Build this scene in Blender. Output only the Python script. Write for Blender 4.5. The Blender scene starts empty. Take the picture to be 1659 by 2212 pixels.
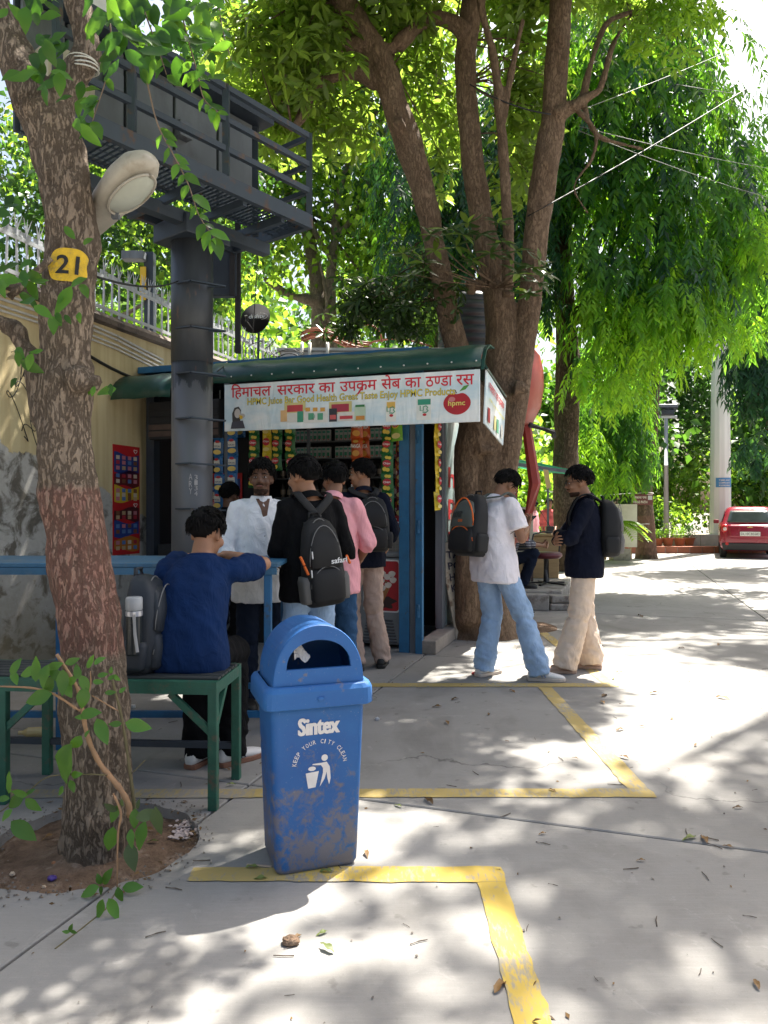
import bpy, bmesh, math, random
import numpy as np
from mathutils import Vector as V, Matrix, Euler, Quaternion, noise as mnoise
R = math.radians
random.seed(7); rng = np.random.default_rng(11)
SC = bpy.context.scene
COL = SC.collection
# ------------------------------------------------------------------ camera, sky, sun, exposure
CAMH = 1.35; FPX = 1560.0; PW, PH = 1659.0, 2212.0
cam_data = bpy.data.cameras.new('camera'); cam = bpy.data.objects.new('camera', cam_data); COL.objects.link(cam)
cam.location = (0, 0, CAMH); cam.rotation_euler = (R(90), 0, 0)
cam_data.sensor_fit = 'VERTICAL'; cam_data.sensor_height = 36.0; cam_data.lens = 36.0*FPX/PH
cam_data.clip_start = 0.05; cam_data.clip_end = 2000
SC.camera = cam
SUN_EL = R(62); SUN_AZ = R(40)        # azimuth measured from +Y towards +X
world = bpy.data.worlds.new('World'); SC.world = world; world.use_nodes = True
wn = world.node_tree
bg = wn.nodes['Background']
sky = wn.nodes.new('ShaderNodeTexSky'); sky.sky_type = 'NISHITA'; sky.sun_disc = False
sky.sun_elevation = SUN_EL; sky.sun_rotation = SUN_AZ; sky.air_density = 1.3; sky.dust_density = 6.0; sky.ozone_density = 0.7
wn.links.new(sky.outputs[0], bg.inputs[0]); bg.inputs[1].default_value = 0.067
sun_d = bpy.data.lights.new('sun', 'SUN'); sun_d.energy = 5.0; sun_d.angle = R(0.53); sun_d.color = (1.0, 0.95, 0.86)
sun = bpy.data.objects.new('sun', sun_d); COL.objects.link(sun)
SDIR = V((math.sin(SUN_AZ)*math.cos(SUN_EL), math.cos(SUN_AZ)*math.cos(SUN_EL), math.sin(SUN_EL)))
sun.rotation_euler = SDIR.to_track_quat('Z', 'Y').to_euler(); sun.location = (10, 12, 30)
vs = SC.view_settings; vs.view_transform = 'Standard'; vs.look = 'None'; vs.exposure = 1.98; vs.gamma = 1.0; vs.use_curve_mapping = False
try:
    SC.cycles.max_bounces = 8; SC.cycles.diffuse_bounces = 4; SC.cycles.transmission_bounces = 6; SC.cycles.transparent_max_bounces = 8
    SC.cycles.use_denoising = True
except Exception: pass

# ------------------------------------------------------------------ photo pixel -> place
def G(px, py, z=0.0):
    Y = (CAMH - z)*FPX/(py - 1104.0); return V(((px-829.5)/FPX*Y, Y, z))
def P(px, py, Y):
    return V(((px-829.5)/FPX*Y, Y, CAMH + (1104.0-py)/FPX*Y))
TH = R(18)
UX = V((math.cos(TH), -math.sin(TH), 0)); VX = V((math.sin(TH), math.cos(TH), 0)); KO = V((0.333, 6.88, 0))
KM = Matrix(((UX.x, VX.x, 0, KO.x), (UX.y, VX.y, 0, KO.y), (0, 0, 1, 0), (0, 0, 0, 1)))
def K(a, b, c=0.0): return KO + UX*a + VX*b + V((0, 0, c))

# ------------------------------------------------------------------ mesh building
def frame(d, up=V((0, 0, 1))):
    d = V(d).normalized()
    if abs(d.dot(up)) > 0.98: up = V((0, 1, 0)) if abs(d.y) < 0.9 else V((1, 0, 0))
    x = d.cross(up).normalized(); y = x.cross(d).normalized()
    return x, y, d
class MB:
    def __init__(s): s.v = []; s.f = []; s.m = []; s.cur = 0; s.M = None
    def add(s, vs_, fs):
        o = len(s.v)
        if s.M is not None: vs_ = [s.M @ V(p) for p in vs_]
        s.v.extend([tuple(p) for p in vs_]); s.f.extend([tuple(i+o for i in f) for f in fs]); s.m.extend([s.cur]*len(fs)); return s
    def quad(s, a, b, c, d): return s.add([a, b, c, d], [(0, 1, 2, 3)])
    def box(s, c, size, rot=None):
        hx, hy, hz = size[0]/2, size[1]/2, size[2]/2; c = V(c)
        p = [V((x*hx, y*hy, z*hz)) for z in (-1, 1) for y in (-1, 1) for x in (-1, 1)]
        if rot is not None:
            m = rot if isinstance(rot, Matrix) else Euler(rot).to_matrix()
            p = [m @ q for q in p]
        p = [c+q for q in p]
        return s.add(p, [(0, 2, 3, 1), (4, 5, 7, 6), (0, 1, 5, 4), (2, 6, 7, 3), (0, 4, 6, 2), (1, 3, 7, 5)])
    def box2(s, a, b):
        return s.box([(a[i]+b[i])/2 for i in range(3)], [abs(b[i]-a[i]) for i in range(3)])
    def rbox(s, c, size, r=0.01, rot=None, seg=2):
        bm = bmesh.new(); bmesh.ops.create_cube(bm, size=1.0)
        for v in bm.verts: v.co = V((v.co.x*size[0], v.co.y*size[1], v.co.z*size[2]))
        bmesh.ops.bevel(bm, geom=list(bm.edges), offset=min(r, min(size)*0.45), segments=seg, affect='EDGES', profile=0.5)
        m = Matrix.Identity(3) if rot is None else (rot if isinstance(rot, Matrix) else Euler(rot).to_matrix())
        bm.verts.index_update()
        s.add([m @ v.co + V(c) for v in bm.verts], [[v.index for v in f.verts] for f in bm.faces]); bm.free(); return s
    def bar(s, p0, p1, w, h, up=V((0, 0, 1))):
        p0, p1 = V(p0), V(p1); x, y, d = frame(p1-p0, up)
        c = [(-1, -1), (1, -1), (1, 1), (-1, 1)]
        pts = [p0+x*(a*w/2)+y*(b*h/2) for a, b in c]+[p1+x*(a*w/2)+y*(b*h/2) for a, b in c]
        return s.add(pts, [(3, 2, 1, 0), (4, 5, 6, 7), (0, 1, 5, 4), (1, 2, 6, 5), (2, 3, 7, 6), (3, 0, 4, 7)])
    def tube(s, path, radii, n=8, cap=True, wob=0.0, flat=None, phase=0.0, up=V((0, 0, 1))):
        path = [V(p) for p in path]
        if not hasattr(radii, '__len__'): radii = [radii]*len(path)
        rings = []; prevx = None
        for i, p in enumerate(path):
            d = (path[min(i+1, len(path)-1)]-path[max(i-1, 0)])
            if d.length < 1e-9: d = V((0, 0, 1))
            d.normalize()
            if prevx is None: x, y, _ = frame(d, up)
            else:
                x = prevx-d*prevx.dot(d)
                if x.length < 1e-6: x, y, _ = frame(d, up)
                x.normalize(); y = d.cross(x).normalized()
            prevx = x; ring = []
            for k in range(n):
                a = 2*math.pi*k/n+phase; r = radii[i]
                if wob: r *= 1+wob*mnoise.noise(p*3.0+V((math.cos(a)*1.3, math.sin(a)*1.3, 0)))
                cx, cy = math.cos(a)*r, math.sin(a)*r
                if flat: cx *= flat[0]; cy *= flat[1]
                ring.append(p+x*cx+y*cy)
            rings.append(ring)
        return s.loft(rings, cap)
    def loft(s, rings, cap=True, close=True):
        n = len(rings[0]); pts = [p for r_ in rings for p in r_]; fs = []
        for i in range(len(rings)-1):
            for k in range(n if close else n-1):
                k2 = (k+1) % n; fs.append((i*n+k, i*n+k2, (i+1)*n+k2, (i+1)*n+k))
        if cap and close:
            fs.append(tuple(range(n-1, -1, -1))); b = (len(rings)-1)*n; fs.append(tuple(b+k for k in range(n)))
        return s.add(pts, fs)
    def cyl(s, p0, p1, r0, r1=None, n=12): return s.tube([p0, p1], [r0, r0 if r1 is None else r1], n)
    def cone(s, p0, p1, r0, r1, n=12):   # round cone (closed, rounded ends)
        p0, p1 = V(p0), V(p1); d = (p1-p0)
        L = d.length
        if L < 1e-6: d = V((0, 0, 1))
        d.normalize(); path = []; rad = []
        for a in (-80, -55, -28, 0):
            path.append(p0+d*(r0*math.sin(R(a)))); rad.append(r0*math.cos(R(a)))
        for a in (0, 28, 55, 80):
            path.append(p1+d*(r1*math.sin(R(a)))); rad.append(r1*math.cos(R(a)))
        x, y, _ = frame(d); rings = [[p+x*(math.cos(2*math.pi*k/n)*r)+y*(math.sin(2*math.pi*k/n)*r) for k in range(n)] for p, r in zip(path, rad)]
        return s.loft(rings)
    def ell(s, c, rad, rot=None, nu=14, nv=9):
        c = V(c); rings = []
        m = Matrix.Identity(3) if rot is None else rot
        for j in range(1, nv):
            t = math.pi*j/nv-math.pi/2; ring = []
            for k in range(nu):
                a = 2*math.pi*k/nu
                ring.append(c+m @ V((math.cos(t)*math.cos(a)*rad[0], math.cos(t)*math.sin(a)*rad[1], math.sin(t)*rad[2])))
            rings.append(ring)
        return s.loft(rings)
    def prism(s, poly, thick, O=V((0, 0, 0)), X=V((1, 0, 0)), Yv=V((0, 0, 1))):
        """flat outline (2D points) in plane O,X,Yv extruded along X x Yv by thick"""
        N = X.cross(Yv).normalized(); n = len(poly)
        a = [O+X*p[0]+Yv*p[1] for p in poly]; b = [p+N*thick for p in a]
        fs = [tuple(range(n-1, -1, -1)), tuple(range(n, 2*n))]+[(k, (k+1) % n, n+(k+1) % n, n+k) for k in range(n)]
        return s.add(a+b, fs)
    def lathe(s, prof, c=(0, 0, 0), n=20, axis=None, cap=True):
        c = V(c); x, y, d = frame(axis) if axis is not None else (V((1, 0, 0)), V((0, 1, 0)), V((0, 0, 1)))
        return s.loft([[c+x*(r*math.cos(2*math.pi*k/n))+y*(r*math.sin(2*math.pi*k/n))+d*z for k in range(n)] for r, z in prof], cap)
    def grid(s, fn, nu, nv):
        pts = [fn(i/(nu), j/(nv)) for j in range(nv+1) for i in range(nu+1)]
        w = nu+1; fs = [(j*w+i, j*w+i+1, (j+1)*w+i+1, (j+1)*w+i) for j in range(nv) for i in range(nu)]
        return s.add(pts, fs)
    def mesh(s, name, mats, smooth=False, inv=None):
        me = bpy.data.meshes.new(name)
        vv = s.v if inv is None else [tuple(inv @ V(p)) for p in s.v]
        me.from_pydata(vv, [], s.f)
        for m in (mats if isinstance(mats, (list, tuple)) else [mats]): me.materials.append(m)
        if any(s.m): me.polygons.foreach_set('material_index', s.m)
        if smooth: me.polygons.foreach_set('use_smooth', [True]*len(me.polygons))
        me.update(); return me
    def build(s, name, mats, parent=None, smooth=False, world=False, bevel=0.0, solid=0.0, subsurf=0, autosmooth=False):
        inv = None
        if world and parent is not None: inv = rootM(parent).inverted()
        me = s.mesh(name, mats, smooth, inv); return link(name, me, parent, bevel, solid, subsurf, autosmooth)
def rootM(o):
    m = o.matrix_basis.copy(); p = o.parent
    while p is not None: m = p.matrix_basis @ m; p = p.parent
    return m
def link(name, me, parent=None, bevel=0.0, solid=0.0, subsurf=0, autosmooth=False):
    o = bpy.data.objects.new(name, me); COL.objects.link(o)
    if parent is not None: o.parent = parent
    if solid:
        md = o.modifiers.new('solid', 'SOLIDIFY'); md.thickness = solid; md.offset = 0
    if bevel:
        md = o.modifiers.new('bevel', 'BEVEL'); md.width = bevel; md.segments = 2; md.limit_method = 'ANGLE'; md.angle_limit = R(40)
    if subsurf:
        md = o.modifiers.new('subd', 'SUBSURF'); md.levels = subsurf; md.render_levels = subsurf
    return o
def tag(o, label=None, cat=None, group=None, kind=None):
    if label: o['label'] = label
    if cat: o['category'] = cat
    if group: o['group'] = group
    if kind: o['kind'] = kind
    return o
def thing(name, label, cat, loc=(0, 0, 0), rz=0.0, group=None):
    o = bpy.data.objects.new(name, None); COL.objects.link(o); o.empty_display_size = 0.1
    o.location = loc; o.rotation_euler = (0, 0, rz); return tag(o, label, cat, group)
def copy_tree(o, parent=None):
    c = o.copy(); COL.objects.link(c); c.parent = parent
    for ch in [k for k in KIDS(o)]: copy_tree(ch, c)
    return c
def KIDS(o): return [x for x in o.children]

# ------------------------------------------------------------------ materials
MATS = {}
def ramp2(nt, fac, lo, hi):
    m = nt.nodes.new('ShaderNodeMapRange'); m.inputs[1].default_value = lo; m.inputs[2].default_value = hi; m.clamp = True
    nt.links.new(fac, m.inputs[0]); return m.outputs[0]
def noise_n(nt, vec, scale, detail=3.0, rough=0.55, dist=0.0):
    n = nt.nodes.new('ShaderNodeTexNoise'); n.inputs['Scale'].default_value = scale; n.inputs['Detail'].default_value = detail
    n.inputs['Roughness'].default_value = rough; n.inputs['Distortion'].default_value = dist
    if vec is not None: nt.links.new(vec, n.inputs['Vector'])
    return n.outputs[0]
def mixc(nt, fac, a, b, mode='MIX'):
    m = nt.nodes.new('ShaderNodeMix'); m.data_type = 'RGBA'; m.blend_type = mode
    for sock, val in ((m.inputs[0], fac), (m.inputs[6], a), (m.inputs[7], b)):
        if isinstance(val, (int, float)): sock.default_value = val
        elif isinstance(val, (tuple, list)): sock.default_value = (*val[:3], 1.0)
        else: nt.links.new(val, sock)
    return m.outputs[2]
def mathn(nt, op, a, b=0.0):
    m = nt.nodes.new('ShaderNodeMath'); m.operation = op
    for sock, val in ((m.inputs[0], a), (m.inputs[1], b)):
        if isinstance(val, (int, float)): sock.default_value = val
        else: nt.links.new(val, sock)
    return m.outputs[0]
def newmat(name):
    m = bpy.data.materials.new(name); m.use_nodes = True; nt = m.node_tree
    b = nt.nodes['Principled BSDF']; tc = nt.nodes.new('ShaderNodeTexCoord'); return m, nt, b, tc
def mapping(nt, vec, scale=(1, 1, 1), rot=(0, 0, 0)):
    mp = nt.nodes.new('ShaderNodeMapping'); mp.inputs['Scale'].default_value = scale; mp.inputs['Rotation'].default_value = rot
    nt.links.new(vec, mp.inputs['Vector']); return mp.outputs[0]
def bumpn(nt, b, h, strength, dist=0.01):
    bp = nt.nodes.new('ShaderNodeBump'); bp.inputs['Strength'].default_value = strength; bp.inputs['Distance'].default_value = dist
    nt.links.new(h, bp.inputs['Height']); nt.links.new(bp.outputs[0], b.inputs['Normal'])
def mat(name, col, rough=0.6, metal=0.0, var=0.14, vscale=5.0, bump=0.0, bscale=60.0, bdist=0.01, col2=None, c2scale=4.0, c2lo=0.55, c2hi=0.65, c2amt=1.0, spec=0.5, stretch=(1, 1, 1), sheen=0.0):
    if name in MATS: return MATS[name]
    m, nt, b, tc = newmat(name); vec = tc.outputs['Object']
    if stretch != (1, 1, 1): vec = mapping(nt, vec, stretch)
    n1 = noise_n(nt, vec, vscale, 5.0, 0.6); f = ramp2(nt, n1, 0.3, 0.7)
    c = mixc(nt, f, tuple(max(0, x*(1-var)) for x in col), tuple(min(1, x*(1+var)) for x in col))
    if col2:
        n2 = noise_n(nt, vec, c2scale, 6.0, 0.65); f2 = ramp2(nt, n2, c2lo, c2hi)
        if c2amt < 1: f2 = mathn(nt, 'MULTIPLY', f2, c2amt)
        c = mixc(nt, f2, c, col2)
    nt.links.new(c, b.inputs['Base Color']); b.inputs['Metallic'].default_value = metal; b.inputs['Specular IOR Level'].default_value = spec
    rr = nt.nodes.new('ShaderNodeMapRange'); nt.links.new(n1, rr.inputs[0]); rr.inputs[1].default_value = 0.25; rr.inputs[2].default_value = 0.75
    rr.inputs[3].default_value = max(0.03, rough-0.08); rr.inputs[4].default_value = min(1, rough+0.1); nt.links.new(rr.outputs[0], b.inputs['Roughness'])
    if sheen: b.inputs['Sheen Weight'].default_value = sheen
    if bump:
        bumpn(nt, b, noise_n(nt, vec, bscale, 4.0, 0.6), bump, bdist)
    MATS[name] = m; return m
def leafmat(name, col, tcol, mixf=0.45, rough=0.42, var=0.5):
    if name in MATS: return MATS[name]
    m, nt, b, tc = newmat(name)
    g = nt.nodes.new('ShaderNodeNewGeometry'); rnd = g.outputs['Random Per Island']
    oi = nt.nodes.new('ShaderNodeObjectInfo')
    rnd = mathn(nt, 'FRACT', mathn(nt, 'ADD', rnd, oi.outputs['Random']))
    lo = tuple(x*(1-var) for x in col); hi = tuple(min(1, x*(1+var)) for x in col)
    c = mixc(nt, rnd, lo, hi); nt.links.new(c, b.inputs['Base Color']); b.inputs['Roughness'].default_value = rough
    b.inputs['Specular IOR Level'].default_value = 0.4
    t = nt.nodes.new('ShaderNodeBsdfTranslucent'); c2 = mixc(nt, rnd, tuple(x*0.7 for x in tcol), tuple(min(1, x*1.25) for x in tcol)); nt.links.new(c2, t.inputs[0])
    mx = nt.nodes.new('ShaderNodeMixShader'); mx.inputs[0].default_value = mixf
    nt.links.new(b.outputs[0], mx.inputs[1]); nt.links.new(t.outputs[0], mx.inputs[2])
    nt.links.new(mx.outputs[0], nt.nodes['Material Output'].inputs[0]); MATS[name] = m; return m

# ------------------------------------------------------------------ text as flat print
def text_polys(s, bold=0.0, shear=0.0, space=1.0):
    cu = bpy.data.curves.new('lettering', 'FONT'); cu.body = s; cu.offset = bold; cu.shear = shear; cu.space_character = space; cu.resolution_u = 3
    o = bpy.data.objects.new('lettering', cu); COL.objects.link(o)
    dg = bpy.context.evaluated_depsgraph_get(); me = bpy.data.meshes.new_from_object(o.evaluated_get(dg))
    vs_ = [(v.co.x, v.co.y) for v in me.vertices]; fs = [tuple(p.vertices) for p in me.polygons]
    bpy.data.objects.remove(o); bpy.data.curves.remove(cu); bpy.data.meshes.remove(me); return vs_, fs
def fit(vs_, w, h, keep=False):
    xs = [p[0] for p in vs_]; ys = [p[1] for p in vs_]; x0, x1, y0, y1 = min(xs), max(xs), min(ys), max(ys)
    sx = w/max(1e-6, x1-x0); sy = h/max(1e-6, y1-y0)
    if keep: sx = sy = min(sx, sy)
    return [((x-x0)*sx, (y-y0)*sy) for x, y in vs_]
def text_mb(mb, s, O, X, Yv, w, h, bold=0.0, shear=0.0, keep=False, space=1.0):
    vs_, fs = text_polys(s, bold, shear, space); vs_ = fit(vs_, w, h, keep)
    mb.add([O+X*p[0]+Yv*p[1] for p in vs_], fs); return mb
# voxel remesh of a builder -> continuous surface
def remesh(mb, voxel, smooth=3, name='body'):
    me = mb.mesh(name, []); o = bpy.data.objects.new(name, me); COL.objects.link(o)
    md = o.modifiers.new('r', 'REMESH'); md.mode = 'VOXEL'; md.voxel_size = voxel; md.use_smooth_shade = True
    if smooth:
        md = o.modifiers.new('s', 'SMOOTH'); md.factor = 0.5; md.iterations = smooth
    dg = bpy.context.evaluated_depsgraph_get(); out = bpy.data.meshes.new_from_object(o.evaluated_get(dg))
    bpy.data.objects.remove(o); bpy.data.meshes.remove(me)
    out.polygons.foreach_set('use_smooth', [True]*len(out.polygons)); return out
# ================================================================== SETTING
def ka(px, b):
    """kiosk coordinate a of the point on the line b=const seen at photo column px"""
    t = (px-829.5)/FPX; o = KO+VX*b
    return (t*o.y-o.x)/(UX.x-t*UX.y)
def kz(py, a, b): return CAMH+(1104.0-py)/FPX*K(a, b).y
def pos_vec(nt):
    g = nt.nodes.new('ShaderNodeNewGeometry'); return g.outputs['Position']
def concrete_mat(name, col, dirt, joint=False):
    m, nt, b, tc = newmat(name); p = pos_vec(nt)
    big = noise_n(nt, p, 0.55, 6, 0.6, 0.4); mid = noise_n(nt, p, 3.2, 6, 0.65); fine = noise_n(nt, p, 70, 5, 0.75)
    c = mixc(nt, ramp2(nt, big, 0.34, 0.68), tuple(x*0.84 for x in col), tuple(x*1.1 for x in col))
    c = mixc(nt, mathn(nt, 'MULTIPLY', ramp2(nt, mid, 0.5, 0.78), 0.45), c, dirt)
    c = mixc(nt, mathn(nt, 'MULTIPLY', ramp2(nt, fine, 0.56, 0.74), 0.40), c, tuple(x*0.55 for x in col))
    sp = noise_n(nt, p, 9.0, 3, 0.5); c = mixc(nt, mathn(nt, 'MULTIPLY', ramp2(nt, sp, 0.66, 0.70), 0.35), c, tuple(x*0.55 for x in dirt))
    rp = noise_n(nt, p, 260, 2, 0.6); c = mixc(nt, mathn(nt, 'MULTIPLY', ramp2(nt, rp, 0.60, 0.72), 0.35), c, tuple(min(1, x*1.5) for x in col))
    br = noise_n(nt, mapping(nt, p, (6, 90, 6), (0, 0, R(-32))), 1.0, 4, 0.6)
    c = mixc(nt, mathn(nt, 'MULTIPLY', ramp2(nt, br, 0.5, 0.75), 0.22), c, tuple(min(1, x*1.35) for x in col))
    vo = nt.nodes.new('ShaderNodeTexVoronoi'); vo.feature = 'DISTANCE_TO_EDGE'; vo.inputs['Scale'].default_value = 0.42
    dn = nt.nodes.new('ShaderNodeTexNoise'); dn.inputs['Scale'].default_value = 1.6; dn.inputs['Detail'].default_value = 5
    nt.links.new(p, dn.inputs['Vector']); av = nt.nodes.new('ShaderNodeVectorMath'); av.operation = 'MULTIPLY_ADD'
    nt.links.new(dn.outputs[1], av.inputs[0]); av.inputs[1].default_value = (0.9, 0.9, 0.9); nt.links.new(p, av.inputs[2]); nt.links.new(av.outputs[0], vo.inputs['Vector'])
    ck = ramp2(nt, vo.outputs[0], 0.0035, 0.0005); gate = ramp2(nt, noise_n(nt, p, 0.35, 2), 0.5, 0.56)
    c = mixc(nt, mathn(nt, 'MULTIPLY', mathn(nt, 'MULTIPLY', ck, gate), 0.75), c, tuple(x*0.3 for x in col))
    oi = nt.nodes.new('ShaderNodeObjectInfo'); c = mixc(nt, mathn(nt, 'MULTIPLY', oi.outputs['Random'], 0.16), c, tuple(x*0.35 for x in col))
    wet = noise_n(nt, mapping(nt, p, (1.0, 0.55, 1), (0, 0, R(20))), 1.3, 5, 0.55, 1.5); c = mixc(nt, mathn(nt, 'MULTIPLY', ramp2(nt, wet, 0.54, 0.66), 0.28), c, tuple(x*0.7 for x in dirt))
    pa = noise_n(nt, p, 5.5, 7, 0.75, 0.8); c = mixc(nt, mathn(nt, 'MULTIPLY', ramp2(nt, pa, 0.60, 0.64), 0.22), c, tuple(min(1, x*1.45) for x in col))
    nt.links.new(c, b.inputs['Base Color']); b.inputs['Roughness'].default_value = 0.86; b.inputs['Specular IOR Level'].default_value = 0.25
    h = mathn(nt, 'ADD', mathn(nt, 'MULTIPLY', fine, 0.7), mathn(nt, 'MULTIPLY', br, 0.5)); bumpn(nt, b, h, 0.35, 0.004)
    MATS[name] = m; return m
CONC = (0.285, 0.275, 0.26)
m_conc = concrete_mat('paving_concrete', CONC, (0.16, 0.148, 0.132))
m_soil = mat('soil', (0.17, 0.115, 0.08), 0.95, var=0.35, vscale=14, bump=0.9, bscale=55, bdist=0.02, col2=(0.27, 0.2, 0.15), c2scale=9, spec=0.1)
m_ground = mat('ground_dirt', (0.22, 0.2, 0.17), 0.95, var=0.2, vscale=2, bump=0.5, bscale=30, spec=0.1)

# --- ground: one sheet to the horizon, paving slabs above it
gb = MB(); gb.grid(lambda s, t: V((-400+s*800, -60+t*900, -0.07)), 8, 8)
tag(gb.build('ground', m_ground), kind='structure')
pave = MB(); pave.box2((-0.4, -9, -0.068), (0.4, -8.9, -0.064)); pav = pave.build('pavement', m_conc); tag(pav, kind='structure')
pav.matrix_basis = KM
SA, SB = 3.5, 3.4; gap = 0.007
def slab_mb(a0, b0, a1, b1):
    s_ = MB(); ch = 0.005; h = 0.066
    def ring(i, z): return [V((a0+i, b0+i, z)), V((a1-i, b0+i, z)), V((a1-i, b1-i, z)), V((a0+i, b1-i, z))]
    s_.loft([ring(0, -h), ring(0, -ch), ring(ch, 0)]); return s_
PITC = V((-1.185, 2.96, 0)); PITR = 0.415
pk = KM.inverted() @ PITC
std = slab_mb(gap, gap, SA-gap, SB-gap).mesh('slab', m_conc)
def cut_pit(o):
    c = MB(); n = 72
    c.loft([[V((pk.x+math.cos(2*math.pi*k/n)*(PITR+0.035*mnoise.fractal(V((math.cos(2*math.pi*k/n)*2.5, math.sin(2*math.pi*k/n)*2.5, 3)), 1.0, 2.0, 3)), pk.y+math.sin(2*math.pi*k/n)*(PITR*0.97+0.035*mnoise.fractal(V((math.cos(2*math.pi*k/n)*2.5, math.sin(2*math.pi*k/n)*2.5, 8)), 1.0, 2.0, 3)), z)) for k in range(n)] for z in (-0.3, 0.3)])
    co = c.build('cutter', m_conc); co.matrix_basis = KM
    md = o.modifiers.new('hole', 'BOOLEAN'); md.operation = 'DIFFERENCE'; md.object = co; md.solver = 'EXACT'
    dg = bpy.context.evaluated_depsgraph_get(); me = bpy.data.meshes.new_from_object(o.evaluated_get(dg))
    o.modifiers.clear(); o.data = me; bpy.data.objects.remove(co)
for i in range(-2, 5):
    for j in range(-2, 9):
        a0, b0 = 0.07+SA*i, -3.45+SB*j
        o = bpy.data.objects.new('slab', std); COL.objects.link(o); o.parent = pav; o.location = (a0, b0, 0)
        if a0-0.6 < pk.x < a0+SA+0.6 and b0-0.6 < pk.y < b0+SB+0.6: cut_pit(o)
# --- tree pit
def soil_h(x, y):
    r = math.hypot(x-PITC.x, y-PITC.y)
    return -0.045+0.075*max(0, 1-r/0.33)**1.3+0.022*mnoise.fractal(V((x*7, y*7, 1)), 1.0, 2.0, 4)
sb = MB(); n = 44
rings = []
for q in range(0, 13):
    rr_ = PITR*1.07*q/12+0.001
    rings.append([V((PITC.x+math.cos(2*math.pi*k/n)*rr_, PITC.y+math.sin(2*math.pi*k/n)*rr_, soil_h(PITC.x+math.cos(2*math.pi*k/n)*rr_, PITC.y+math.sin(2*math.pi*k/n)*rr_))) for k in range(n)])
sb.loft(rings, cap=False); tag(sb.build('soil_patch', m_soil, smooth=True), kind='structure')
# --- yellow paint
def paint_mat(name, wear, fade):
    m, nt, b, tc = newmat(name); p = pos_vec(nt)
    fine = noise_n(nt, mapping(nt, p, (60, 18, 20), (0, 0, R(25))), 1.0, 5, 0.7); big = noise_n(nt, p, 2.6, 4, 0.6)
    y = mixc(nt, ramp2(nt, big, 0.3, 0.7), (0.46, 0.32, 0.055), (0.56, 0.40, 0.07))
    w = mathn(nt, 'ADD', mathn(nt, 'MULTIPLY', fine, 0.55), mathn(nt, 'MULTIPLY', big, 0.45))
    c = mixc(nt, mathn(nt, 'MULTIPLY', ramp2(nt, w, wear, wear+0.08), 0.85), mixc(nt, fade, y, (0.27, 0.25, 0.21)), (0.26, 0.25, 0.23))
    nt.links.new(c, b.inputs['Base Color']); b.inputs['Roughness'].default_value = 0.75; b.inputs['Specular IOR Level'].default_value = 0.3
    bumpn(nt, b, fine, 0.2, 0.003); MATS[name] = m; return m
m_yel = paint_mat('yellow_line_paint', 0.515, 0.10); m_yel2 = paint_mat('yellow_line_paint_worn', 0.50, 0.38); m_yel3 = paint_mat('yellow_line_paint_faded', 0.45, 0.55)
def stripe(name, x0, y0, x1, y1, m, z=0.004):
    s_ = MB(); nx = max(2, int(abs(x1-x0)/0.05)); ny = max(2, int(abs(y1-y0)/0.05)); nx, ny = min(nx, 60), min(ny, 60)
    def fn(s, t):
        x = x0+(x1-x0)*s; y = y0+(y1-y0)*t
        e = 0.009*mnoise.fractal(V((x*14, y*14, 2)), 1.0, 2.0, 3)
        if s in (0, 1) or t in (0, 1): x += e; y += e
        return V((x, y, z))
    s_.grid(fn, nx, ny); return tag(s_.build(name, m), kind='structure')
stripe('yellow_line', -0.33, 2.63, 0.445, 2.742, m_yel)
stripe('yellow_line', -0.72, 2.635, -0.332, 2.735, m_yel2)
stripe('yellow_line', 0.342, 0.6, 0.442, 2.628, m_yel)
stripe('yellow_line', -0.62, 3.41, 1.29, 3.515, m_yel2)
stripe('yellow_line', -2.6, 3.40, -0.622, 3.51, m_yel3)
stripe('yellow_line', 1.185, 3.517, 1.288, 5.55, m_yel2)
stripe('yellow_line', -0.20, 5.565, 1.82, 5.68, m_yel2)
stripe('yellow_line', -2.4, 5.56, -0.202, 5.675, m_yel3)
stripe('yellow_line', 1.72, 5.682, 1.825, 8.1, m_yel2)

# --- boundary wall with coping, conduits and fence
WA = -3.15
m, nt, b, tc = newmat('wall_plaster'); p = pos_vec(nt); sx = nt.nodes.new('ShaderNodeSeparateXYZ'); nt.links.new(p, sx.inputs[0])
big = noise_n(nt, p, 1.4, 6, 0.65); fine = noise_n(nt, p, 24, 5, 0.7)
streak = noise_n(nt, mapping(nt, p, (9, 9, 0.5)), 1.0, 4, 0.6)
yel = mixc(nt, ramp2(nt, streak, 0.42, 0.75), (0.66, 0.55, 0.32), (0.50, 0.38, 0.20))
yel = mixc(nt, mathn(nt, 'MULTIPLY', ramp2(nt, fine, 0.5, 0.8), 0.3), yel, (0.66, 0.56, 0.38))
pe = noise_n(nt, p, 4.2, 7, 0.62, 0.6); grey = mixc(nt, ramp2(nt, pe, 0.50, 0.60), (0.52, 0.50, 0.47), (0.14, 0.125, 0.105))
grey = mixc(nt, mathn(nt, 'MULTIPLY', ramp2(nt, fine, 0.4, 0.7), 0.35), grey, (0.30, 0.27, 0.22))
edge = mathn(nt, 'ADD', sx.outputs[2], mathn(nt, 'MULTIPLY', mathn(nt, 'SUBTRACT', big, 0.5), 1.1))
edge = mathn(nt, 'ADD', edge, mathn(nt, 'MULTIPLY', mathn(nt, 'SUBTRACT', sx.outputs[1], 6.2), 0.32))
low = ramp2(nt, edge, 1.93, 1.90); c = mixc(nt, low, yel, grey)
c = mixc(nt, mathn(nt, 'MULTIPLY', ramp2(nt, edge, 0.9, 0.2), 0.7), c, (0.25, 0.2, 0.12))
nt.links.new(c, b.inputs['Base Color']); b.inputs['Roughness'].default_value = 0.9; b.inputs['Specular IOR Level'].default_value = 0.2
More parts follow.
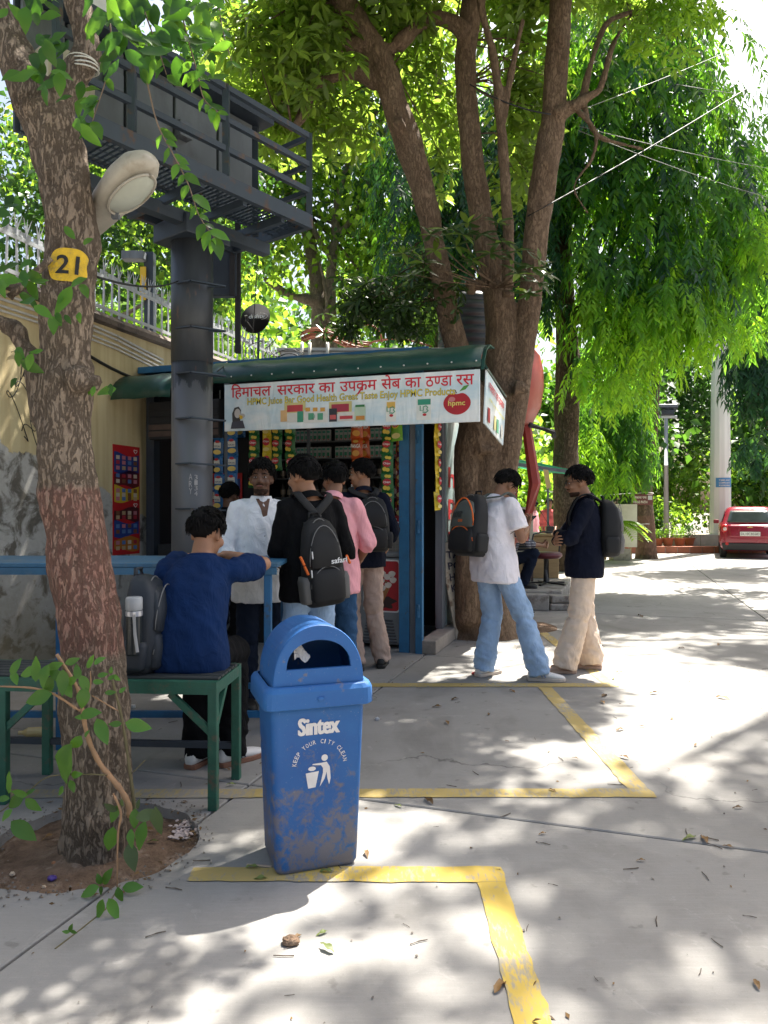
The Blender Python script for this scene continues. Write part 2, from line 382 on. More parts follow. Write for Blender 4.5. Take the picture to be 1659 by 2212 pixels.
bumpn(nt, b, mathn(nt, 'ADD', mathn(nt, 'MULTIPLY', low, -0.6), mathn(nt, 'MULTIPLY', fine, 0.4)), 0.5, 0.012); m_wall = m
m_coping = mat('wall_coping', (0.16, 0.125, 0.105), 0.9, var=0.3, vscale=7, bump=0.7, bscale=35, bdist=0.02, col2=(0.06, 0.05, 0.045), c2scale=3)
m_pipe = mat('white_conduit', (0.6, 0.58, 0.54), 0.5, var=0.15, vscale=8, col2=(0.25, 0.2, 0.15), c2scale=6, c2lo=0.6, c2hi=0.7)
wall = thing('boundary_wall', 'tall yellow plaster wall with peeling grey lower half beside the kiosk', 'wall', K(WA, -2))
w = MB(); w.M = KM; w.box2((WA-0.24, -6.5, 0), (WA, 16, 3.24)); w.build('plaster_body', m_wall, wall, world=True)
w = MB(); w.M = KM
w.loft([[V((WA+x, bb, z+0.012*mnoise.noise(V((bb*1.3, x*5, 0))))) for x, z in ((-0.31, 3.243), (0.09, 3.243), (0.10, 3.29), (0.04, 3.35), (-0.26, 3.36), (-0.31, 3.30))] for bb in np.arange(-6.5, 16.01, 0.25)])
w.build('coping', m_coping, wall, world=True)
for zz, off, rad in ((3.19, 0.022, 0.013), (3.145, 0.024, 0.013), (3.09, 0.022, 0.011), (3.05, 0.02, 0.011)):
    w = MB(); pth = [K(WA+off, bb, zz-(0.10*max(0, bb+0.6)/1.0)+0.006*math.sin(bb*2.3+zz*9)) for bb in np.arange(-6, 0.41, 0.4)]
    w.tube(pth, rad, 8); w.build('conduit', m_pipe, wall, smooth=True, world=True)
m_blkcable = mat('black_cable', (0.012, 0.012, 0.013), 0.6)
w = MB(); w.tube([K(WA+0.03, bb, 2.93-0.16*max(0, bb+1.0)+0.03*math.sin(bb*3)) for bb in np.arange(-1.4, 0.3, 0.15)], 0.016, 6); w.build('cable_bundle', m_blkcable, wall, smooth=True, world=True)
# loose wires on the wall face
for q in range(4):
    pts = []; b0 = -1.75+0.1*q; ph = q*1.7
    for t in np.linspace(0, 1, 26):
        pts.append(K(WA+0.012+0.01*q, b0+0.10*math.sin(t*9+ph)+0.10*t, 2.72-0.75*t+0.10*math.sin(t*13+ph)))
    w = MB(); w.tube(pts, 0.004, 5); w.build('loose_wire', m_blkcable, wall, smooth=True, world=True)
fence = thing('spiked_fence', 'pale steel picket fence with spikes on top of the yellow wall', 'fence', K(WA-0.1, 0, 3.35))
m_fence = mat('fence_paint', (0.42, 0.44, 0.47), 0.5, var=0.2, vscale=10, col2=(0.2, 0.13, 0.09), c2scale=12, c2lo=0.62, c2hi=0.7)
bars = MB(); bars.bar((0, 0, -0.02), (0, 0, 0.50), 0.016, 0.016)
for dx in (-1, 0, 1): bars.cone((0, 0, 0.49), (0.02, dx*0.045, 0.62), 0.009, 0.002, 5)
bars.bar((-0.004, -0.055, 0.47), (-0.004, 0.055, 0.47), 0.006, 0.05)
bme = bars.mesh('picket', m_fence); k = 0
for bb in np.arange(-5.2, 8.2, 0.125):
    o = bpy.data.objects.new('picket', bme); COL.objects.link(o); o.parent = fence
    o.location = fence.matrix_basis.inverted() @ K(WA-0.1, bb, 3.35+0.008*math.sin(bb*7)); o.rotation_euler = (R(random.uniform(-2, 2)), R(random.uniform(-2, 2)), -TH)
for zz in (0.10, 0.42):
    w = MB(); w.bar(K(WA-0.083, -6, 3.35+zz), K(WA-0.083, 8.6, 3.35+zz), 0.012, 0.035); w.build('rail', m_fence, fence, world=True)
for bb in np.arange(-5, 8.6, 2.0):
    w = MB(); w.bar(K(WA-0.1, bb+0.06, 3.30), K(WA-0.1, bb+0.06, 3.95), 0.04, 0.04); w.build('post', m_fence, fence, world=True)

# ================================================================== KIOSK
m_green = mat('awning_green', (0.008, 0.055, 0.040), 0.38, var=0.25, vscale=3, col2=(0.04, 0.075, 0.06), c2scale=5, c2lo=0.5, c2hi=0.75, stretch=(1, 3, 1), bump=0.15, bscale=30)
m_blue = mat('blue_paint_steel', (0.02, 0.13, 0.27), 0.5, var=0.2, vscale=9, col2=(0.06, 0.07, 0.08), c2scale=11, c2lo=0.6, c2hi=0.7, bump=0.15, bscale=60)
m_dblue = mat('dark_steel', (0.025, 0.035, 0.05), 0.5, var=0.25, vscale=6)
m_greyst = mat('grey_steel', (0.12, 0.135, 0.155), 0.5, var=0.25, vscale=5, col2=(0.07, 0.055, 0.05), c2scale=7, c2lo=0.6, c2hi=0.72, stretch=(2, 2, 0.5))
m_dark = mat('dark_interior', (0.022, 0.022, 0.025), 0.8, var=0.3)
m_shelf = mat('shelf_metal', (0.10, 0.11, 0.12), 0.5)
m_plinth = mat('plinth_concrete', (0.24, 0.215, 0.19), 0.9, var=0.2, vscale=7, bump=0.5, bscale=45)
kiosk = thing('kiosk', 'juice and snack kiosk with green rolled awning and blue steel posts', 'kiosk', KO, -TH)
def kb(a0, b0, c0, a1, b1, c1, name, m_, bevel=0.0, par=None):
    w_ = MB(); w_.box2((a0, b0, c0), (a1, b1, c1)); return w_.build(name, m_, par or kiosk, bevel=bevel)
kb(-3.14, 0.0, 2.86, 0.12, 1.8, 2.905, 'roof', m_dblue)
kb(-3.13, -0.05, 2.845, 0.10, -0.002, 2.912, 'roof_fascia', m_blue)
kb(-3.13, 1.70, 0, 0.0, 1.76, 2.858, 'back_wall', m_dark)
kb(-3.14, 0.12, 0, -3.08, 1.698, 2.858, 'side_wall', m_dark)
kb(-0.20, 0.0, 0.0, -0.10, 0.10, 2.842, 'post', m_blue, 0.004)
kb(-0.098, 0.02, 0.0, -0.035, 0.08, 2.842, 'door_jamb', m_greyst)
kb(-0.033, -0.015, 0.0, 0.035, 0.05, 2.842, 'post', m_blue, 0.004)
w = MB(); 
for zz in (0.35, 1.15, 2.0): w.cyl((0.0, -0.03, zz), (0.0, -0.03, zz+0.12), 0.014, n=8)
w.build('hinge', m_blue, kiosk)
kb(-3.06, 0.0, 0, -2.96, 0.10, 2.84, 'post', m_dblue)
kb(-2.09, -0.02, 0, -2.03, 0.06, 2.84, 'post', m_greyst)
kb(-1.30, 0.30, 0.9, -1.27, 0.33, 2.84, 'window_mullion', m_greyst)
kb(-0.02, 0.72, 0.13, 0.06, 0.86, 2.84, 'post', m_greyst, 0.004)
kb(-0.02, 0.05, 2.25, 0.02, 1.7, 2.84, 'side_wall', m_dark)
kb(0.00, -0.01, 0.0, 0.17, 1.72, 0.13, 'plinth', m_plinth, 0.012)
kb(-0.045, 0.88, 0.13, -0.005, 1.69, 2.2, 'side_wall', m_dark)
# side panel with the four letters
m_panel = mat('pale_blue_panel', (0.38, 0.50, 0.50), 0.45, var=0.2, vscale=2.5, col2=(0.62, 0.66, 0.62), c2scale=2.2, c2lo=0.48, c2hi=0.62)
kb(0.012, 0.95, 0.132, 0.05, 1.69, 2.42, 'side_panel', m_panel)
m_red = mat('red_print', (0.55, 0.03, 0.035), 0.5, var=0.06)
for ch, zz in (('h', 1.62), ('p', 1.27), ('m', 0.92), ('c', 0.57)):
    w = MB(); text_mb(w, ch, V((0.053, 1.02, zz)), V((0, 1, 0)), V((0, 0, 1)), 0.34, 0.22, bold=0.02); w.build('letter', m_red, kiosk)
# shutter box in the left bay and counter
m_rust = mat('rusty_brown', (0.09, 0.06, 0.05), 0.8, var=0.3, vscale=8)
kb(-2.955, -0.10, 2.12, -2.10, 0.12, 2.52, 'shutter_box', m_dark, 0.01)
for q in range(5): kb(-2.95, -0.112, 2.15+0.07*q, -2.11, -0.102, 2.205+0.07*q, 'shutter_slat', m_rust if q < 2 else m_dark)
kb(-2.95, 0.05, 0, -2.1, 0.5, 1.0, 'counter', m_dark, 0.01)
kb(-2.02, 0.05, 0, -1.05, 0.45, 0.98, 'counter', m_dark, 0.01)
# awnings: rolled sheet
def awning(a0, a1, name, b_f=-0.52, zb=2.595, zt=2.86, lip=0.0):
    w_ = MB(); pr = []
    for t in np.linspace(0, 1, 9):
        an = t*math.pi/2; pr.append((b_f+(0-b_f)*(1-math.cos(an))*0.95, zb+(zt-zb)*math.sin(an)**0.85))
    pr = [(b_f+0.004, zb-lip)]+pr
    na = max(2, int((a1-a0)/0.14)); 
    w_.grid(lambda s, t: V((a0+(a1-a0)*s, pr[int(round(t*(len(pr)-1)))][0]+0.005*math.sin(s*na*1.3), pr[int(round(t*(len(pr)-1)))][1]+0.006*math.sin(s*na*2.1+t*2))), na, len(pr)-1)
    return w_.build(name, m_green, kiosk, smooth=True, solid=0.012)
awning(-2.02, 0.69, 'awning'); awning(-3.12, -2.42, 'awning', -0.50, 2.50, 2.80)
w = MB(); # right gable end of the awning and the sloping side sheet
pr = [(0.0, 2.86), (-0.22, 2.84), (-0.40, 2.76), (-0.49, 2.66), (-0.515, 2.57)]
w.grid(lambda s, t: V((0.69+0.03*t-0.52*0, pr[int(round(s*4))][0]+0.0, pr[int(round(s*4))][1]-0.0)), 4, 1)
w.add([V((0.10, 0.02, 2.87)), V((0.69, -0.47, 2.66)), V((0.74, -0.47, 2.58)), V((0.74, 0.62, 2.50)), V((0.55, 0.62, 2.66)), V((0.12, 0.62, 2.86))], [(0, 1, 2, 3, 4, 5)])
w.build('awning_side', m_green, kiosk, solid=0.014)
m_rivet = mat('rivet', (0.5, 0.5, 0.48), 0.4, metal=0.6)
rv = MB(); rv.ell((0, 0, 0), (0.009, 0.006, 0.009), nu=6, nv=4); rme = rv.mesh('rivet', m_rivet)
for q in range(13):
    o = bpy.data.objects.new('rivet', rme); COL.objects.link(o); o.parent = kiosk; o.location = (-1.93+0.215*q, -0.53, 2.645)
for a_ in (-1.75, -0.6, 0.6):
    w = MB(); w.bar((a_, -0.46, 2.15), (a_, -0.46, 2.6), 0.025, 0.025); w.bar((a_, -0.46, 2.58), (a_, 0.0, 2.84), 0.025, 0.025); w.build('awning_bracket', m_dblue, kiosk)
# ---- banner (its own thing, hung on the awning frame)
def cloud_mat(name):
    m, nt, b, tc = newmat(name); p = tc.outputs['Object']
    n1 = noise_n(nt, mapping(nt, p, (1, 1, 2)), 2.6, 5, 0.55); c = mixc(nt, ramp2(nt, n1, 0.36, 0.62), (0.55, 0.69, 0.75), (0.86, 0.87, 0.85))
    nt.links.new(c, b.inputs['Base Color']); b.inputs['Roughness'].default_value = 0.45; bumpn(nt, b, noise_n(nt, mapping(nt, p, (5, 1, 1.2)), 1.6, 3, 0.5, 0.8), 0.6, 0.03); return m
m_sky_print = cloud_mat('banner_print')
bn = thing('shop_banner', 'pale sky printed banner with red Hindi lettering and apple under the awning', 'banner', K(0, -0.5, 2.13), -TH)
BW0, BW1, BZ0, BZ1 = -1.80, 0.678, -0.005, 0.445
def bpt(px, py):
    a_ = ka(px, -0.535); return a_, kz(py, a_, -0.535)-2.13
w = MB(); w.rbox(((BW0+BW1)/2, 0, (BZ0+BZ1)/2), (BW1-BW0, 0.02, BZ1-BZ0), 0.004); w.build('banner_board', m_sky_print, bn)
XB, ZB = V((1, 0, 0)), V((0, 0, 1)); yb = -0.0125
m_hred = mat('lettering_red', (0.62, 0.012, 0.03), 0.5, var=0.05); m_hyel = mat('lettering_yellow', (0.85, 0.68, 0.05), 0.5, var=0.05); m_hblk = mat('lettering_black', (0.02, 0.02, 0.02), 0.5, var=0.05)
# Devanagari words, glyphs set in drawing order; conjunct strokes added by hand
w = MB(); hb = []
def word(parts_):
    """list of (text, cut) glyph runs drawn one after the other; returns polygons and width"""
    X0 = 0.0; vv = []; ff = []
    for t_, cut in parts_:
        vs_, fs = text_polys(t_, 0.012); x1 = max(p_[0] for p_ in vs_); x0 = min(p_[0] for p_ in vs_)
        if cut:
            bm = bmesh.new(); bv = [bm.verts.new((p_[0], p_[1], 0)) for p_ in vs_]
            for f_ in fs:
                try: bm.faces.new([bv[i_] for i_ in f_])
                except ValueError: pass
            bmesh.ops.bisect_plane(bm, geom=bm.verts[:]+bm.edges[:]+bm.faces[:], plane_co=(x0+(x1-x0)*cut, 0, 0), plane_no=(1, 0, 0), clear_outer=True)
            bm.verts.index_update(); vs_ = [(v_.co.x, v_.co.y) for v_ in bm.verts]; fs = [[v_.index for v_ in f_.verts] for f_ in bm.faces]; bm.free(); x1 = x0+(x1-x0)*cut
        o_ = len(vv); vv += [(p_[0]-x0+X0, p_[1]) for p_ in vs_]; ff += [tuple(i_+o_ for i_ in f_) for f_ in fs]; X0 += x1-x0-0.012
    return vv, ff, X0
words_ = [([('िहमाचल', 0)], 497, 583), ([('सरकार', 0)], 596, 678), ([('का', 0)], 686, 722), ([('उपकम', 0)], 732, 812), ([('सेब', 0)], 822, 864), ([('का', 0)], 873, 908), ([('ठ', 0), ('ण', 0.66), ('डा', 0)], 918, 976), ([('रस', 0)], 984, 1023)]
for prt, xa, xb in words_:
    vv, ff, wd = word(prt); a0, _ = bpt(xa, 830); a1, _ = bpt(xb, 830); sxx = (a1-a0)/max(p_[0] for p_ in vv); szz = 0.138
    z0 = 0.318
    w.add([V((a0+p_[0]*sxx, yb, z0+p_[1]*szz)) for p_ in vv], ff)
    if prt[0][0] == 'उपकम': w.prism([(0, 0), (0.03, 0.012), (-0.012, -0.045), (-0.034, -0.05)], 0.001, V((a0+0.55*(a1-a0), yb+0.001, z0+0.012)), XB, ZB)
    hb.append((a0, a1))
tag(w.build('red_lettering', m_hred, bn), kind='stuff')
a0, _ = bpt(532, 850); a1, _ = bpt(982, 840)
TXT = 'HPMC Juice Bar Good Health Great Taste Enjoy HPMC Products'
v0, f0 = text_polys(TXT, 0.0); x0_ = min(p_[0] for p_ in v0); y0_ = min(p_[1] for p_ in v0); kx = (a1-a0)/(max(p_[0] for p_ in v0)-x0_); ky = 0.082/(max(p_[1] for p_ in v0)-y0_)
for nm, off, ly, m_ in (('lettering_outline', 0.026, 0, m_hblk), ('yellow_lettering', 0.0, 2, m_hyel)):
    v1, f1 = text_polys(TXT, off); w = MB(); w.add([V((a0+(p_[0]-x0_)*kx, yb-0.0012*ly, 0.218+(p_[1]-y0_)*ky)) for p_ in v1], f1); tag(w.build(nm, m_, bn), kind='stuff')
def disc_pts(cx, cz, rx, rz, n=20, a0=0, a1=360): return [(cx+rx*math.cos(R(a0+(a1-a0)*k/n)), cz+rz*math.sin(R(a0+(a1-a0)*k/n))) for k in range(n)]
def flat(mb_, pts, y, O=V((0, 0, 0)), X=XB, Z=ZB, N=None):
    N = N or X.cross(Z).normalized()*-1
    mb_.add([O+X*p_[0]+Z*p_[1]+V((0, 1, 0))*y if N is None else O+X*p_[0]+Z*p_[1]+V((0, y, 0)) for p_ in pts], [tuple(range(len(pts)))]); return mb_
pm = {}
def pcol(c_):
    key = 'print_%02x%02x%02x' % tuple(int(x*255) for x in c_)
    return mat(key, c_, 0.5, var=0.08, vscale=12)
def fprint(name, pts, c_, lay=0, par=None, O=V((0, 0, 0))):
    w_ = MB(); flat(w_, pts, yb-0.0008*lay, O); return w_.build(name, pcol(c_), par or bn)
# apple mark
ca, cz_ = bpt(986, 868)
ap = [(ca+0.115*math.cos(t)*(1+0.05*math.cos(2*t)), cz_+0.10*math.sin(t)-(0.022*math.exp(-((t-math.pi/2)/0.35)**2))) for t in np.linspace(0, 2*math.pi, 36)[:-1]]
apo = fprint('apple_mark', ap, (0.42, 0.01, 0.02), 1)
fprint('apple_leaf', [(ca+0.02, cz_+0.10), (ca+0.06, cz_+0.145), (ca+0.11, cz_+0.155), (ca+0.075, cz_+0.115)], (0.08, 0.28, 0.05), 2)
fprint('apple_stalk', [(ca-0.008, cz_+0.085), (ca-0.02, cz_+0.115), (ca-0.014, cz_+0.117), (ca+0.002, cz_+0.085)], (0.1, 0.05, 0.02), 3)
fprint('apple_highlight', disc_pts(ca-0.045, cz_+0.035, 0.03, 0.022, 12), (0.6, 0.2, 0.2), 2)
w = MB(); text_mb(w, 'hpmc', V((ca-0.078, yb-0.003, cz_-0.035)), XB, ZB, 0.15, 0.06, bold=0.02); w.build('apple_lettering', pcol((0.75, 0.6, 0.15)), bn)
# woman drinking juice, printed
ca, cz_ = bpt(510, 895)
fprint('print_hair', [(ca-0.05, cz_-0.10), (ca-0.055, cz_+0.02), (ca-0.03, cz_+0.075), (ca+0.015, cz_+0.085), (ca+0.04, cz_+0.05), (ca+0.03, cz_-0.09)], (0.05, 0.045, 0.045), 1)
fprint('print_face', disc_pts(ca+0.003, cz_+0.02, 0.033, 0.045, 16), (0.55, 0.5, 0.46), 2)
fprint('print_top', [(ca-0.07, cz_-0.125), (ca-0.055, cz_-0.06), (ca+0.06, cz_-0.05), (ca+0.085, cz_-0.125)], (0.06, 0.06, 0.08), 3)
fprint('print_hand', disc_pts(ca+0.055, cz_-0.005, 0.03, 0.022, 10), (0.55, 0.5, 0.46), 3)
fprint('print_glass', [(ca+0.02, cz_+0.005), (ca+0.06, cz_-0.005), (ca+0.058, cz_-0.035), (ca+0.03, cz_-0.035)], (0.75, 0.45, 0.02), 4)
# product print
def pk_(px0, px1, pyt, pyb, c_, lay=1):
    a0_, z1_ = bpt(px0, pyt); a1_, z0_ = bpt(px1, pyb)
    return fprint('print_pack', [(a0_, z0_), (a1_, z0_), (a1_, z1_), (a0_, z1_)], c_, lay)
for args in [(612, 658, 868, 905, (0.66, 0.58, 0.25)), (618, 652, 873, 886, (0.55, 0.05, 0.06), 2), (604, 618, 884, 908, (0.75, 0.45, 0.2), 3), (618, 640, 890, 909, (0.75, 0.7, 0.62), 3), (640, 653, 886, 909, (0.05, 0.3, 0.18), 3), (654, 706, 884, 909, (0.75, 0.72, 0.66), 3), (658, 668, 878, 886, (0.7, 0.35, 0.06), 4), (674, 684, 878, 886, (0.7, 0.35, 0.06), 4), (690, 700, 878, 886, (0.7, 0.35, 0.06), 4), (664, 676, 890, 904, (0.1, 0.35, 0.2), 5), (684, 696, 890, 904, (0.1, 0.35, 0.2), 5),
             (709, 758, 866, 890, (0.62, 0.52, 0.2)), (714, 752, 871, 886, (0.4, 0.03, 0.06), 2), (709, 726, 880, 908, (0.03, 0.03, 0.04), 3), (711, 724, 894, 903, (0.6, 0.1, 0.1), 4), (728, 764, 888, 906, (0.72, 0.66, 0.6), 3), (732, 760, 896, 902, (0.55, 0.05, 0.06), 4), (764, 788, 875, 906, (0.5, 0.6, 0.45), 3), (766, 786, 872, 876, (0.04, 0.2, 0.06), 4), (767, 786, 896, 904, (0.6, 0.25, 0.04), 4),
             (832, 854, 863, 908, (0.78, 0.77, 0.70)), (834, 852, 866, 878, (0.70, 0.42, 0.08), 2), (898, 930, 858, 904, (0.74, 0.75, 0.70)), (901, 929, 860, 871, (0.03, 0.28, 0.17), 2)]:
    pk_(*args)
def glyph5(px, py, s_):   # the swirled green numeral and red drop
    a_, z_ = bpt(px, py); pth = [(-1, 1), (-1, -0.2), (-0.2, -0.2), (-0.2, 0.7), (0.5, 0.9), (0.9, 0.5), (0.6, 0.1), (1.0, -0.3), (0.5, -0.7), (-0.4, -0.6)]
    w_ = MB(); w_.tube([V((a_+x*s_, yb-0.003, z_+y*s_)) for x, y in pth], s_*0.13, 4, flat=(1, 1)); w_.build('print_numeral', pcol((0.03, 0.28, 0.15)), bn)
    fprint('print_drop', disc_pts(a_+0.1*s_, z_-1.25*s_, 0.5*s_, 0.35*s_, 12), (0.5, 0.02, 0.03), 5)
glyph5(843, 884, 0.036); glyph5(915, 882, 0.036); glyph5(674, 897, 0.02)
# side banner
sbn = thing('side_banner', 'small tilted side banner hanging from the right end of the green awning', 'banner', K(0.70, -0.46, 2.12), -TH)
w = MB(); w.add([V((0.0, 0.02, 0.0)), V((0.0, 1.08, -0.10)), V((0.03, 1.08, 0.34)), V((0.02, 0.02, 0.46))], [(0, 1, 2, 3)]); w.build('banner_board', m_sky_print, sbn, solid=0.012)
for z_, h_, c_ in ((0.30, 0.07, (0.62, 0.012, 0.03)), (0.20, 0.035, (0.7, 0.6, 0.1))):
    w = MB(); text_mb(w, 'HPMC Juice Bar Good Health' if h_ < 0.05 else 'सरकार का उपकम', V((0.034, 0.12, z_)), V((0, 1, -0.09)), V((0, 0, 1)), 0.85, h_, bold=0.015); w.build('lettering', pcol(c_), sbn)
for y_, c_ in ((0.12, (0.42, 0.01, 0.02)), (0.45, (0.66, 0.58, 0.25)), (0.6, (0.1, 0.35, 0.2)), (0.85, (0.75, 0.72, 0.66))):
    w = MB(); w.add([V((0.020, y_+dx*0.11, 0.03-0.09*y_+dz*0.13)) for dx, dz in ((0, 0), (1, 0), (1, 1), (0, 1))], [(0, 1, 2, 3)])
    w.build('print_pack', pcol(c_), sbn)
# ================================================================== KIOSK GOODS
def packet_mesh(w_, h_, t_, m_list, name='packet'):
    mb_ = MB(); nx, nz = 6, 8
    for sgn in (-1, 1):
        def fn(s, t):
            x = (s-0.5)*w_; z = (t-0.5)*h_; e = (1-abs(2*s-1)**2.2)*(1-abs(2*t-1)**3.0)
            wr = 0.006*mnoise.noise(V((x*45, z*45, sgn)))
            pinch = 1-0.10*abs(2*t-1)**2*(1-abs(2*s-1))
            return V((x*pinch*(1-0.05*(1-abs(2*t-1))), sgn*(t_*0.5*e+wr*e), z))
        mb_.grid(fn if sgn < 0 else (lambda s, t: fn(1-s, t)), nx, nz)
    return mb_.mesh(name, m_list, True)
def foil(name, c_): return mat(name, c_, 0.28, var=0.12, vscale=20, bump=0.3, bscale=40, bdist=0.01)
f_blue = foil('foil_blue', (0.02, 0.12, 0.30)); f_grn = foil('foil_green', (0.015, 0.13, 0.03)); f_yel = foil('foil_yellow', (0.65, 0.48, 0.02)); f_red = foil('foil_orange_red', (0.45, 0.07, 0.01)); f_lim = foil('foil_lime', (0.16, 0.38, 0.03)); f_mix = foil('foil_maroon', (0.2, 0.02, 0.03))
pk_blue = packet_mesh(0.115, 0.19, 0.055, f_blue); pk_grn = packet_mesh(0.12, 0.185, 0.055, f_grn); pk_yel = packet_mesh(0.10, 0.185, 0.05, f_yel); pk_red = packet_mesh(0.125, 0.20, 0.055, f_red); pk_lim = packet_mesh(0.125, 0.20, 0.05, f_lim); pk_mix = packet_mesh(0.11, 0.17, 0.05, f_mix)
def label_mesh(name, shapes, txt=None, tcol=(0.8, 0.8, 0.78), tw=0.07, th=0.025, tz=0.0):
    """printed front of a packet: flat shapes just proud of the foil"""
    mb_ = MB(); ml = []
    for i_, (pts, c_) in enumerate(shapes):
        mb_.cur = i_; ml.append(pcol(c_)); mb_.add([V((x, -0.031-0.0012*i_, z)) for x, z in pts], [tuple(range(len(pts)))])
    if txt:
        mb_.cur = len(ml); ml.append(pcol(tcol)); text_mb(mb_, txt, V((-tw/2, -0.031-0.0012*(len(shapes)+1), tz)), XB, ZB, tw, th, bold=0.02)
    return mb_.mesh(name, ml)
chipd = [disc_pts(-0.022, -0.045, 0.022, 0.022, 10), disc_pts(0.008, -0.052, 0.02, 0.02, 10), disc_pts(0.025, 0.062, 0.02, 0.016, 10), disc_pts(0.0, 0.066, 0.02, 0.016, 10)]
lb_chips = label_mesh('label', [(q, (0.72, 0.52, 0.06)) for q in chipd]+[(disc_pts(0.0, 0.008, 0.042, 0.034, 16), (0.48, 0.02, 0.03))], 'Chips', tz=-0.006)
lb_ychips = label_mesh('label', [(disc_pts(0.0, 0.02, 0.038, 0.04, 16), (0.48, 0.02, 0.03)), (disc_pts(0.0, -0.055, 0.035, 0.02, 10), (0.75, 0.6, 0.2))], 'Chips', tz=0.01, tw=0.06)
lb_pop = label_mesh('label', [([(-0.04, -0.005), (0.04, -0.005), (0.04, 0.055), (-0.04, 0.055)], (0.62, 0.6, 0.52)), (disc_pts(0.0, -0.045, 0.045, 0.026, 12), (0.70, 0.5, 0.12)), (disc_pts(0.0, 0.062, 0.026, 0.014, 12), (0.48, 0.02, 0.03))], 'POPCORN', (0.05, 0.06, 0.12), 0.065, 0.018, 0.005)
lb_pan = label_mesh('label', [(disc_pts(0.0, -0.05, 0.04, 0.03, 12), (0.65, 0.3, 0.05)), (disc_pts(0.0, 0.065, 0.03, 0.014, 12), (0.6, 0.35, 0.05))], 'PANGA', (0.8, 0.78, 0.72), 0.10, 0.04, 0.0)
lb_lay = label_mesh('label', [(disc_pts(0.0, 0.045, 0.036, 0.03, 14), (0.7, 0.5, 0.04)), (disc_pts(0.0, 0.045, 0.028, 0.018, 14), (0.5, 0.02, 0.03)), (disc_pts(0.005, -0.055, 0.045, 0.028, 12), (0.72, 0.62, 0.25))], 'Lays', (0.8, 0.8, 0.78), 0.045, 0.02, 0.036)
m_string = mat('string', (0.5, 0.5, 0.45), 0.8)
def strip(px, y0, n, me, lab, hgt, label, b_=-0.03, a_=None, rz=0.0, pitch=None):
    a_ = ka(px, b_) if a_ is None else a_; ztop = kz(y0, a_, b_); pitch = pitch or hgt*0.97
    t = thing('snack_packet_strip', label, 'snack strip', K(a_, b_, ztop), -TH+rz, 'snack strips hanging in the kiosk')
    s_ = MB(); s_.cyl((0, 0.02, 0.02-pitch*n), (0, 0.02, 2.62-ztop if ztop < 2.6 else 0.05), 0.003, n=5); s_.build('string', m_string, t)
    for q in range(n):
        o = bpy.data.objects.new('packet', me); COL.objects.link(o); o.parent = t; o.location = (random.uniform(-0.006, 0.006), 0.0, -pitch*(q+0.5)); o.rotation_euler = (R(random.uniform(-5, 5)), R(random.uniform(-4, 4)), R(random.uniform(-12, 12)))
        l = bpy.data.objects.new('label', lab); COL.objects.link(l); l.parent = o
    return t
strip(473, 908, 5, pk_blue, lb_pop, 0.19, 'blue popcorn packet strip, five long, close beside the steel pole')
strip(503, 905, 4, pk_blue, lb_pop, 0.19, 'blue popcorn packet strip, four long, second from the steel pole')
strip(521, 905, 1, pk_blue, lb_pop, 0.19, 'single blue popcorn packet hanging behind the blue strips', 0.10)
strip(549, 900, 4, pk_grn, lb_chips, 0.185, 'green chips packet strip next to the yellow chips strip')
strip(577, 900, 3, pk_yel, lb_ychips, 0.185, 'yellow chips packet strip between green chips strips')
strip(599, 900, 3, pk_grn, lb_chips, 0.185, 'short green chips strip right beside the yellow strip')
strip(628, 900, 3, pk_grn, lb_chips, 0.185, 'short green chips strip beside the juice carton shelves')
strip(772, 902, 4, pk_red, lb_pan, 0.20, 'orange red crisps packet strip over the dark haired men')
strip(786, 905, 4, pk_red, lb_pan, 0.195, 'orange red crisps strip hanging just behind another one', 0.12)
strip(838, 900, 6, pk_grn, lb_chips, 0.185, 'long green chips packet strip beside the blue kiosk post')
strip(858, 902, 1, pk_lim, lb_lay, 0.24, 'single lime green crisps packet beside the blue kiosk post', -0.05)
strip(868, 960, 4, pk_mix, lb_lay, 0.18, 'dark red snack packet strip behind the blue kiosk post', 0.18)
strip(868, 925, 5, pk_red, lb_pan, 0.19, 'orange snack packet strip deep behind the blue kiosk post', 0.32)
strip(0, 905, 5, pk_yel, lb_ychips, 0.185, 'yellow chips packet strip hanging outside the right kiosk side', 0.36, 0.09, R(72))
# shelves with cartons and bottles
b_s = 1.02
for z_ in (1.30, 1.52, 1.74, 1.96, 2.155, 2.36):
    w = MB(); w.box2((-1.98, b_s-0.09, z_-0.012), (-0.25, b_s+0.10, z_)); w.build('shelf', m_shelf, kiosk)
m_cart = mat('carton_print', (0.40, 0.42, 0.40), 0.5, var=0.2, vscale=25)
cw = MB(); cw.rbox((0, 0, 0.065), (0.047, 0.045, 0.13), 0.003); cw.cur = 1; cw.box((0, -0.0235, 0.045), (0.03, 0.002, 0.04)); cw.cur = 2; cw.box((0, -0.0235, 0.103), (0.036, 0.002, 0.022)); cw.cur = 3; cw.ell((0, -0.024, 0.018), (0.01, 0.002, 0.007), nu=8, nv=5)
cme = cw.mesh('juice_carton', [m_cart, pcol((0.03, 0.25, 0.14)), pcol((0.05, 0.3, 0.2)), pcol((0.5, 0.02, 0.03))])
m_botl = mat('dark_bottle', (0.03, 0.025, 0.02), 0.15, var=0.1); 
bw_ = MB(); bw_.lathe([(0.0, 0), (0.03, 0.0), (0.031, 0.01), (0.031, 0.11), (0.024, 0.135), (0.011, 0.155), (0.011, 0.175), (0.0, 0.176)], n=10); bw_.cur = 1; bw_.lathe([(0.0315, 0.03), (0.0318, 0.032), (0.0318, 0.085), (0.0315, 0.088)], n=10, cap=False)
bme_ = bw_.mesh('bottle', [m_botl, pcol((0.2, 0.16, 0.12))], True)
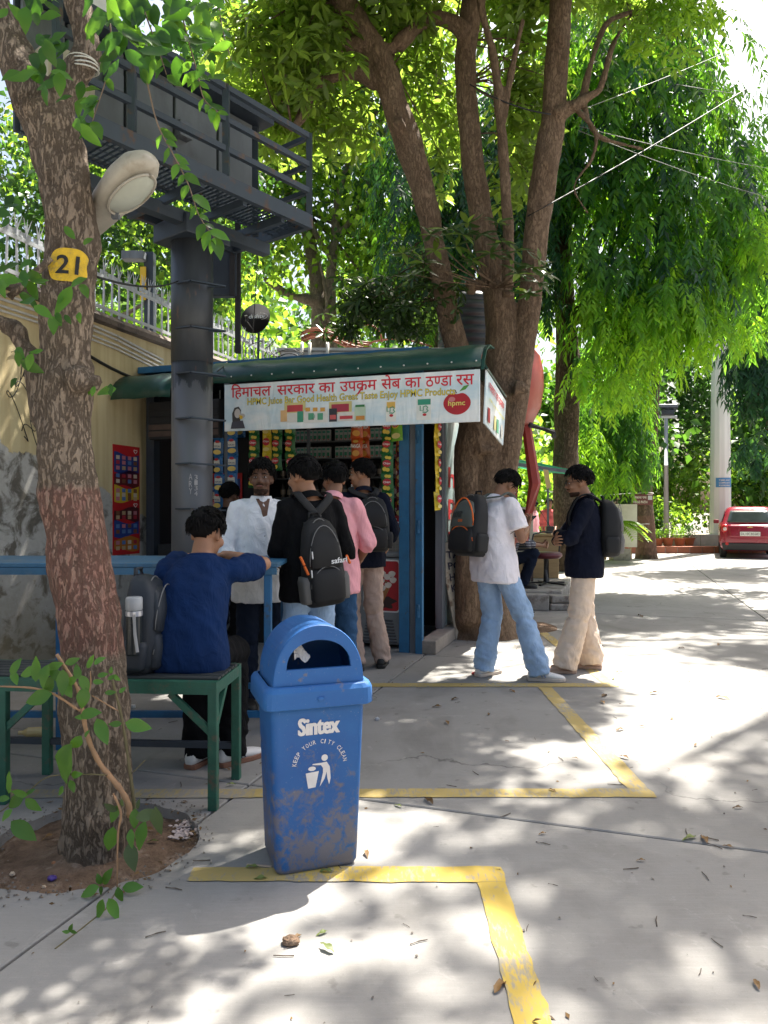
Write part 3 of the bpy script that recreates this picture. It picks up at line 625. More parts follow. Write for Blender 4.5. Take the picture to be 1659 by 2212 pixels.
def shelf_item(me, name, a_, z_, label, cat, group):
    o = bpy.data.objects.new(name, me); COL.objects.link(o); o.location = K(a_, b_s-0.045+random.uniform(-0.004, 0.004), z_+0.001); o.rotation_euler = (0, 0, -TH+R(random.uniform(-3, 3))); tag(o, label, cat, group)
for z_, lab in ((2.155, 'small juice carton standing on the upper shelf inside the kiosk'), (1.96, 'small juice carton standing on the lower carton shelf inside the kiosk')):
    for a_ in np.arange(-1.75, -0.5, 0.053):
        if abs(a_+1.285) > 0.03: shelf_item(cme, 'juice_carton', a_, z_, lab, 'carton', 'juice cartons on the kiosk shelves')
for z_, lab in ((1.74, 'dark bottle standing on the shelf under the juice cartons'), (1.52, 'dark bottle standing on the second shelf under the cartons')):
    for a_ in np.arange(-1.9, -0.3, 0.085): shelf_item(bme_, 'bottle', a_, z_, lab, 'bottle', 'dark bottles on the kiosk shelves')
# freezer
m_frz = mat('freezer_grey', (0.20, 0.205, 0.215), 0.45, var=0.12, vscale=4); m_frzd = mat('freezer_vent', (0.10, 0.10, 0.105), 0.5)
fz = thing('chest_freezer', 'grey chest freezer with red ice cream poster and louvred vent', 'freezer', K(-0.66, 0.14), -TH)
w = MB(); w.rbox((0, 0.31, 0.47), (0.92, 0.62, 0.86), 0.025); w.build('cabinet', m_frz, fz, smooth=False)
w = MB(); w.rbox((0, 0.31, 0.93), (0.94, 0.64, 0.05), 0.018); w.build('lid', m_frz, fz)
for sx_ in (-0.4, 0.4): 
    w = MB(); w.cyl((sx_, 0.1, 0), (sx_, 0.1, 0.05), 0.025, n=10); w.build('foot', m_dark, fz)
for q in range(8):
    w = MB(); w.rbox((0.22, -0.003, 0.07+0.03*q), (0.36-0.012*q, 0.012, 0.018), 0.004, rot=(R(25), 0, 0)); w.build('vent_slat', m_frzd, fz)
for q in range(8):
    w = MB(); w.rbox((-0.25, -0.003, 0.07+0.03*q), (0.3, 0.012, 0.018), 0.004, rot=(R(25), 0, 0)); w.build('vent_slat', m_frzd, fz)
w = MB(); w.rbox((0.22, -0.002, 0.315), (0.10, 0.014, 0.012), 0.004); w.build('handle', m_dark, fz)
def rrect(x0, z0, x1, z1, r_):
    out = []
    for cx, cz, a_ in ((x1-r_, z1-r_, 0), (x0+r_, z1-r_, 90), (x0+r_, z0+r_, 180), (x1-r_, z0+r_, 270)):
        out += [(cx+r_*math.cos(R(a_+t)), cz+r_*math.sin(R(a_+t))) for t in (0, 22, 45, 68, 90)]
    return out
def ffp(name, pts, c_, lay, par=fz):
    w_ = MB(); w_.add([V((x, -0.004-0.0012*lay, z)) for x, z in pts], [tuple(range(len(pts)))]); return w_.build(name, pcol(c_), par)
ffp('poster_border', rrect(0.05, 0.36, 0.43, 0.88, 0.035), (0.72, 0.70, 0.68), 0)
ffp('poster', rrect(0.063, 0.375, 0.417, 0.865, 0.028), (0.42, 0.012, 0.02), 1)
blob = [(0.25+0.13*math.cos(t)*(1+0.25*math.sin(5*t)), 0.46+0.065*math.sin(t)*(1+0.2*math.cos(7*t))) for t in np.linspace(0, 6.28, 30)[:-1]]
ffp('poster_splash', blob, (0.04, 0.015, 0.015), 2)
ffp('poster_cone', [(0.185, 0.60), (0.335, 0.62), (0.245, 0.43)], (0.38, 0.16, 0.05), 3)
for q in range(5):
    ffp('poster_cone_line', [(0.19+0.028*q, 0.60), (0.195+0.028*q, 0.60), (0.25+0.01*q, 0.45+0.02*q), (0.245+0.01*q, 0.45+0.02*q)], (0.2, 0.07, 0.02), 4)
for cx, cz in ((0.2, 0.63), (0.25, 0.60), (0.31, 0.63), (0.36, 0.68), (0.14, 0.67), (0.19, 0.70), (0.25, 0.74), (0.30, 0.71), (0.35, 0.74), (0.155, 0.75), (0.24, 0.67)):
    ffp('poster_cream', [(cx+0.036*math.cos(t)*(1+0.12*math.sin(3*t)), cz+0.03*math.sin(t)) for t in np.linspace(0, 6.28, 14)[:-1]], (0.72, 0.62, 0.55), 5)
for cx, cz in ((0.25, 0.69), (0.22, 0.73), (0.29, 0.66), (0.17, 0.71)): ffp('poster_nut', disc_pts(cx, cz, 0.014, 0.011, 8), (0.22, 0.09, 0.03), 6)
w = MB(); w.box((0.465, 0.3, 0.46), (0.006, 0.5, 0.8)); w.build('side_poster', pcol((0.40, 0.012, 0.02)), fz)
w = MB()
for cy, cz in ((0.2, 0.55), (0.3, 0.6), (0.25, 0.68), (0.33, 0.5)): w.ell((0.469, cy, cz), (0.002, 0.05, 0.04), nu=10, nv=6)
w.build('side_poster_cream', pcol((0.72, 0.62, 0.55)), fz)
# glass case / wire basket above the freezer and the payment placard (no code printed)
bk = thing('wire_rack', 'wire basket with red and white price card on top of the freezer', 'rack', K(-0.40, 0.20, 0.957), -TH)
w = MB(); m_wire = mat('wire', (0.35, 0.33, 0.3), 0.4, metal=0.5)
for q in range(9): w.bar((0.02+0.028*q, 0, 0), (0.02+0.028*q, 0, 0.22), 0.003, 0.003)
for q in range(9): w.bar((0.02, 0, 0.028*q), (0.245, 0, 0.028*q), 0.003, 0.003)
w.build('wire_front', m_wire, bk)
w = MB(); w.box((0.13, 0.012, 0.29), (0.23, 0.006, 0.13)); w.build('price_card', pcol((0.42, 0.02, 0.03)), bk)
w = MB(); text_mb(w, 'AHA', V((0.03, 0.007, 0.25)), XB, ZB, 0.2, 0.08, bold=0.02); w.build('card_lettering', pcol((0.72, 0.7, 0.68)), bk)
w = MB(); w.box((0.13, 0.10, 0.1), (0.22, 0.16, 0.2)); w.build('card_stack', mat('stack', (0.3, 0.28, 0.25), 0.8), bk)
pl = thing('payment_placard', 'white payment placard with a purple round emblem above the freezer', 'placard', K(-0.415, 0.13, 0.957), -TH)
w = MB(); w.prism([(0, 0.33), (0.12, 0.33), (0.12, 0.53), (0.095, 0.53), (0.085, 0.60), (0.06, 0.615), (0.035, 0.60), (0.025, 0.53), (0, 0.53)], 0.006, V((0, 0, 0)), XB, ZB); w.build('card', pcol((0.62, 0.6, 0.55)), pl)
w = MB(); w.cyl((0.06, 0.004, 0), (0.06, 0.004, 0.34), 0.006, n=6); w.build('stand', m_wire, pl)
w = MB(); w.add([V((x, -0.0072, z)) for x, z in disc_pts(0.06, 0.575, 0.028, 0.03, 16)], [tuple(range(16))]); w.build('emblem', pcol((0.09, 0.06, 0.2)), pl)
w = MB(); text_mb(w, 'पे', V((0.045, -0.008, 0.555)), XB, ZB, 0.03, 0.038, bold=0.01); w.build('emblem_lettering', pcol((0.7, 0.7, 0.7)), pl)
# ice cream menu posters
def menu_poster(name, label, O, Xd, Zd, w_, h_, seed):
    rn = random.Random(seed); N = Xd.cross(Zd).normalized()
    t = thing(name, label, 'poster', O)
    def rect(nm, x0, z0, x1, z1, c_, lay):
        b_ = MB(); q = [O+Xd*x+Zd*z+N*(0.001+0.0012*lay) for x, z in ((x0, z0), (x1, z0), (x1, z1), (x0, z1))]; b_.add(q, [(0, 1, 2, 3)]); return b_.build(nm, pcol(c_), t, world=True)
    b_ = MB(); b_.prism([(0, 0), (w_, 0), (w_, h_), (0, h_)], 0.004, O-N*0.004, Xd, Zd); b_.build('sheet', pcol((0.50, 0.015, 0.02)), t, world=True)
    def wave(nm, z0, z1, c_, lay, x0=0.04, x1=0.96):
        pts = [(w_*(x0+(x1-x0)*s), h_*(z0+0.018*math.sin(s*5+z0*20))) for s in np.linspace(0, 1, 10)]+[(w_*(x0+(x1-x0)*s), h_*(z1+0.02*math.sin(s*5+2+z1*20))) for s in np.linspace(1, 0, 10)]
        b2 = MB(); b2.add([O+Xd*x+Zd*z+N*(0.001+0.0012*lay) for x, z in pts], [tuple(range(20))]); b2.build(nm, pcol(c_), t, world=True)
    wave('blue_field', 0.74, 0.92, (0.02, 0.045, 0.22), 1); wave('maroon_field', 0.62, 0.755, (0.12, 0.01, 0.015), 1); wave('yellow_field', 0.49, 0.62, (0.62, 0.42, 0.03), 2); wave('blue_field', 0.17, 0.30, (0.02, 0.05, 0.25), 1); wave('maroon_field', 0.31, 0.42, (0.08, 0.01, 0.015), 1); wave('orange_field', 0.04, 0.15, (0.45, 0.16, 0.02), 1)
    for zi, z in enumerate((0.885, 0.84, 0.79, 0.72, 0.67, 0.585, 0.545, 0.51, 0.38, 0.34, 0.26, 0.21, 0.11, 0.06)):
        for xi in range(4):
            c_ = rn.choice([(0.5, 0.35, 0.2), (0.6, 0.5, 0.4), (0.4, 0.03, 0.05), (0.1, 0.2, 0.45), (0.55, 0.2, 0.25), (0.2, 0.08, 0.04)])
            x0 = w_*(0.10+0.215*xi); rect('menu_picture', x0, h_*z-0.018, x0+w_*0.13, h_*z+0.022, c_, 4)
    for zc in (0.955, 0.455):
        b2 = MB(); pth = [O+Xd*(w_*0.82+0.028*math.sin(q)**3)+Zd*(h_*zc+0.024*(0.81*math.cos(q)-0.31*math.cos(2*q)-0.12*math.cos(3*q)))+N*0.006 for q in np.linspace(0, 6.28, 24)]
        b2.tube(pth, 0.0035, 4); b2.build('heart_emblem', pcol((0.72, 0.62, 0.6)), t, world=True)
    return t
a0 = K(WA, ka(0, 0)*0)  # wall plane
def wallb(px):
    t = (px-829.5)/FPX; o = KO+UX*WA; return (t*o.y-o.x)/(VX.x-t*VX.y)
bq = wallb(243); O_ = K(WA+0.004, bq, 0); z1 = CAMH+(1104-957)/FPX*O_.y; z0 = CAMH+(1104-1198)/FPX*O_.y
menu_poster('menu_poster', 'red and blue ice cream menu poster on the yellow wall', V((O_.x, O_.y, z0)), VX, ZB, wallb(301)-bq, z1-z0, 3)
O_ = K(-2.93, 0.75, 0.95); menu_poster('menu_poster', 'dim red menu poster inside the dark left kiosk bay', O_, UX, ZB, 0.62, 0.85, 5)
kb(-2.95, 0.78, 0.9, -2.1, 0.8, 2.2, 'partition', m_dark)

# ================================================================== POLE AND BILLBOARD
PX, PY = P(415, 700, 6.2).x, 6.2
def pole_mat():
    m, nt, b, tc = newmat('billboard_pole_paint'); p = tc.outputs['Object']
    n1 = noise_n(nt, mapping(nt, p, (3, 3, 0.7)), 2.0, 6, 0.65); n2 = noise_n(nt, mapping(nt, p, (4, 4, 1)), 3.5, 7, 0.7)
    c = mixc(nt, ramp2(nt, n1, 0.3, 0.7), (0.032, 0.036, 0.042), (0.062, 0.068, 0.076)); c = mixc(nt, ramp2(nt, n2, 0.60, 0.68), c, (0.14, 0.085, 0.065))
    sx_ = nt.nodes.new('ShaderNodeSeparateXYZ'); nt.links.new(p, sx_.inputs[0]); ed = mathn(nt, 'ADD', sx_.outputs[2], mathn(nt, 'MULTIPLY', n2, 0.5))
    c = mixc(nt, mathn(nt, 'MULTIPLY', ramp2(nt, ed, 2.68, 2.66), 0.75), c, (0.16, 0.16, 0.17))
    nt.links.new(c, b.inputs['Base Color']); b.inputs['Roughness'].default_value = 0.45; b.inputs['Metallic'].default_value = 0.2; bumpn(nt, b, n2, 0.15, 0.01); return m
m_pole = pole_mat(); m_panelgrey = mat('billboard_sheet', (0.125, 0.14, 0.152), 0.5, var=0.3, vscale=2.5, col2=(0.08, 0.085, 0.09), c2scale=3, c2lo=0.52, c2hi=0.7, stretch=(1, 1, 0.4))
m_frame = mat('billboard_frame', (0.034, 0.047, 0.064), 0.5, var=0.2, vscale=6, col2=(0.10, 0.06, 0.035), c2scale=7, c2lo=0.60, c2hi=0.68)
m_frame_r = mat('billboard_rust_channel', (0.038, 0.052, 0.07), 0.6, var=0.2, vscale=6, col2=(0.10, 0.05, 0.025), c2scale=9, c2lo=0.54, c2hi=0.68)
bb_ = thing('billboard', 'dark steel billboard with railed catwalk on a thick round pole', 'billboard', (PX, PY, 0))
w = MB(); w.lathe([(0.172, 0.0), (0.172, 2.62)], (PX, PY, 0), 28); w.lathe([(0.172, 2.62), (0.176, 2.621), (0.176, 3.75)], (PX, PY, 0), 28); w.build('pole', m_pole, bb_, world=True, smooth=True, autosmooth=True)
w = MB(); w.lathe([(0.30, 0.0), (0.30, 0.03)], (PX, PY, 0), 20); w.build('base_plate', m_frame, bb_, world=True)
for q in range(9):
    z = 0.62+0.378*q
    if z > 3.6: break
    w = MB(); c_ = V((PX, PY, z)); 
    w.bar(c_+V((-0.09, -0.15, 0)), c_+V((0.05, -0.22, 0)), 0.035, 0.012); w.bar(c_+V((0.05, -0.22, 0)), c_+V((0.31, -0.10, -0.012)), 0.035, 0.012); w.bar(c_+V((0.14, -0.06, 0)), c_+V((0.29, -0.10, -0.012)), 0.02, 0.012)
    w.build('rung', m_frame, bb_, world=True)
w = MB()
for x, z0_, hh, ch in ((0.02, 1.62, 0.05, 'A'), (0.02, 1.56, 0.05, 'R'), (0.02, 1.50, 0.05, 'Y'), (0.065, 1.62, 0.04, '3'), (0.065, 1.575, 0.04, '1'), (0.065, 1.53, 0.04, '3'), (0.065, 1.485, 0.04, '4')):
    text_mb(w, ch, V((PX+x, PY-0.176, z0_)), XB, ZB, 0.028, hh)
w.build('scratched_writing', pcol((0.45, 0.42, 0.42)), bb_, world=True)
BD = V((0.615, 0.788, 0)); BN = V((0.788, -0.615, 0)); BR = V((-0.657, 6.35, 3.87))
def BB(t, n, z): return BR-BD*t-BN*n+V((0, 0, z))
def bbar(name, p0, p1, w_, h_, m_=None):
    b2 = MB(); b2.bar(p0, p1, w_, h_); return b2.build(name, m_ or m_frame, bb_, world=True)
LEN = 2.3
bbar('channel', BB(-0.02, 0, 0.03), BB(LEN, 0, 0.03), 0.05, 0.12, m_frame_r); bbar('channel', BB(-0.02, 1.0, 0.03), BB(1.75, 1.0, 0.03), 0.05, 0.12, m_frame_r)
bbar('channel', BB(0, 0.03, 0.03), BB(0, 0.97, 0.03), 0.05, 0.11, m_frame)
for z in (0.30, 0.53, 0.78): bbar('rail', BB(0.0, 0, z), BB(LEN, 0, z), 0.04, 0.045)
for z in (0.30, 0.53, 0.78): bbar('rail', BB(0.0, 0.02, z), BB(0.0, 0.42, z), 0.035, 0.04)
for t in (0.0, 0.93, 1.75, 2.28): bbar('rail_post', BB(t, 0.0, 0.09), BB(t, 0.0, 0.80), 0.05, 0.05)
for t in np.arange(0.3, LEN, 0.42): bbar('cross_beam', BB(t, 0.02, -0.035), BB(t, 0.99 if t < 1.75 else 0.55, -0.035), 0.04, 0.06)
bbar('long_beam', BB(0, 0.55, -0.10), BB(1.9, 0.55, -0.10), 0.10, 0.10)
w = MB()
for t in np.arange(0.02, LEN, 0.045): w.bar(BB(t, 0.03, 0.012), BB(t, 0.48, 0.012), 0.006, 0.015)
for n_ in np.arange(0.05, 0.5, 0.1): w.bar(BB(0, n_, 0.012), BB(LEN, n_, 0.012), 0.005, 0.012)
tag(w.build('grating', m_frame, bb_, world=True), kind='stuff')
edges = [0.22, 0.62, 1.06, 1.50, 1.96, 2.28]
for e0, e1 in zip(edges[:-1], edges[1:]):
    w = MB(); x0, x1 = BB(e0+0.012, 0.5, 0), BB(e1-0.012, 0.5, 0); c_ = (x0+x1)/2+V((0, 0, 0.50))
    w.rbox(c_, ((x1-x0).length, 0.04, 0.88), 0.006, rot=Matrix.Rotation(math.atan2(BD.y, BD.x), 3, 'Z')); w.build('sheet_panel', m_panelgrey, bb_, world=True)
w = MB(); w.rbox(BB(LEN/2+0.1, 0.54, 0.5), (LEN-0.2, 0.03, 0.9), 0.004, rot=Matrix.Rotation(math.atan2(BD.y, BD.x), 3, 'Z')); w.build('back_sheet', m_dblue, bb_, world=True)
bbar('panel_edge_post', BB(0.18, 0.50, -0.03), BB(0.18, 0.50, 1.0), 0.05, 0.05, m_dblue)
bbar('top_cap', BB(0.1, 0.44, 0.98), BB(LEN, 0.44, 0.98), 0.20, 0.06, m_dblue)
bbar('top_cap', BB(0.1, 0.80, 0.99), BB(1.75, 0.80, 0.99), 0.40, 0.04, m_dark)
w = MB(); c_ = V((PX, PY, 3.72)); w.rbox(c_, (0.46, 0.46, 0.16), 0.01, rot=Matrix.Rotation(math.atan2(BD.y, BD.x), 3, 'Z')); w.build('pole_head', m_dblue, bb_, world=True)
m_cream = mat('cream_cabinet', (0.42, 0.39, 0.30), 0.55, var=0.15, vscale=5, col2=(0.2, 0.16, 0.11), c2scale=6, c2lo=0.6, c2hi=0.75)
rot38 = Matrix.Rotation(math.atan2(BD.y, BD.x), 3, 'Z')
w = MB(); w.rbox(BB(2.02, 0.385, 0.42), (0.34, 0.18, 0.42), 0.01, rot=rot38); w.build('meter_cabinet', m_cream, bb_, world=True)
w = MB(); w.rbox(BB(1.96, 0.285, 0.52), (0.12, 0.03, 0.12), 0.006, rot=rot38); w.build('cabinet_grille', m_dark, bb_, world=True)
for t, z in ((1.62, 0.66), (1.0, 0.56)):
    w = MB(); w.rbox(BB(t, 0.44, z), (0.12, 0.08, 0.13), 0.006, rot=rot38); w.build('switch_box', m_greyst, bb_, world=True)
w = MB(); w.rbox(BB(1.72, 0.62, 1.22), (0.40, 0.03, 0.50), 0.004, rot=rot38); w.build('white_sheet', mat('white_sheet', (0.7, 0.69, 0.66), 0.5), bb_, world=True)
w = MB(); w.tube([BB(1.8, 0.27, 0.6), BB(2.1, 0.12, 0.42), BB(2.28, 0.0, 0.18)], 0.009, 6); w.build('white_cable', m_pipe, bb_, world=True)
# dark sign frame behind the pole
sf = thing('hanging_sign', 'narrow dark sign panel on a thin black post behind the round pole', 'sign', P(514, 770, 7.05)*1.0)
q0 = P(514, 480, 7.05); w = MB(); w.bar(V((q0.x, 7.05, 2.90)), q0, 0.05, 0.05); w.build('post', m_dark, sf, world=True)
w = MB(); c_ = (P(447, 500, 7.05)+P(512, 640, 7.05))/2; w.rbox(c_, (0.30, 0.10, 0.63), 0.01); w.build('panel', m_dblue, sf, world=True)
w = MB(); w.rbox(c_+V((0.11, -0.055, 0)), (0.05, 0.02, 0.64), 0.004); w.build('panel_edge', m_dark, sf, world=True)
# flag/flood lamp post beyond the fence
fp = thing('floodlight_post', 'black post with grey floodlight and yellow tag behind the spiked fence', 'lamp post', P(325, 720, 8.8))
q0, q1 = P(325, 720, 8.8), P(324, 545, 8.8); w = MB(); w.bar(V((q0.x, q0.y, 0)), q1, 0.11, 0.11); w.build('post', m_dblue, fp, world=True)
w = MB(); w.rbox(P(290, 552, 8.7), (0.27, 0.14, 0.10), 0.01); w.bar(P(300, 560, 8.75), P(325, 562, 8.8), 0.03, 0.03); w.build('floodlight', m_greyst, fp, world=True)
w = MB(); w.rbox(P(309, 610, 8.7), (0.07, 0.02, 0.40), 0.004); w.build('yellow_tag', mat('tag_yellow', (0.6, 0.38, 0.02), 0.5), fp, world=True)

# ================================================================== street lamp on the near tree
m_lamp = mat('lamp_housing', (0.40, 0.37, 0.31), 0.5, var=0.18, vscale=6, col2=(0.22, 0.17, 0.12), c2scale=5, c2lo=0.55, c2hi=0.75)
sl = thing('street_lamp', 'old cream street lamp head with glass bowl fixed behind the trunk', 'street lamp', P(205, 470, 3.12))
A_, B_ = P(176, 520, 3.30), P(322, 342, 2.80); ax = (B_-A_).normalized(); L_ = (B_-A_).length
dn = V((0.62, -0.45, -0.62)); dn = (dn-ax*dn.dot(ax)).normalized(); sd = ax.cross(dn).normalized()
prof = [(0.0, 0.040, 0.045), (0.10, 0.050, 0.055), (0.30, 0.068, 0.072), (0.5, 0.082, 0.09), (0.72, 0.090, 0.095), (0.88, 0.080, 0.08), (0.97, 0.055, 0.05), (1.0, 0.025, 0.02)]
w = MB(); w.loft([[A_+ax*(t*L_)+sd*(math.cos(q)*hw)+dn*((-math.sin(q))*hd*(1.0 if math.sin(q) > 0 else 0.45)) for q in np.linspace(0, 2*math.pi, 21)[:-1]] for t, hw, hd in prof]); w.build('housing', m_lamp, sl, world=True, smooth=True)
m_glass = mat('lamp_glass', (0.42, 0.44, 0.38), 0.12, var=0.15, vscale=3)
w = MB(); 
w.grid(lambda s, t: A_+ax*((0.52+0.42*s)*L_)+sd*((t-0.5)*2*0.068*math.sqrt(max(0.0, 1-abs(2*s-1)**2.6)))+dn*(0.046+0.03*(1-(2*s-1)**2)*(1-(2*t-1)**2)), 12, 10); w.build('glass_bowl', m_glass, sl, world=True, smooth=True)
w = MB(); w.tube([A_+ax*((0.73+0.225*math.cos(q))*L_)+sd*(0.073*math.sin(q))+dn*0.046 for q in np.linspace(0, 2*math.pi, 25)], 0.006, 6); w.build('bowl_rim', m_lamp, sl, world=True, smooth=True)
w = MB(); w.box(A_+ax*0.5*L_+dn*0.05, (0.03, 0.02, 0.03)); w.build('latch', m_greyst, sl, world=True)
w = MB(); w.tube([A_+ax*0.02, A_-ax*0.10, P(165, 520, 3.02)], [0.03, 0.028, 0.028], 8); w.build('bracket', m_greyst, sl, world=True)

# ================================================================== dish, hut, tank, hose
m_black = mat('black_plastic', (0.012, 0.012, 0.014), 0.4, var=0.1)
m_dishblk = mat('dish_black', (0.012, 0.012, 0.013), 0.85, var=0.1, spec=0.15)
ds = thing('satellite_dish', 'black satellite dish with white lettering above the fence', 'satellite dish', P(553, 770, 10.6))
dc = P(554, 690, 10.4); dnrm = V((-0.15, -0.95, 0.28)).normalized(); dx, dy, _ = frame(dnrm)
if dx.x < 0: dx = -dx
dyv = dnrm.cross(dx)*-1 if dnrm.cross(dx).z < 0 else dnrm.cross(dx)
w = MB(); w.loft([[dc+dx*(r_*0.215*math.cos(q))+dyv*(r_*0.235*math.sin(q))+dnrm*(0.05*r_*r_) for q in np.linspace(0, 2*math.pi, 33)[:-1]] for r_ in (0.02, 0.3, 0.6, 0.85, 1.0)]); w.build('reflector', m_dishblk, ds, world=True, smooth=True, solid=0.008)
w = MB(); text_mb(w, 'dishtv', dc-dx*0.10+dnrm*0.055-dyv*0.0, dx, dyv, 0.24, 0.065, bold=0.01); w.build('lettering', pcol((0.5, 0.5, 0.5)), ds, world=True)
w = MB(); w.tube([dc+dnrm*0.055+dx*(0.13*math.cos(q)+0.05)+dyv*(0.055*math.sin(q)+0.03) for q in np.linspace(-1.2, 1.4, 10)], 0.004, 4); w.build('logo_arc', pcol((0.5, 0.5, 0.5)), ds, world=True)
w = MB(); w.tube([dc-dyv*0.2, dc-dyv*0.22+dnrm*0.35], 0.01, 6); w.cyl(dc-dyv*0.22+dnrm*0.35, dc-dyv*0.17+dnrm*0.41, 0.025, n=8); w.build('feed_arm', m_black, ds, world=True)
w = MB(); w.tube([dc-dnrm*0.02, dc-dnrm*0.10-V((0, 0, 0.15)), V((dc.x, dc.y+0.1, 3.3)), V((dc.x, dc.y+0.1, 2.9))], 0.02, 8); w.build('mast', m_dblue, ds, world=True)
hut = thing('tiled_hut', 'low flat hut faced with white tiles behind the kiosk', 'hut', (0.2, 10.6, 0))
m_tile = mat('white_tile', (0.62, 0.62, 0.62), 0.25, var=0.06); m_grout = mat('tile_grout', (0.35, 0.35, 0.36), 0.8)
w = MB(); w.box2((-1.45, 10.2, 0), (1.75, 12.0, 3.62)); w.build('walls', m_grout, hut, world=True)
w = MB(); w.rbox((0, 0, 0), (0.292, 0.012, 0.142), 0.003, seg=1); tme = w.mesh('tile', m_tile)
for i_ in range(10):
    for j_ in range(4):
        o = bpy.data.objects.new('tile', tme); COL.objects.link(o); o.parent = hut; o.location = V((-1.30+0.30*i_+(0.0 if j_ % 2 else 0.0), 10.196, 3.545-0.15*j_))-hut.location
w = MB(); w.box2((-1.5, 10.15, 3.622), (1.8, 12.05, 3.66)); w.build('roof_slab', mat('roof_white', (0.5, 0.5, 0.5), 0.7), hut, world=True)
for sx_ in (-1.16, -1.05, -0.80):
    w = MB(); w.tube([V((sx_, 10.3, 3.66)), V((sx_, 10.22, 3.74)), V((sx_+0.01, 10.14, 3.70)), V((sx_, 10.13, 3.3))], 0.022, 8); w.build('drain_pipe', m_pipe, hut, world=True, smooth=True)
tk = thing('water_tank', 'black ribbed plastic water tank seen between the tree stems', 'water tank', (1.27, 10.75, 3.66))
prof = [(0.01, 0.0), (0.46, 0.0), (0.47, 0.03)]
for q in range(6): prof += [(0.47, 0.04+0.12*q), (0.47, 0.10+0.12*q), (0.445, 0.115+0.12*q), (0.445, 0.145+0.12*q)]
prof += [(0.46, 0.77), (0.40, 0.86), (0.2, 0.92), (0.19, 0.98), (0.01, 0.985)]
w = MB(); w.lathe(prof, n=28); w.build('tank_body', mat('tank_black', (0.02, 0.023, 0.028), 0.4), tk, smooth=True)
w = MB(); w.lathe([(0.21, 0.95), (0.22, 0.96), (0.22, 1.0), (0.01, 1.02)], n=20); w.build('lid', m_black, tk)
hs = thing('hose_bundle', 'bundle of rust brown hose lying on the white tiled hut', 'hose', (-0.75, 10.5, 3.66))
m_hose = mat('hose_brown', (0.22, 0.065, 0.03), 0.55)
for q in range(9):
    w = MB(); ph = q*0.35; w.tube([V((-0.45+1.0*t+0.02*math.sin(q*2), 0.06*math.sin(q*1.9)+0.05*math.sin(t*6+ph), 0.05+0.035*(q % 4)+0.24*math.sin(math.pi*(0.25+t*0.75))**2*(1-t)*1.2)) for t in np.linspace(0, 1, 14)], 0.016, 6); w.build('hose', m_hose, hs, smooth=True)
w = MB(); w.tube([V((0.5+0.22*math.cos(q), 0.0, 0.16+0.26*math.sin(q))) for q in np.linspace(0, math.pi, 14)]+[V((0.2, 0, 0.0))], 0.014, 6); w.build('hose', m_hose, hs, smooth=True)
w = MB(); w.tube([V((0.35+1.1*t, 0.05, 0.10+0.12*math.sin(t*3.1))) for t in np.linspace(0, 1, 14)], 0.014, 6); w.build('hose', m_hose, hs, smooth=True)
# ================================================================== TABLE, BENCH, BIN
m_tblue = mat('table_blue_paint', (0.03, 0.12, 0.22), 0.5, var=0.3, vscale=5, col2=(0.10, 0.15, 0.18), c2scale=6, c2lo=0.5, c2hi=0.7, bump=0.2, bscale=40)
m_tleg = mat('table_leg_blue', (0.012, 0.11, 0.26), 0.45, var=0.25, vscale=8, col2=(0.05, 0.06, 0.07), c2scale=12, c2lo=0.6, c2hi=0.7)
tb = thing('standing_table', 'long blue painted steel table the men lean on', 'table', (-1.7, 4.45, 0))
TZ = 1.06
w = MB(); w.rbox((-1.72, 4.45, TZ-0.012), (2.24, 0.72, 0.024), 0.004); w.build('table_top', m_tblue, tb, world=True)
for y_ in (4.10, 4.80): 
    w = MB(); w.box((-1.72, y_, TZ-0.045), (2.22, 0.03, 0.04)); w.build('apron', m_tblue, tb, world=True)
for x_, y_ in ((-1.84, 4.11), (-0.66, 4.11), (-1.84, 4.78), (-0.66, 4.78), (-2.75, 4.11), (-2.75, 4.78)):
    w = MB(); w.rbox((x_, y_, (TZ-0.066)/2), (0.042, 0.042, TZ-0.066), 0.004); w.build('leg', m_tleg, tb, world=True)
for y_ in (4.11, 4.78):
    w = MB(); w.box((-1.7, y_, 0.20), (2.06, 0.028, 0.035)); w.build('foot_rail', m_tleg, tb, world=True)
w = MB(); w.box((-1.84, 4.44, 0.20), (0.028, 0.62, 0.03)); w.build('foot_rail', m_tleg, tb, world=True)
w = MB(); # chalky scribble on the top
for q in range(5):
    pts = [V((-1.25+0.07*q+0.05*t+0.012*math.sin(t*14+q), 4.22+0.05*math.sin(t*8+q*2), TZ+0.002)) for t in np.linspace(0, 1, 16)]
    w.tube(pts, 0.0016, 4)
w.build('chalk_scribble', pcol((0.4, 0.45, 0.48)), tb, world=True)
m_bgreen = mat('bench_green_paint', (0.018, 0.10, 0.065), 0.5, var=0.25, vscale=8, col2=(0.11, 0.08, 0.055), c2scale=10, c2lo=0.56, c2hi=0.68, bump=0.2, bscale=50)
m_bslat = mat('bench_slat', (0.035, 0.04, 0.04), 0.55, var=0.3, vscale=9, stretch=(0.4, 4, 1), bump=0.2, bscale=40)
bn_ = thing('slatted_bench', 'dark slatted bench on a rusty green steel frame', 'bench', (-1.4, 3.5, 0), R(-4))
BZ = 0.58; bx0, bx1, by0, by1 = -1.95, 0.66, -0.20, 0.22
for x_, y_ in ((bx0+0.02, by0+0.02), (bx1-0.02, by0+0.02), (bx0+0.02, by1-0.02), (bx1-0.02, by1-0.02), (-0.35, by0+0.02), (-0.35, by1-0.02)):
    w = MB(); w.rbox((x_, y_, (BZ-0.02)/2), (0.042, 0.042, BZ-0.02), 0.004); w.build('leg', m_bgreen, bn_)
w = MB(); w.box2((bx0, by0, BZ-0.055), (bx1, by0+0.04, BZ+0.002)); w.build('seat_rail', m_bgreen, bn_)
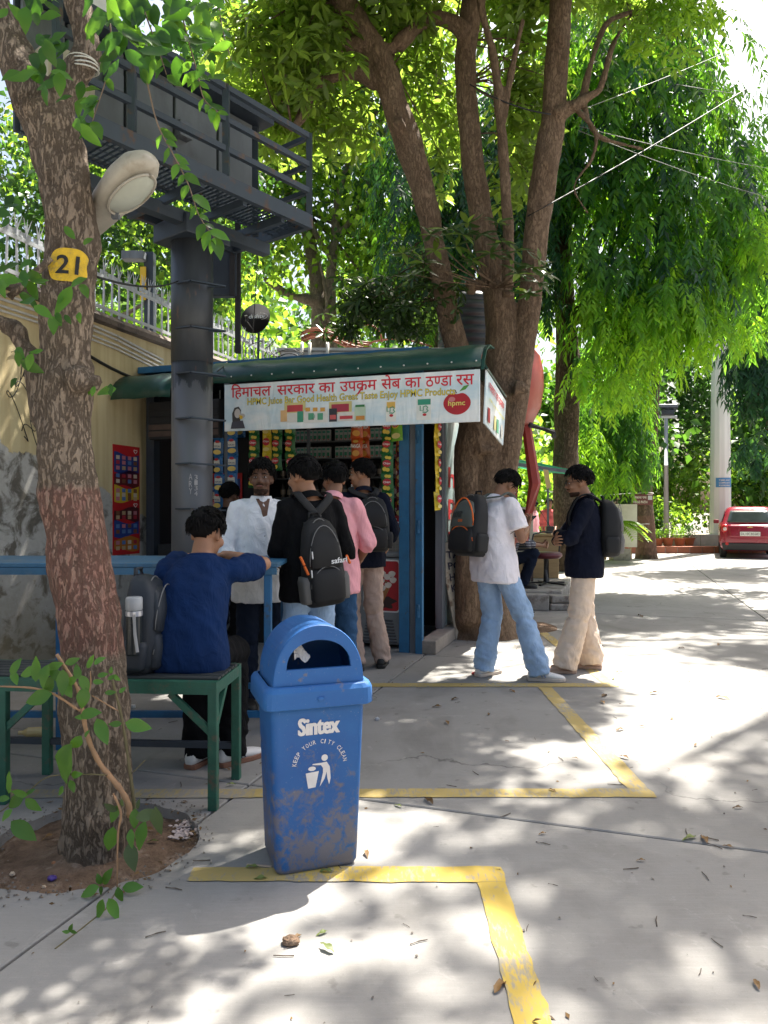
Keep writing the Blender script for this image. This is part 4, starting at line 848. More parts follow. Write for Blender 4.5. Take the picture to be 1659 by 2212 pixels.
w = MB(); w.box2((bx0, by1-0.04, BZ-0.055), (bx1, by1, BZ+0.002)); w.build('seat_rail', m_bgreen, bn_)
for x_ in (bx0, bx1-0.04, -0.37):
    w = MB(); w.box2((x_, by0+0.041, BZ-0.055), (x_+0.04, by1-0.041, BZ-0.002)); w.build('seat_cross_rail', m_bgreen, bn_)
for q in range(6):
    y_ = by0+0.045+0.056*q; w = MB(); w.rbox(((bx0+bx1)/2, y_+0.024, BZ+0.005), (bx1-bx0-0.01, 0.044, 0.012), 0.003); w.build('slat', m_bslat, bn_)
for x_, sg in ((bx1-0.02, -1), (-0.35, 1), (bx0+0.02, 1)):
    w = MB(); w.bar((x_, by0+0.02, 0.34), (x_+sg*0.20, by0+0.02, BZ-0.055), 0.022, 0.03); w.build('brace', m_bgreen, bn_)
w = MB(); w.bar((bx1-0.02, by0+0.02, 0.34), (bx1-0.02, by0+0.20, BZ-0.055), 0.022, 0.03); w.build('brace', m_bgreen, bn_)
for y_ in (by1-0.02,):
    w = MB(); w.box((-0.645, y_, 0.17), (2.55, 0.028, 0.03)); w.build('foot_rail', m_dblue, bn_)
# bin
def bin_mat():
    m, nt, b, tc = newmat('bin_blue_plastic'); p = tc.outputs['Object']; sx_ = nt.nodes.new('ShaderNodeSeparateXYZ'); nt.links.new(p, sx_.inputs[0])
    n1 = noise_n(nt, p, 3, 5, 0.6); c = mixc(nt, ramp2(nt, n1, 0.3, 0.7), (0.007, 0.080, 0.29), (0.022, 0.135, 0.37))
    sc = noise_n(nt, mapping(nt, p, (19, 19, 17), (0.5, 0.7, 0.3)), 1.0, 8, 0.72, 0.3); hgt = mathn(nt, 'MULTIPLY', mathn(nt, 'SUBTRACT', 0.46, sx_.outputs[2]), 0.48)
    f = ramp2(nt, mathn(nt, 'ADD', sc, hgt), 0.57, 0.70); c = mixc(nt, mathn(nt, 'MULTIPLY', f, 0.75), c, (0.20, 0.165, 0.145))
    s2 = noise_n(nt, p, 16, 6, 0.7); top = ramp2(nt, sx_.outputs[2], 0.60, 0.75); f2 = mathn(nt, 'MULTIPLY', ramp2(nt, s2, 0.62, 0.67), top); c = mixc(nt, mathn(nt, 'MULTIPLY', f2, 0.8), c, (0.16, 0.15, 0.17))
    ds_ = noise_n(nt, p, 120, 2, 0.5); c = mixc(nt, mathn(nt, 'MULTIPLY', ramp2(nt, ds_, 0.68, 0.72), 0.15), c, (0.4, 0.42, 0.45))
    nt.links.new(c, b.inputs['Base Color']); r_ = nt.nodes.new('ShaderNodeMapRange'); nt.links.new(mathn(nt, 'ADD', f, n1), r_.inputs[0]); r_.inputs[3].default_value = 0.38; r_.inputs[4].default_value = 0.75; nt.links.new(r_.outputs[0], b.inputs['Roughness'])
    bumpn(nt, b, noise_n(nt, p, 40, 5, 0.6), 0.12, 0.004); return m
m_bin = bin_mat(); m_white_print = mat('white_print', (0.72, 0.68, 0.66), 0.6, var=0.08, vscale=30, col2=(0.1, 0.2, 0.45), c2scale=40, c2lo=0.66, c2hi=0.7)
brz = R(19); binT = thing('litter_bin', 'blue domed plastic litter bin with white printed mark', 'bin', (-0.292, 2.84, 0), brz)
def rring(hw, hd, z, r_, n_=5):
    out = []
    for cx, cy, a_ in ((hw-r_, hd-r_, 0), (-hw+r_, hd-r_, 90), (-hw+r_, -hd+r_, 180), (hw-r_, -hd+r_, 270)):
        out += [V((cx+r_*math.cos(R(a_+t)), cy+r_*math.sin(R(a_+t)), z)) for t in np.linspace(0, 90, n_)]
    return out
def bw(z): return 0.158+0.024*z/0.68     # half width (x)
def bdp(z): return 0.134+0.022*z/0.68    # half depth
w = MB(); w.loft([rring(bw(z)-i, bdp(z)-i, z, 0.03) for z, i in ((0.0, 0.016), (0.006, 0.006), (0.02, 0.0), (0.2, 0.0), (0.4, 0.0), (0.6, 0.0), (0.645, 0.0))], cap=True); w.build('bin_body', m_bin, binT, smooth=True)
w = MB(); w.loft([rring(bw(0.66)+i, bdp(0.66)+i, z, 0.045) for z, i in ((0.630, 0.008), (0.624, 0.024), (0.630, 0.030), (0.688, 0.028), (0.704, 0.020), (0.708, 0.004))], cap=False); w.build('rim', m_bin, binT, smooth=True)
# dome: half-barrel vault, axis front to back, with a half-moon mouth in front and a rounded roof
hwD, hdD, zB, zT = 0.174, 0.152, 0.700, 0.928
def arch(t): a_ = math.pi*t; return (math.cos(a_)*hwD*(1-0.05*math.sin(a_)), math.sin(a_)**0.80*(zT-zB))
w = MB(); NA = 28; sec = [(-hdD, 0.985), (-hdD+0.006, 0.998), (-hdD+0.02, 1.0), (0, 1.0), (hdD-0.03, 1.0), (hdD-0.008, 0.99), (hdD, 0.96)]
w.loft([[V((arch(k/NA)[0]*s_, y_, zB+arch(k/NA)[1]*s_)) for k in range(NA+1)] for y_, s_ in sec], cap=False, close=False)
# front and back plates
def arc_in(t): a_ = math.pi*t; return (math.cos(a_)*0.124, 0.066+math.sin(a_)**0.85*0.108)
out = [V((arch(k/NA)[0]*0.985, -hdD, zB+arch(k/NA)[1]*0.985)) for k in range(NA+1)]; inn = [V((arc_in(k/NA)[0], -hdD, zB+arc_in(k/NA)[1])) for k in range(NA+1)]
o_ = len(w.v); w.v.extend([tuple(p_) for p_ in out+inn])
for k in range(NA): w.f.append((o_+k, o_+k+1, o_+NA+1+k+1, o_+NA+1+k)); w.m.append(0)
bl, br_ = V((-hwD*0.985, -hdD, zB)), V((hwD*0.985, -hdD, zB)); w.add([br_, V((0.124, -hdD, zB+0.066)), V((-0.124, -hdD, zB+0.066)), bl], [(0, 1, 2, 3)])
inn2 = [p_+V((0, 0.014, 0)) for p_ in inn]; w.loft([inn, inn2], cap=False); 
bk_ = [V((arch(k/NA)[0]*0.96, hdD, zB+arch(k/NA)[1]*0.96)) for k in range(NA+1)]; w.add(bk_, [tuple(range(NA+1))])
w.build('dome_lid', m_bin, binT, smooth=False, solid=0.003)
o = binT.children[-1]
for p_ in o.data.polygons: p_.use_smooth = abs(p_.normal.y) < 0.8
w = MB(); w.rbox((-0.0, -bdp(0.66)-0.030, 0.660), (0.026, 0.012, 0.014), 0.003); w.build('catch', m_bin, binT)
m_inner = mat('bin_inside', (0.01, 0.012, 0.02), 0.9); w = MB(); w.loft([rring(bw(0.6)-0.012, bdp(0.6)-0.012, z, 0.02) for z in (0.62, 0.7)], cap=True); w.build('bin_inside', m_inner, binT)
w = MB(); w.grid(lambda s, t: V((-0.082+0.06*s, -hdD+0.05+0.05*t, zB+0.142+0.03*t-0.06*s*t+0.012*math.sin(s*7+t*5)-0.05*(1-t))), 6, 6); pp = w.build('paper_scrap', mat('paper', (0.7, 0.68, 0.68), 0.8), None, solid=0.001)
pp.location = (-0.292, 2.84, 0); pp.rotation_euler = (0, 0, brz); tag(pp, 'crumpled white paper scrap sticking in the mouth of the blue bin', 'paper')
# print on the front face (face leans outward with height)
def face(x, z): return V((x, -bdp(z)-0.0022, z))
def fprint_face(name, polys, m_=m_white_print, lift=0.0):
    w_ = MB()
    for vs_, fs in polys: w_.add([face(x, z)-V((0, lift, 0)) for x, z in vs_], fs)
    return w_.build(name, m_, binT)
vs_, fs = text_polys('Sintex', 0.026); vs_ = [(x-0.079, z+0.520) for x, z in fit(vs_, 0.158, 0.066)]; fprint_face('brand_lettering', [(vs_, fs)]); fprint_face('brand_lettering', [([(x+0.0022, z) for x, z in vs_], fs)], lift=0.0004); fprint_face('brand_lettering', [([(x-0.0022, z) for x, z in vs_], fs)], lift=0.0008)
# slit the letter feet (stencil look) with bin colour bars
polys = []; txt = 'KEEP YOUR CITY CLEAN'; n_ = len(txt); Rr = 0.090; cx, cz = 0.004, 0.402
for i_, ch in enumerate(txt):
    if ch == ' ': continue
    ang = R(172-(i_)*(164/(n_-1))); vs_, fs = text_polys(ch, 0.006); vs_ = fit(vs_, 0.0105 if ch != 'I' else 0.004, 0.016)
    ca_, sa_ = math.cos(ang-math.pi/2), math.sin(ang-math.pi/2); px_, pz_ = cx+Rr*math.cos(ang), cz+Rr*0.93*math.sin(ang)
    polys.append(([(px_+ca_*(x-0.005)-sa_*z, pz_+sa_*(x-0.005)+ca_*z) for x, z in vs_], fs))
fprint_face('slogan_lettering', polys)
def pg(pts): return ([(x, z) for x, z in pts], [tuple(range(len(pts)))])
mk = [pg([(-0.05, 0.378), (0.0, 0.382), (-0.012, 0.322), (-0.04, 0.320)]), pg(disc_pts(0.022, 0.430, 0.0125, 0.0125, 14)), pg([(-0.025, 0.407), (-0.023, 0.411), (0.012, 0.412), (0.03, 0.414), (0.042, 0.395), (0.044, 0.378), (0.016, 0.372), (0.016, 0.392), (0.008, 0.403)]), pg([(0.016, 0.374), (0.03, 0.376), (0.022, 0.350), (0.004, 0.322)]), pg([(0.03, 0.376), (0.044, 0.379), (0.046, 0.350), (0.040, 0.326), (0.033, 0.352)]), pg(disc_pts(-0.026, 0.393, 0.015, 0.0085, 10))]
fprint_face('litter_pictogram', mk)
# ---------------- litter on the ground
m_dry = leafmat('dry_leaf', (0.15, 0.085, 0.03), (0.15, 0.07, 0.02), 0.2, 0.6, 0.5); m_dryg = leafmat('fallen_green_leaf', (0.16, 0.20, 0.06), (0.2, 0.25, 0.05), 0.3, 0.5, 0.4)
def leaf_mesh(name, L, W, curl, fold, m_, nseg=6, wave=0.0, point=1.0):
    mb_ = MB(); rows = []
    for i_ in range(nseg+1):
        t = i_/nseg; hw = W*0.5*(math.sin(math.pi*min(1, t**0.85))**0.85)*(1-0.25*t*point) if 0 < i_ < nseg else 0.001
        y = L*t; z = curl*L*math.sin(t*math.pi*0.9)-curl*L*t*t*0.6
        wv = wave*math.sin(t*12)
        rows.append([V((-hw, y, z+fold*hw+wv*hw)), V((0, y, z)), V((hw, y, z+fold*hw-wv*hw))])
    pts = [p_ for r_ in rows for p_ in r_]; fs = []
    for i_ in range(nseg):
        for k in range(2): fs.append((i_*3+k, i_*3+k+1, i_*3+3+k+1, i_*3+3+k))
    mb_.add(pts, fs); return mb_.mesh(name, m_, True)
dl = [leaf_mesh('fallen_leaf', 0.10, 0.035, c_, f_, m_dry if k_ < 3 else m_dryg, wave=0.5) for k_, (c_, f_) in enumerate(((0.10, 0.5), (0.14, 0.3), (0.06, 0.7), (0.10, 0.35)))]
litter = [(1527, 1822, 0, 1.25), (1505, 1808, 3, 1.2), (1586, 1833, 0, 0.7), (1068, 2148, 0, 1.3), (630, 2036, 2, 0.8), (722, 2060, 3, 1.0), (708, 2012, 3, 0.7), (578, 1898, 3, 1.0), (690, 1884, 3, 0.9), (790, 1838, 1, 1.0), (935, 1738, 1, 1.4), (868, 1744, 3, 0.8), (975, 1512, 1, 1.2), (955, 1526, 0, 1.2), (1055, 1545, 0, 0.9), (968, 1565, 1, 1.1), (1300, 1505, 0, 1.7), (1305, 1520, 1, 1.2), (1330, 1578, 1, 1.2), (1395, 1570, 0, 0.8), (1378, 1328, 1, 2.4), (1330, 1452, 1, 1.1), (1325, 1464, 3, 1.0), (1402, 1498, 0, 1.5), (1545, 1505, 1, 1.8), (1605, 1745, 0, 0.8), (1360, 1640, 0, 1.1), (1100, 1490, 1, 1.2), (1185, 1705, 0, 0.8), (1450, 1550, 0, 0.8), (1500, 1612, 0, 0.7), (1600, 1540, 3, 1.0), (510, 1695, 3, 0.8), (485, 1660, 1, 0.7), (60, 1595, 1, 1.1), (105, 1590, 3, 1.3), (480, 1565, 1, 1.5), (560, 1650, 0, 0.7), (1640, 2140, 1, 0.8), (1395, 1860, 0, 0.6), (1180, 1800, 0, 0.6), (1250, 1640, 0, 0.6), (1090, 1600, 0, 0.5), (840, 1425, 0, 1.2), (1480, 1400, 0, 1.2), (1555, 1390, 1, 1.5), (530, 1875, 3, 0.9), (345, 1800, 3, 0.9), (305, 1780, 1, 1.0), (120, 1790, 1, 1.0)]
mb_ = MB(); mb_.tube([V((0, 0, 0.003)), V((0.05, 0.004, 0.004)), V((0.09, 0, 0.003))], [0.003, 0.003, 0.002], 5); twme = mb_.mesh('twig', mat('twig_brown', (0.08, 0.06, 0.045), 0.8))
for i_, (px, py, k_, s_) in enumerate(litter):
    q = G(px, py); o = bpy.data.objects.new('fallen_leaf', dl[k_]); COL.objects.link(o); s_ *= 0.62
    inpit = (q-PITC).length < 0.4; zz = (soil_h(q.x, q.y)+0.012) if inpit else 0.006
    o.location = (q.x, q.y, zz); o.scale = (s_, s_, s_); o.rotation_euler = (R(random.uniform(-8, 8)), R(random.uniform(-8, 8)), random.uniform(0, 6.28))
    lab = ('dry brown curled leaf fallen on the concrete' if k_ in (0, 1) else 'dead greyish leaf fallen on the concrete' if k_ == 2 else 'pale green leaf fallen on the concrete')
    if inpit: lab = 'fallen leaf lying on the soil around the near tree'
    tag(o, lab, 'leaf', 'fallen leaves on the ground')
rl = random.Random(4)
for i_ in range(60):
    px, py = rl.uniform(300, 1650), rl.uniform(1380, 2150); q = G(px, py)
    if (q-PITC).length < 0.45: continue
    o = bpy.data.objects.new('twig', twme); COL.objects.link(o); o.location = (q.x, q.y, 0.002); s_ = rl.uniform(0.25, 0.8); o.scale = (s_, s_, s_); o.rotation_euler = (0, 0, rl.uniform(0, 6.28)); tag(o, 'small dark twig lying on the concrete', 'twig', 'twigs on the ground')
def lump(name, px, py, r_, m_, label, cat, flatz=0.6, seed=0):
    q = G(px, py); mb2 = MB(); mb2.ell((0, 0, 0), (r_, r_*0.8, r_*flatz), nu=10, nv=7)
    mb2.v = [tuple(V(p_)*(1+0.35*mnoise.noise(V(p_)*(2.2/r_)+V((seed, 0, 0))))) for p_ in mb2.v]
    zz = soil_h(q.x, q.y)+r_*flatz*0.6 if (q-PITC).length < 0.4 else r_*flatz*0.75
    o = mb2.build(name, m_, None, smooth=False); o.location = (q.x, q.y, zz); tag(o, label, cat); return o
m_foilw = mat('crumpled_foil', (0.55, 0.55, 0.58), 0.3, metal=0.5)
lump('foil_ball', 815, 1554, 0.016, m_foilw, 'crumpled silver foil ball on the concrete beside the bin', 'litter', 0.8, 1)
lump('paper_ball', 287, 1528, 0.02, mat('paper2', (0.6, 0.6, 0.6), 0.8), 'crumpled white paper lying under the bench', 'litter', 0.8, 2)
lump('sweet_wrapper', 1024, 1455, 0.022, mat('red_wrap', (0.4, 0.05, 0.05), 0.4), 'small red sweet wrapper by the trainer of the man in white', 'litter', 0.6, 3)
lump('bark_piece', 628, 2037, 0.028, m_soil, 'lump of bark lying on the concrete before the bin', 'bark', 0.5, 4)
lump('purple_cap', 112, 1881, 0.018, mat('purple', (0.06, 0.03, 0.2), 0.4), 'small purple plastic cap on the tree pit soil', 'litter', 0.5, 5)
lump('pebble', 95, 1897, 0.008, mat('pebble', (0.55, 0.42, 0.3), 0.7), 'pale pebble on the tree pit soil near the purple cap', 'pebble', 0.8, 6)
lump('pebble', 116, 1850, 0.008, mat('pebble_o', (0.35, 0.15, 0.07), 0.7), 'orange brown pebble on the tree pit soil', 'pebble', 0.8, 7)
lump('pebble', 27, 1870, 0.011, mat('pebble', (0.55, 0.42, 0.3), 0.7), 'pale stone at the rim of the tree pit', 'pebble', 0.8, 8)
w = MB(); q = G(560, 1870); w.rbox((0, 0, 0.004), (0.10, 0.012, 0.003), 0.001); o = w.build('ice_cream_stick', mat('stick_wood', (0.5, 0.38, 0.27), 0.7)); o.location = q; o.rotation_euler = (0, 0, R(-10)); tag(o, 'flat wooden ice cream stick beside the blue bin', 'stick')
w = MB(); q = G(1015, 1505)
ws = MB(); rl = random.Random(9)
for i_ in range(70):
    q = G(395+rl.gauss(0, 13), 1776+rl.gauss(0, 9)); ws.rbox((q.x, q.y, soil_h(q.x, q.y)+0.008+rl.uniform(0, 0.008)), (0.03*rl.uniform(0.3, 1), 0.014, 0.004), 0.001, rot=(rl.uniform(-0.4, 0.4), rl.uniform(-0.4, 0.4), rl.uniform(0, 3)), seg=1)
tag(ws.build('ash_flakes', mat('pale_ash', (0.5, 0.42, 0.4), 0.9)), kind='stuff', label='heap of pale flakes on the tree pit soil')
w = MB(); q = G(85, 1589, 0); w.lathe([(0.0, 0), (0.028, 0.0), (0.03, 0.01), (0.03, 0.11), (0.012, 0.14), (0.012, 0.165), (0.0, 0.166)], n=12)
o = w.build('drink_bottle', mat('bottle_clear', (0.55, 0.42, 0.2), 0.15)); o.location = q+V((0.05, 0, 0.03)); o.rotation_euler = (0, R(-90), R(8)); tag(o, 'empty plastic drink bottle lying under the bench', 'bottle')
# ================================================================== TREES
def catmull(pts, n):
    pts = [np.array(p, float) for p in pts]; out = []
    P_ = [2*pts[0]-pts[1]]+pts+[2*pts[-1]-pts[-2]]
    for i in range(1, len(P_)-2):
        for k in range(n):
            t = k/n; a, b, c, d = P_[i-1], P_[i], P_[i+1], P_[i+2]
            out.append(0.5*((2*b)+(-a+c)*t+(2*a-5*b+4*c-d)*t*t+(-a+3*b-3*c+d)*t**3))
    out.append(pts[-1]); return out
def pxpath(lst, Y, n=4):
    """[(px, py, half width px[, dY])] -> smooth world path with radii"""
    rows = []
    for q in lst:
        yy = Y+(q[3] if len(q) > 3 else 0); p_ = P(q[0], q[1], yy); rows.append((p_.x, p_.y, p_.z, q[2]/FPX*yy))
    c = catmull(rows, n); return [V(r_[:3]) for r_ in c], [max(0.003, r_[3]) for r_ in c]
def bark_mat(name, c1, c2, c3, sc=1.0, band=None, strength=0.8):
    m, nt, b, tc = newmat(name); p = pos_vec(nt)
    v1 = nt.nodes.new('ShaderNodeTexVoronoi'); v1.inputs['Scale'].default_value = 26*sc; nt.links.new(mapping(nt, p, (1, 1, 0.32)), v1.inputs['Vector'])
    n1 = noise_n(nt, mapping(nt, p, (1, 1, 0.4)), 22*sc, 7, 0.70, 0.15); n2 = noise_n(nt, p, 3.2*sc, 5, 0.6); n3 = noise_n(nt, mapping(nt, p, (1, 1, 0.2)), 42*sc, 5, 0.7)
    c = mixc(nt, ramp2(nt, n2, 0.35, 0.68), c1, c2); c = mixc(nt, mathn(nt, 'MULTIPLY', ramp2(nt, n1, 0.54, 0.68), 0.6), c, c3)
    c = mixc(nt, mathn(nt, 'MULTIPLY', ramp2(nt, n3, 0.52, 0.72), 0.35), c, tuple(min(1, x*1.35) for x in c2))
    n4 = noise_n(nt, mapping(nt, p, (1, 1, 0.30)), 40*sc, 6, 0.7, 0.35); rid = ramp2(nt, mathn(nt, 'ABSOLUTE', mathn(nt, 'SUBTRACT', n4, 0.5)), 0.055, 0.008); c = mixc(nt, mathn(nt, 'MULTIPLY', rid, 0.5), c, tuple(x*0.8 for x in c3))
    if band:
        sx_ = nt.nodes.new('ShaderNodeSeparateXYZ'); nt.links.new(p, sx_.inputs[0]); z = mathn(nt, 'ADD', sx_.outputs[2], mathn(nt, 'MULTIPLY', mathn(nt, 'SUBTRACT', n1, 0.5), 0.10))
        f = mathn(nt, 'MULTIPLY', ramp2(nt, z, band[0], band[0]+0.05), ramp2(nt, z, band[1], band[1]-0.03)); f = mathn(nt, 'MULTIPLY', f, ramp2(nt, n3, 0.85, 0.40))
        c = mixc(nt, mathn(nt, 'MULTIPLY', f, 0.68), c, band[2])
    nt.links.new(c, b.inputs['Base Color']); b.inputs['Roughness'].default_value = 0.9; b.inputs['Specular IOR Level'].default_value = 0.2
    h = mathn(nt, 'ADD', mathn(nt, 'MULTIPLY', n1, -0.8), mathn(nt, 'ADD', mathn(nt, 'MULTIPLY', n3, 0.5), mathn(nt, 'MULTIPLY', rid, -0.5))); bumpn(nt, b, h, min(1.0, strength*1.2), 0.035); MATS[name] = m; return m
def roughen(me, amp, sc, zs=0.4, seed=0.0):
    co = np.empty(len(me.vertices)*3); me.vertices.foreach_get('co', co); no = np.empty(len(me.vertices)*3); me.vertices.foreach_get('normal', no); co = co.reshape(-1, 3); no = no.reshape(-1, 3)
    d = np.array([mnoise.fractal(V((p_[0]*sc+seed, p_[1]*sc, p_[2]*sc*zs)), 1.0, 2.0, 3) for p_ in co])*amp
    me.vertices.foreach_set('co', (co+no*d[:, None]).ravel()); me.update()

# ---- bulk foliage
T_OVAL = (np.array([(0, 0, 0), (-0.20, 0.38, 0.05), (0, 0.45, -0.02), (0.20, 0.38, 0.05), (0, 1, -0.12)], float), [(0, 2, 1), (0, 3, 2), (1, 2, 4), (2, 3, 4)])
T_BROAD = (np.array([(0, 0, 0), (-0.32, 0.40, 0.06), (0, 0.45, -0.02), (0.32, 0.40, 0.06), (0, 1, -0.10)], float), [(0, 2, 1), (0, 3, 2), (1, 2, 4), (2, 3, 4)])
T_LANCE = (np.array([(0, 0, 0), (-0.13, 0.38, 0.04), (0, 0.42, -0.015), (0.13, 0.38, 0.04), (0, 1, -0.16)], float), [(0, 2, 1), (0, 3, 2), (1, 2, 4), (2, 3, 4)])
T_OBOV = (np.array([(0, 0, 0), (-0.13, 0.45, 0.03), (-0.15, 0.72, 0.02), (0, 0.5, -0.03), (0.15, 0.72, 0.02), (0.13, 0.45, 0.03), (0, 1, -0.10)], float), [(0, 3, 1), (0, 5, 3), (1, 3, 2), (3, 5, 4), (2, 3, 6), (3, 4, 6)])
def unit(a): return a/np.maximum(1e-9, np.linalg.norm(a, axis=1, keepdims=True))
def bulk(name, parent, m_, pos, dirs, nrm, size, T, kind=True):
    tv, tf = T; N = len(pos); k = len(tv); dirs = unit(dirs); side = unit(np.cross(dirs, nrm)); nn = np.cross(side, dirs)
    vv = pos[:, None, :]+size[:, None, None]*(tv[None, :, 0, None]*side[:, None, :]+tv[None, :, 1, None]*dirs[:, None, :]+tv[None, :, 2, None]*nn[:, None, :])
    vv = vv.reshape(-1, 3)-(np.array(rootM(parent).translation)[None, :] if parent is not None else 0)
    f = np.array(tf); F = (f[None]+np.arange(N)[:, None, None]*k).reshape(-1, 3)
    me = bpy.data.meshes.new(name); me.vertices.add(len(vv)); me.vertices.foreach_set('co', vv.ravel()); me.loops.add(F.size); me.loops.foreach_set('vertex_index', F.ravel().astype(np.int32))
    me.polygons.add(len(F)); me.polygons.foreach_set('loop_start', np.arange(0, F.size, 3, dtype=np.int32)); me.polygons.foreach_set('loop_total', np.full(len(F), 3, np.int32)); me.materials.append(m_); me.update(calc_edges=True)
    o = link(name, me, parent); 
    if kind: o['kind'] = 'stuff'
    return o
def in_blobs(blobs, n):
    """n points spread over ellipsoid blobs [(center V, rx, ry, rz, weight)], denser at the outside"""
    wts = np.array([b[1]*b[2]*b[3] if len(b) < 5 else b[4] for b in blobs]); wts = wts/wts.sum(); idx = rng.choice(len(blobs), n, p=wts)
    d = unit(rng.normal(size=(n, 3))); r_ = rng.random(n)**0.45; c = np.array([tuple(b[0]) for b in blobs]); s = np.array([b[1:4] for b in blobs])
    return c[idx]+d*r_[:, None]*s[idx], d
def pb(px, py, Y, r_, ry=None, rz=None): return (P(px, py, Y), r_, ry or r_, rz or r_)
def crown_whorl(name, parent, m_, blobs, n, L=0.17, per=7, kind=True):
    c, d = in_blobs(blobs, n); ax = unit(d*0.5+np.array((0, 0, 0.55))+rng.normal(size=(n, 3))*0.35)
    P_, D_, N_, S_ = [], [], [], []
    ref = unit(np.cross(ax, rng.normal(size=(n, 3)))); ref2 = np.cross(ax, ref)
    for k in range(per):
        a = 2*math.pi*k/per+rng.normal(size=n)*0.15; lat = np.cos(a)[:, None]*ref+np.sin(a)[:, None]*ref2; el = rng.uniform(-0.55, 0.35, n)[:, None]
        dd = unit(lat+ax*el+np.array((0, 0, -0.25))); P_.append(c+dd*0.015); D_.append(dd); N_.append(ax+rng.normal(size=(n, 3))*0.15); S_.append(L*rng.uniform(0.65, 1.1, n))
    return bulk(name, parent, m_, np.concatenate(P_), np.concatenate(D_), np.concatenate(N_), np.concatenate(S_), T_OBOV, kind)
def crown_droop(name, parent, m_, blobs, n, L=0.19, frond=0.5, pairs=7, T=T_LANCE, kind=True):
    c, d = in_blobs(blobs, n); out = d.copy(); out[:, 2] = 0; out = unit(out+rng.normal(size=(n, 3))*0.3*np.array((1, 1, 0))); P_, D_, N_, S_ = [], [], [], []
    lat = np.cross(out, np.array((0, 0, 1.0)))
    for k in range(pairs):
        t = (k+0.5)/pairs; ang = t*1.25+0.25; base = c+frond*(out*(math.sin(ang)*0.45)+np.array((0, 0, -1.0))*(1-math.cos(ang))*0.75+np.array((0, 0, -0.15))*t)
        for sg in (-1, 1):
            dd = unit(lat*sg*(0.75-0.25*t)+np.array((0, 0, -1.0))*(0.65+0.5*t)+out*0.35+rng.normal(size=(n, 3))*0.18)
            P_.append(base); D_.append(dd); N_.append(out+np.array((0, 0, 0.5))+rng.normal(size=(n, 3))*0.35); S_.append(L*rng.uniform(0.7, 1.15, n))
    return bulk(name, parent, m_, np.concatenate(P_), np.concatenate(D_), np.concatenate(N_), np.concatenate(S_), T, kind)
def crown_rand(name, parent, m_, blobs, n, L=0.10, T=T_BROAD, down=0.45, kind=True, per=5, tw=0.14):
    c, d = in_blobs(blobs, n//per); c = np.repeat(c, per, 0)+rng.normal(size=(n//per*per, 3))*tw*0.6; n = len(c)
    dd = unit(rng.normal(size=(n, 3))+np.array((0, 0, -down*2))); nn = unit(rng.normal(size=(n, 3))*0.7+np.array((0, 0, 0.8)))
    return bulk(name, parent, m_, c, dd, nn, L*rng.uniform(0.6, 1.2, n), T, kind)
def limbs(parent, m_, paths, vox=0.03, amp=0.02, sc=3.0, name='trunk', smooth=4):
    mb_ = MB()
    for pth, rad in paths: mb_.tube(pth, rad, 12)
    me = remesh(mb_, vox, smooth, name); roughen(me, amp, sc)
    inv = rootM(parent).inverted(); me.transform(inv); me.materials.clear(); me.materials.append(m_); return link(name, me, parent)
def twigs(parent, m_, starts, blobs, n, r0=0.02, name='branch'):
    """thin branches from limb points out to crown blobs, one mesh"""
    mb_ = MB()
    c, d = in_blobs(blobs, n)
    for q in c:
        q = V(q); s_ = min(starts, key=lambda s: (s-q).length+random.uniform(0, 0.8)); mid = (s_*0.55+q*0.45)+V((random.uniform(-.15, .15), random.uniform(-.15, .15), random.uniform(0.0, 0.3)))
        mb_.tube([s_, mid, q], [r0, r0*0.65, r0*0.25], 5)
    return mb_.build(name, m_, parent, world=True, smooth=True)

# ------------------------------------------------ near tree with number 21
m_bark1 = bark_mat('bark_near', (0.25, 0.19, 0.14), (0.33, 0.26, 0.195), (0.14, 0.10, 0.073), 1.0, (0.76, 1.46, (0.36, 0.165, 0.13)), 1.0)
T1 = thing('number_tree', 'rough barked tree with yellow 21 patch and pink painted band', 'tree', PITC+V((0, 0, -0.03)))
trunk1 = [(214, 1905, 92), (212, 1860, 80), (212, 1800, 73), (212, 1650, 69), (205, 1500, 68), (196, 1371, 67), (169, 1180, 62), (146, 1010, 58), (143, 900, 56), (146, 808, 57), (145, 758, 54), (150, 626, 54), (157, 500, 57), (128, 331, 55), (98, 235, 58)]
p1_, r1_ = pxpath(trunk1, 2.93, 5)
limbR = pxpath([(110, 265, 45), (140, 195, 36), (178, 140, 30), (186, 100, 29), (176, 40, 26), (160, -30, 24), (150, -150, 20), (190, -300, 15)], 2.93, 4)
limbL = pxpath([(95, 250, 50), (60, 175, 44), (30, 110, 40), (0, 50, 36), (-50, -60, 32), (-100, -250, 25)], 2.95, 4)
limbS = pxpath([(140, 950, 40), (105, 900, 34), (85, 830, 28), (60, 760, 22), (20, 705, 20), (-50, 680, 18)], 2.98, 4)
stub = pxpath([(150, 815, 40), (190, 822, 22), (212, 828, 19)], 2.86, 3)
stub2 = pxpath([(205, 1770, 45), (243, 1768, 26), (250, 1790, 22)], 2.86, 3)
limbs(T1, m_bark1, [(p1_, r1_), limbR, limbL, limbS, stub, stub2], 0.010, 0.020, 12.0, 'trunk', 2)
m_twig = mat('twig_bark', (0.17, 0.12, 0.08), 0.85, var=0.2)
w = MB(); w.tube(*pxpath([(20, 640, 9), (70, 595, 8), (110, 555, 7)], 2.80, 4)); w.build('side_branch', m_bark1, T1, world=True, smooth=True)
def trunk_at(z):
    i_ = min(range(len(p1_)), key=lambda k: abs(p1_[k].z-z)); j_ = min(len(p1_)-1, max(1, i_)); a, b = p1_[j_-1], p1_[j_]; t = (z-a.z)/max(1e-6, (b.z-a.z)); t = max(-0.5, min(1.5, t)); return a.lerp(b, t), r1_[j_]
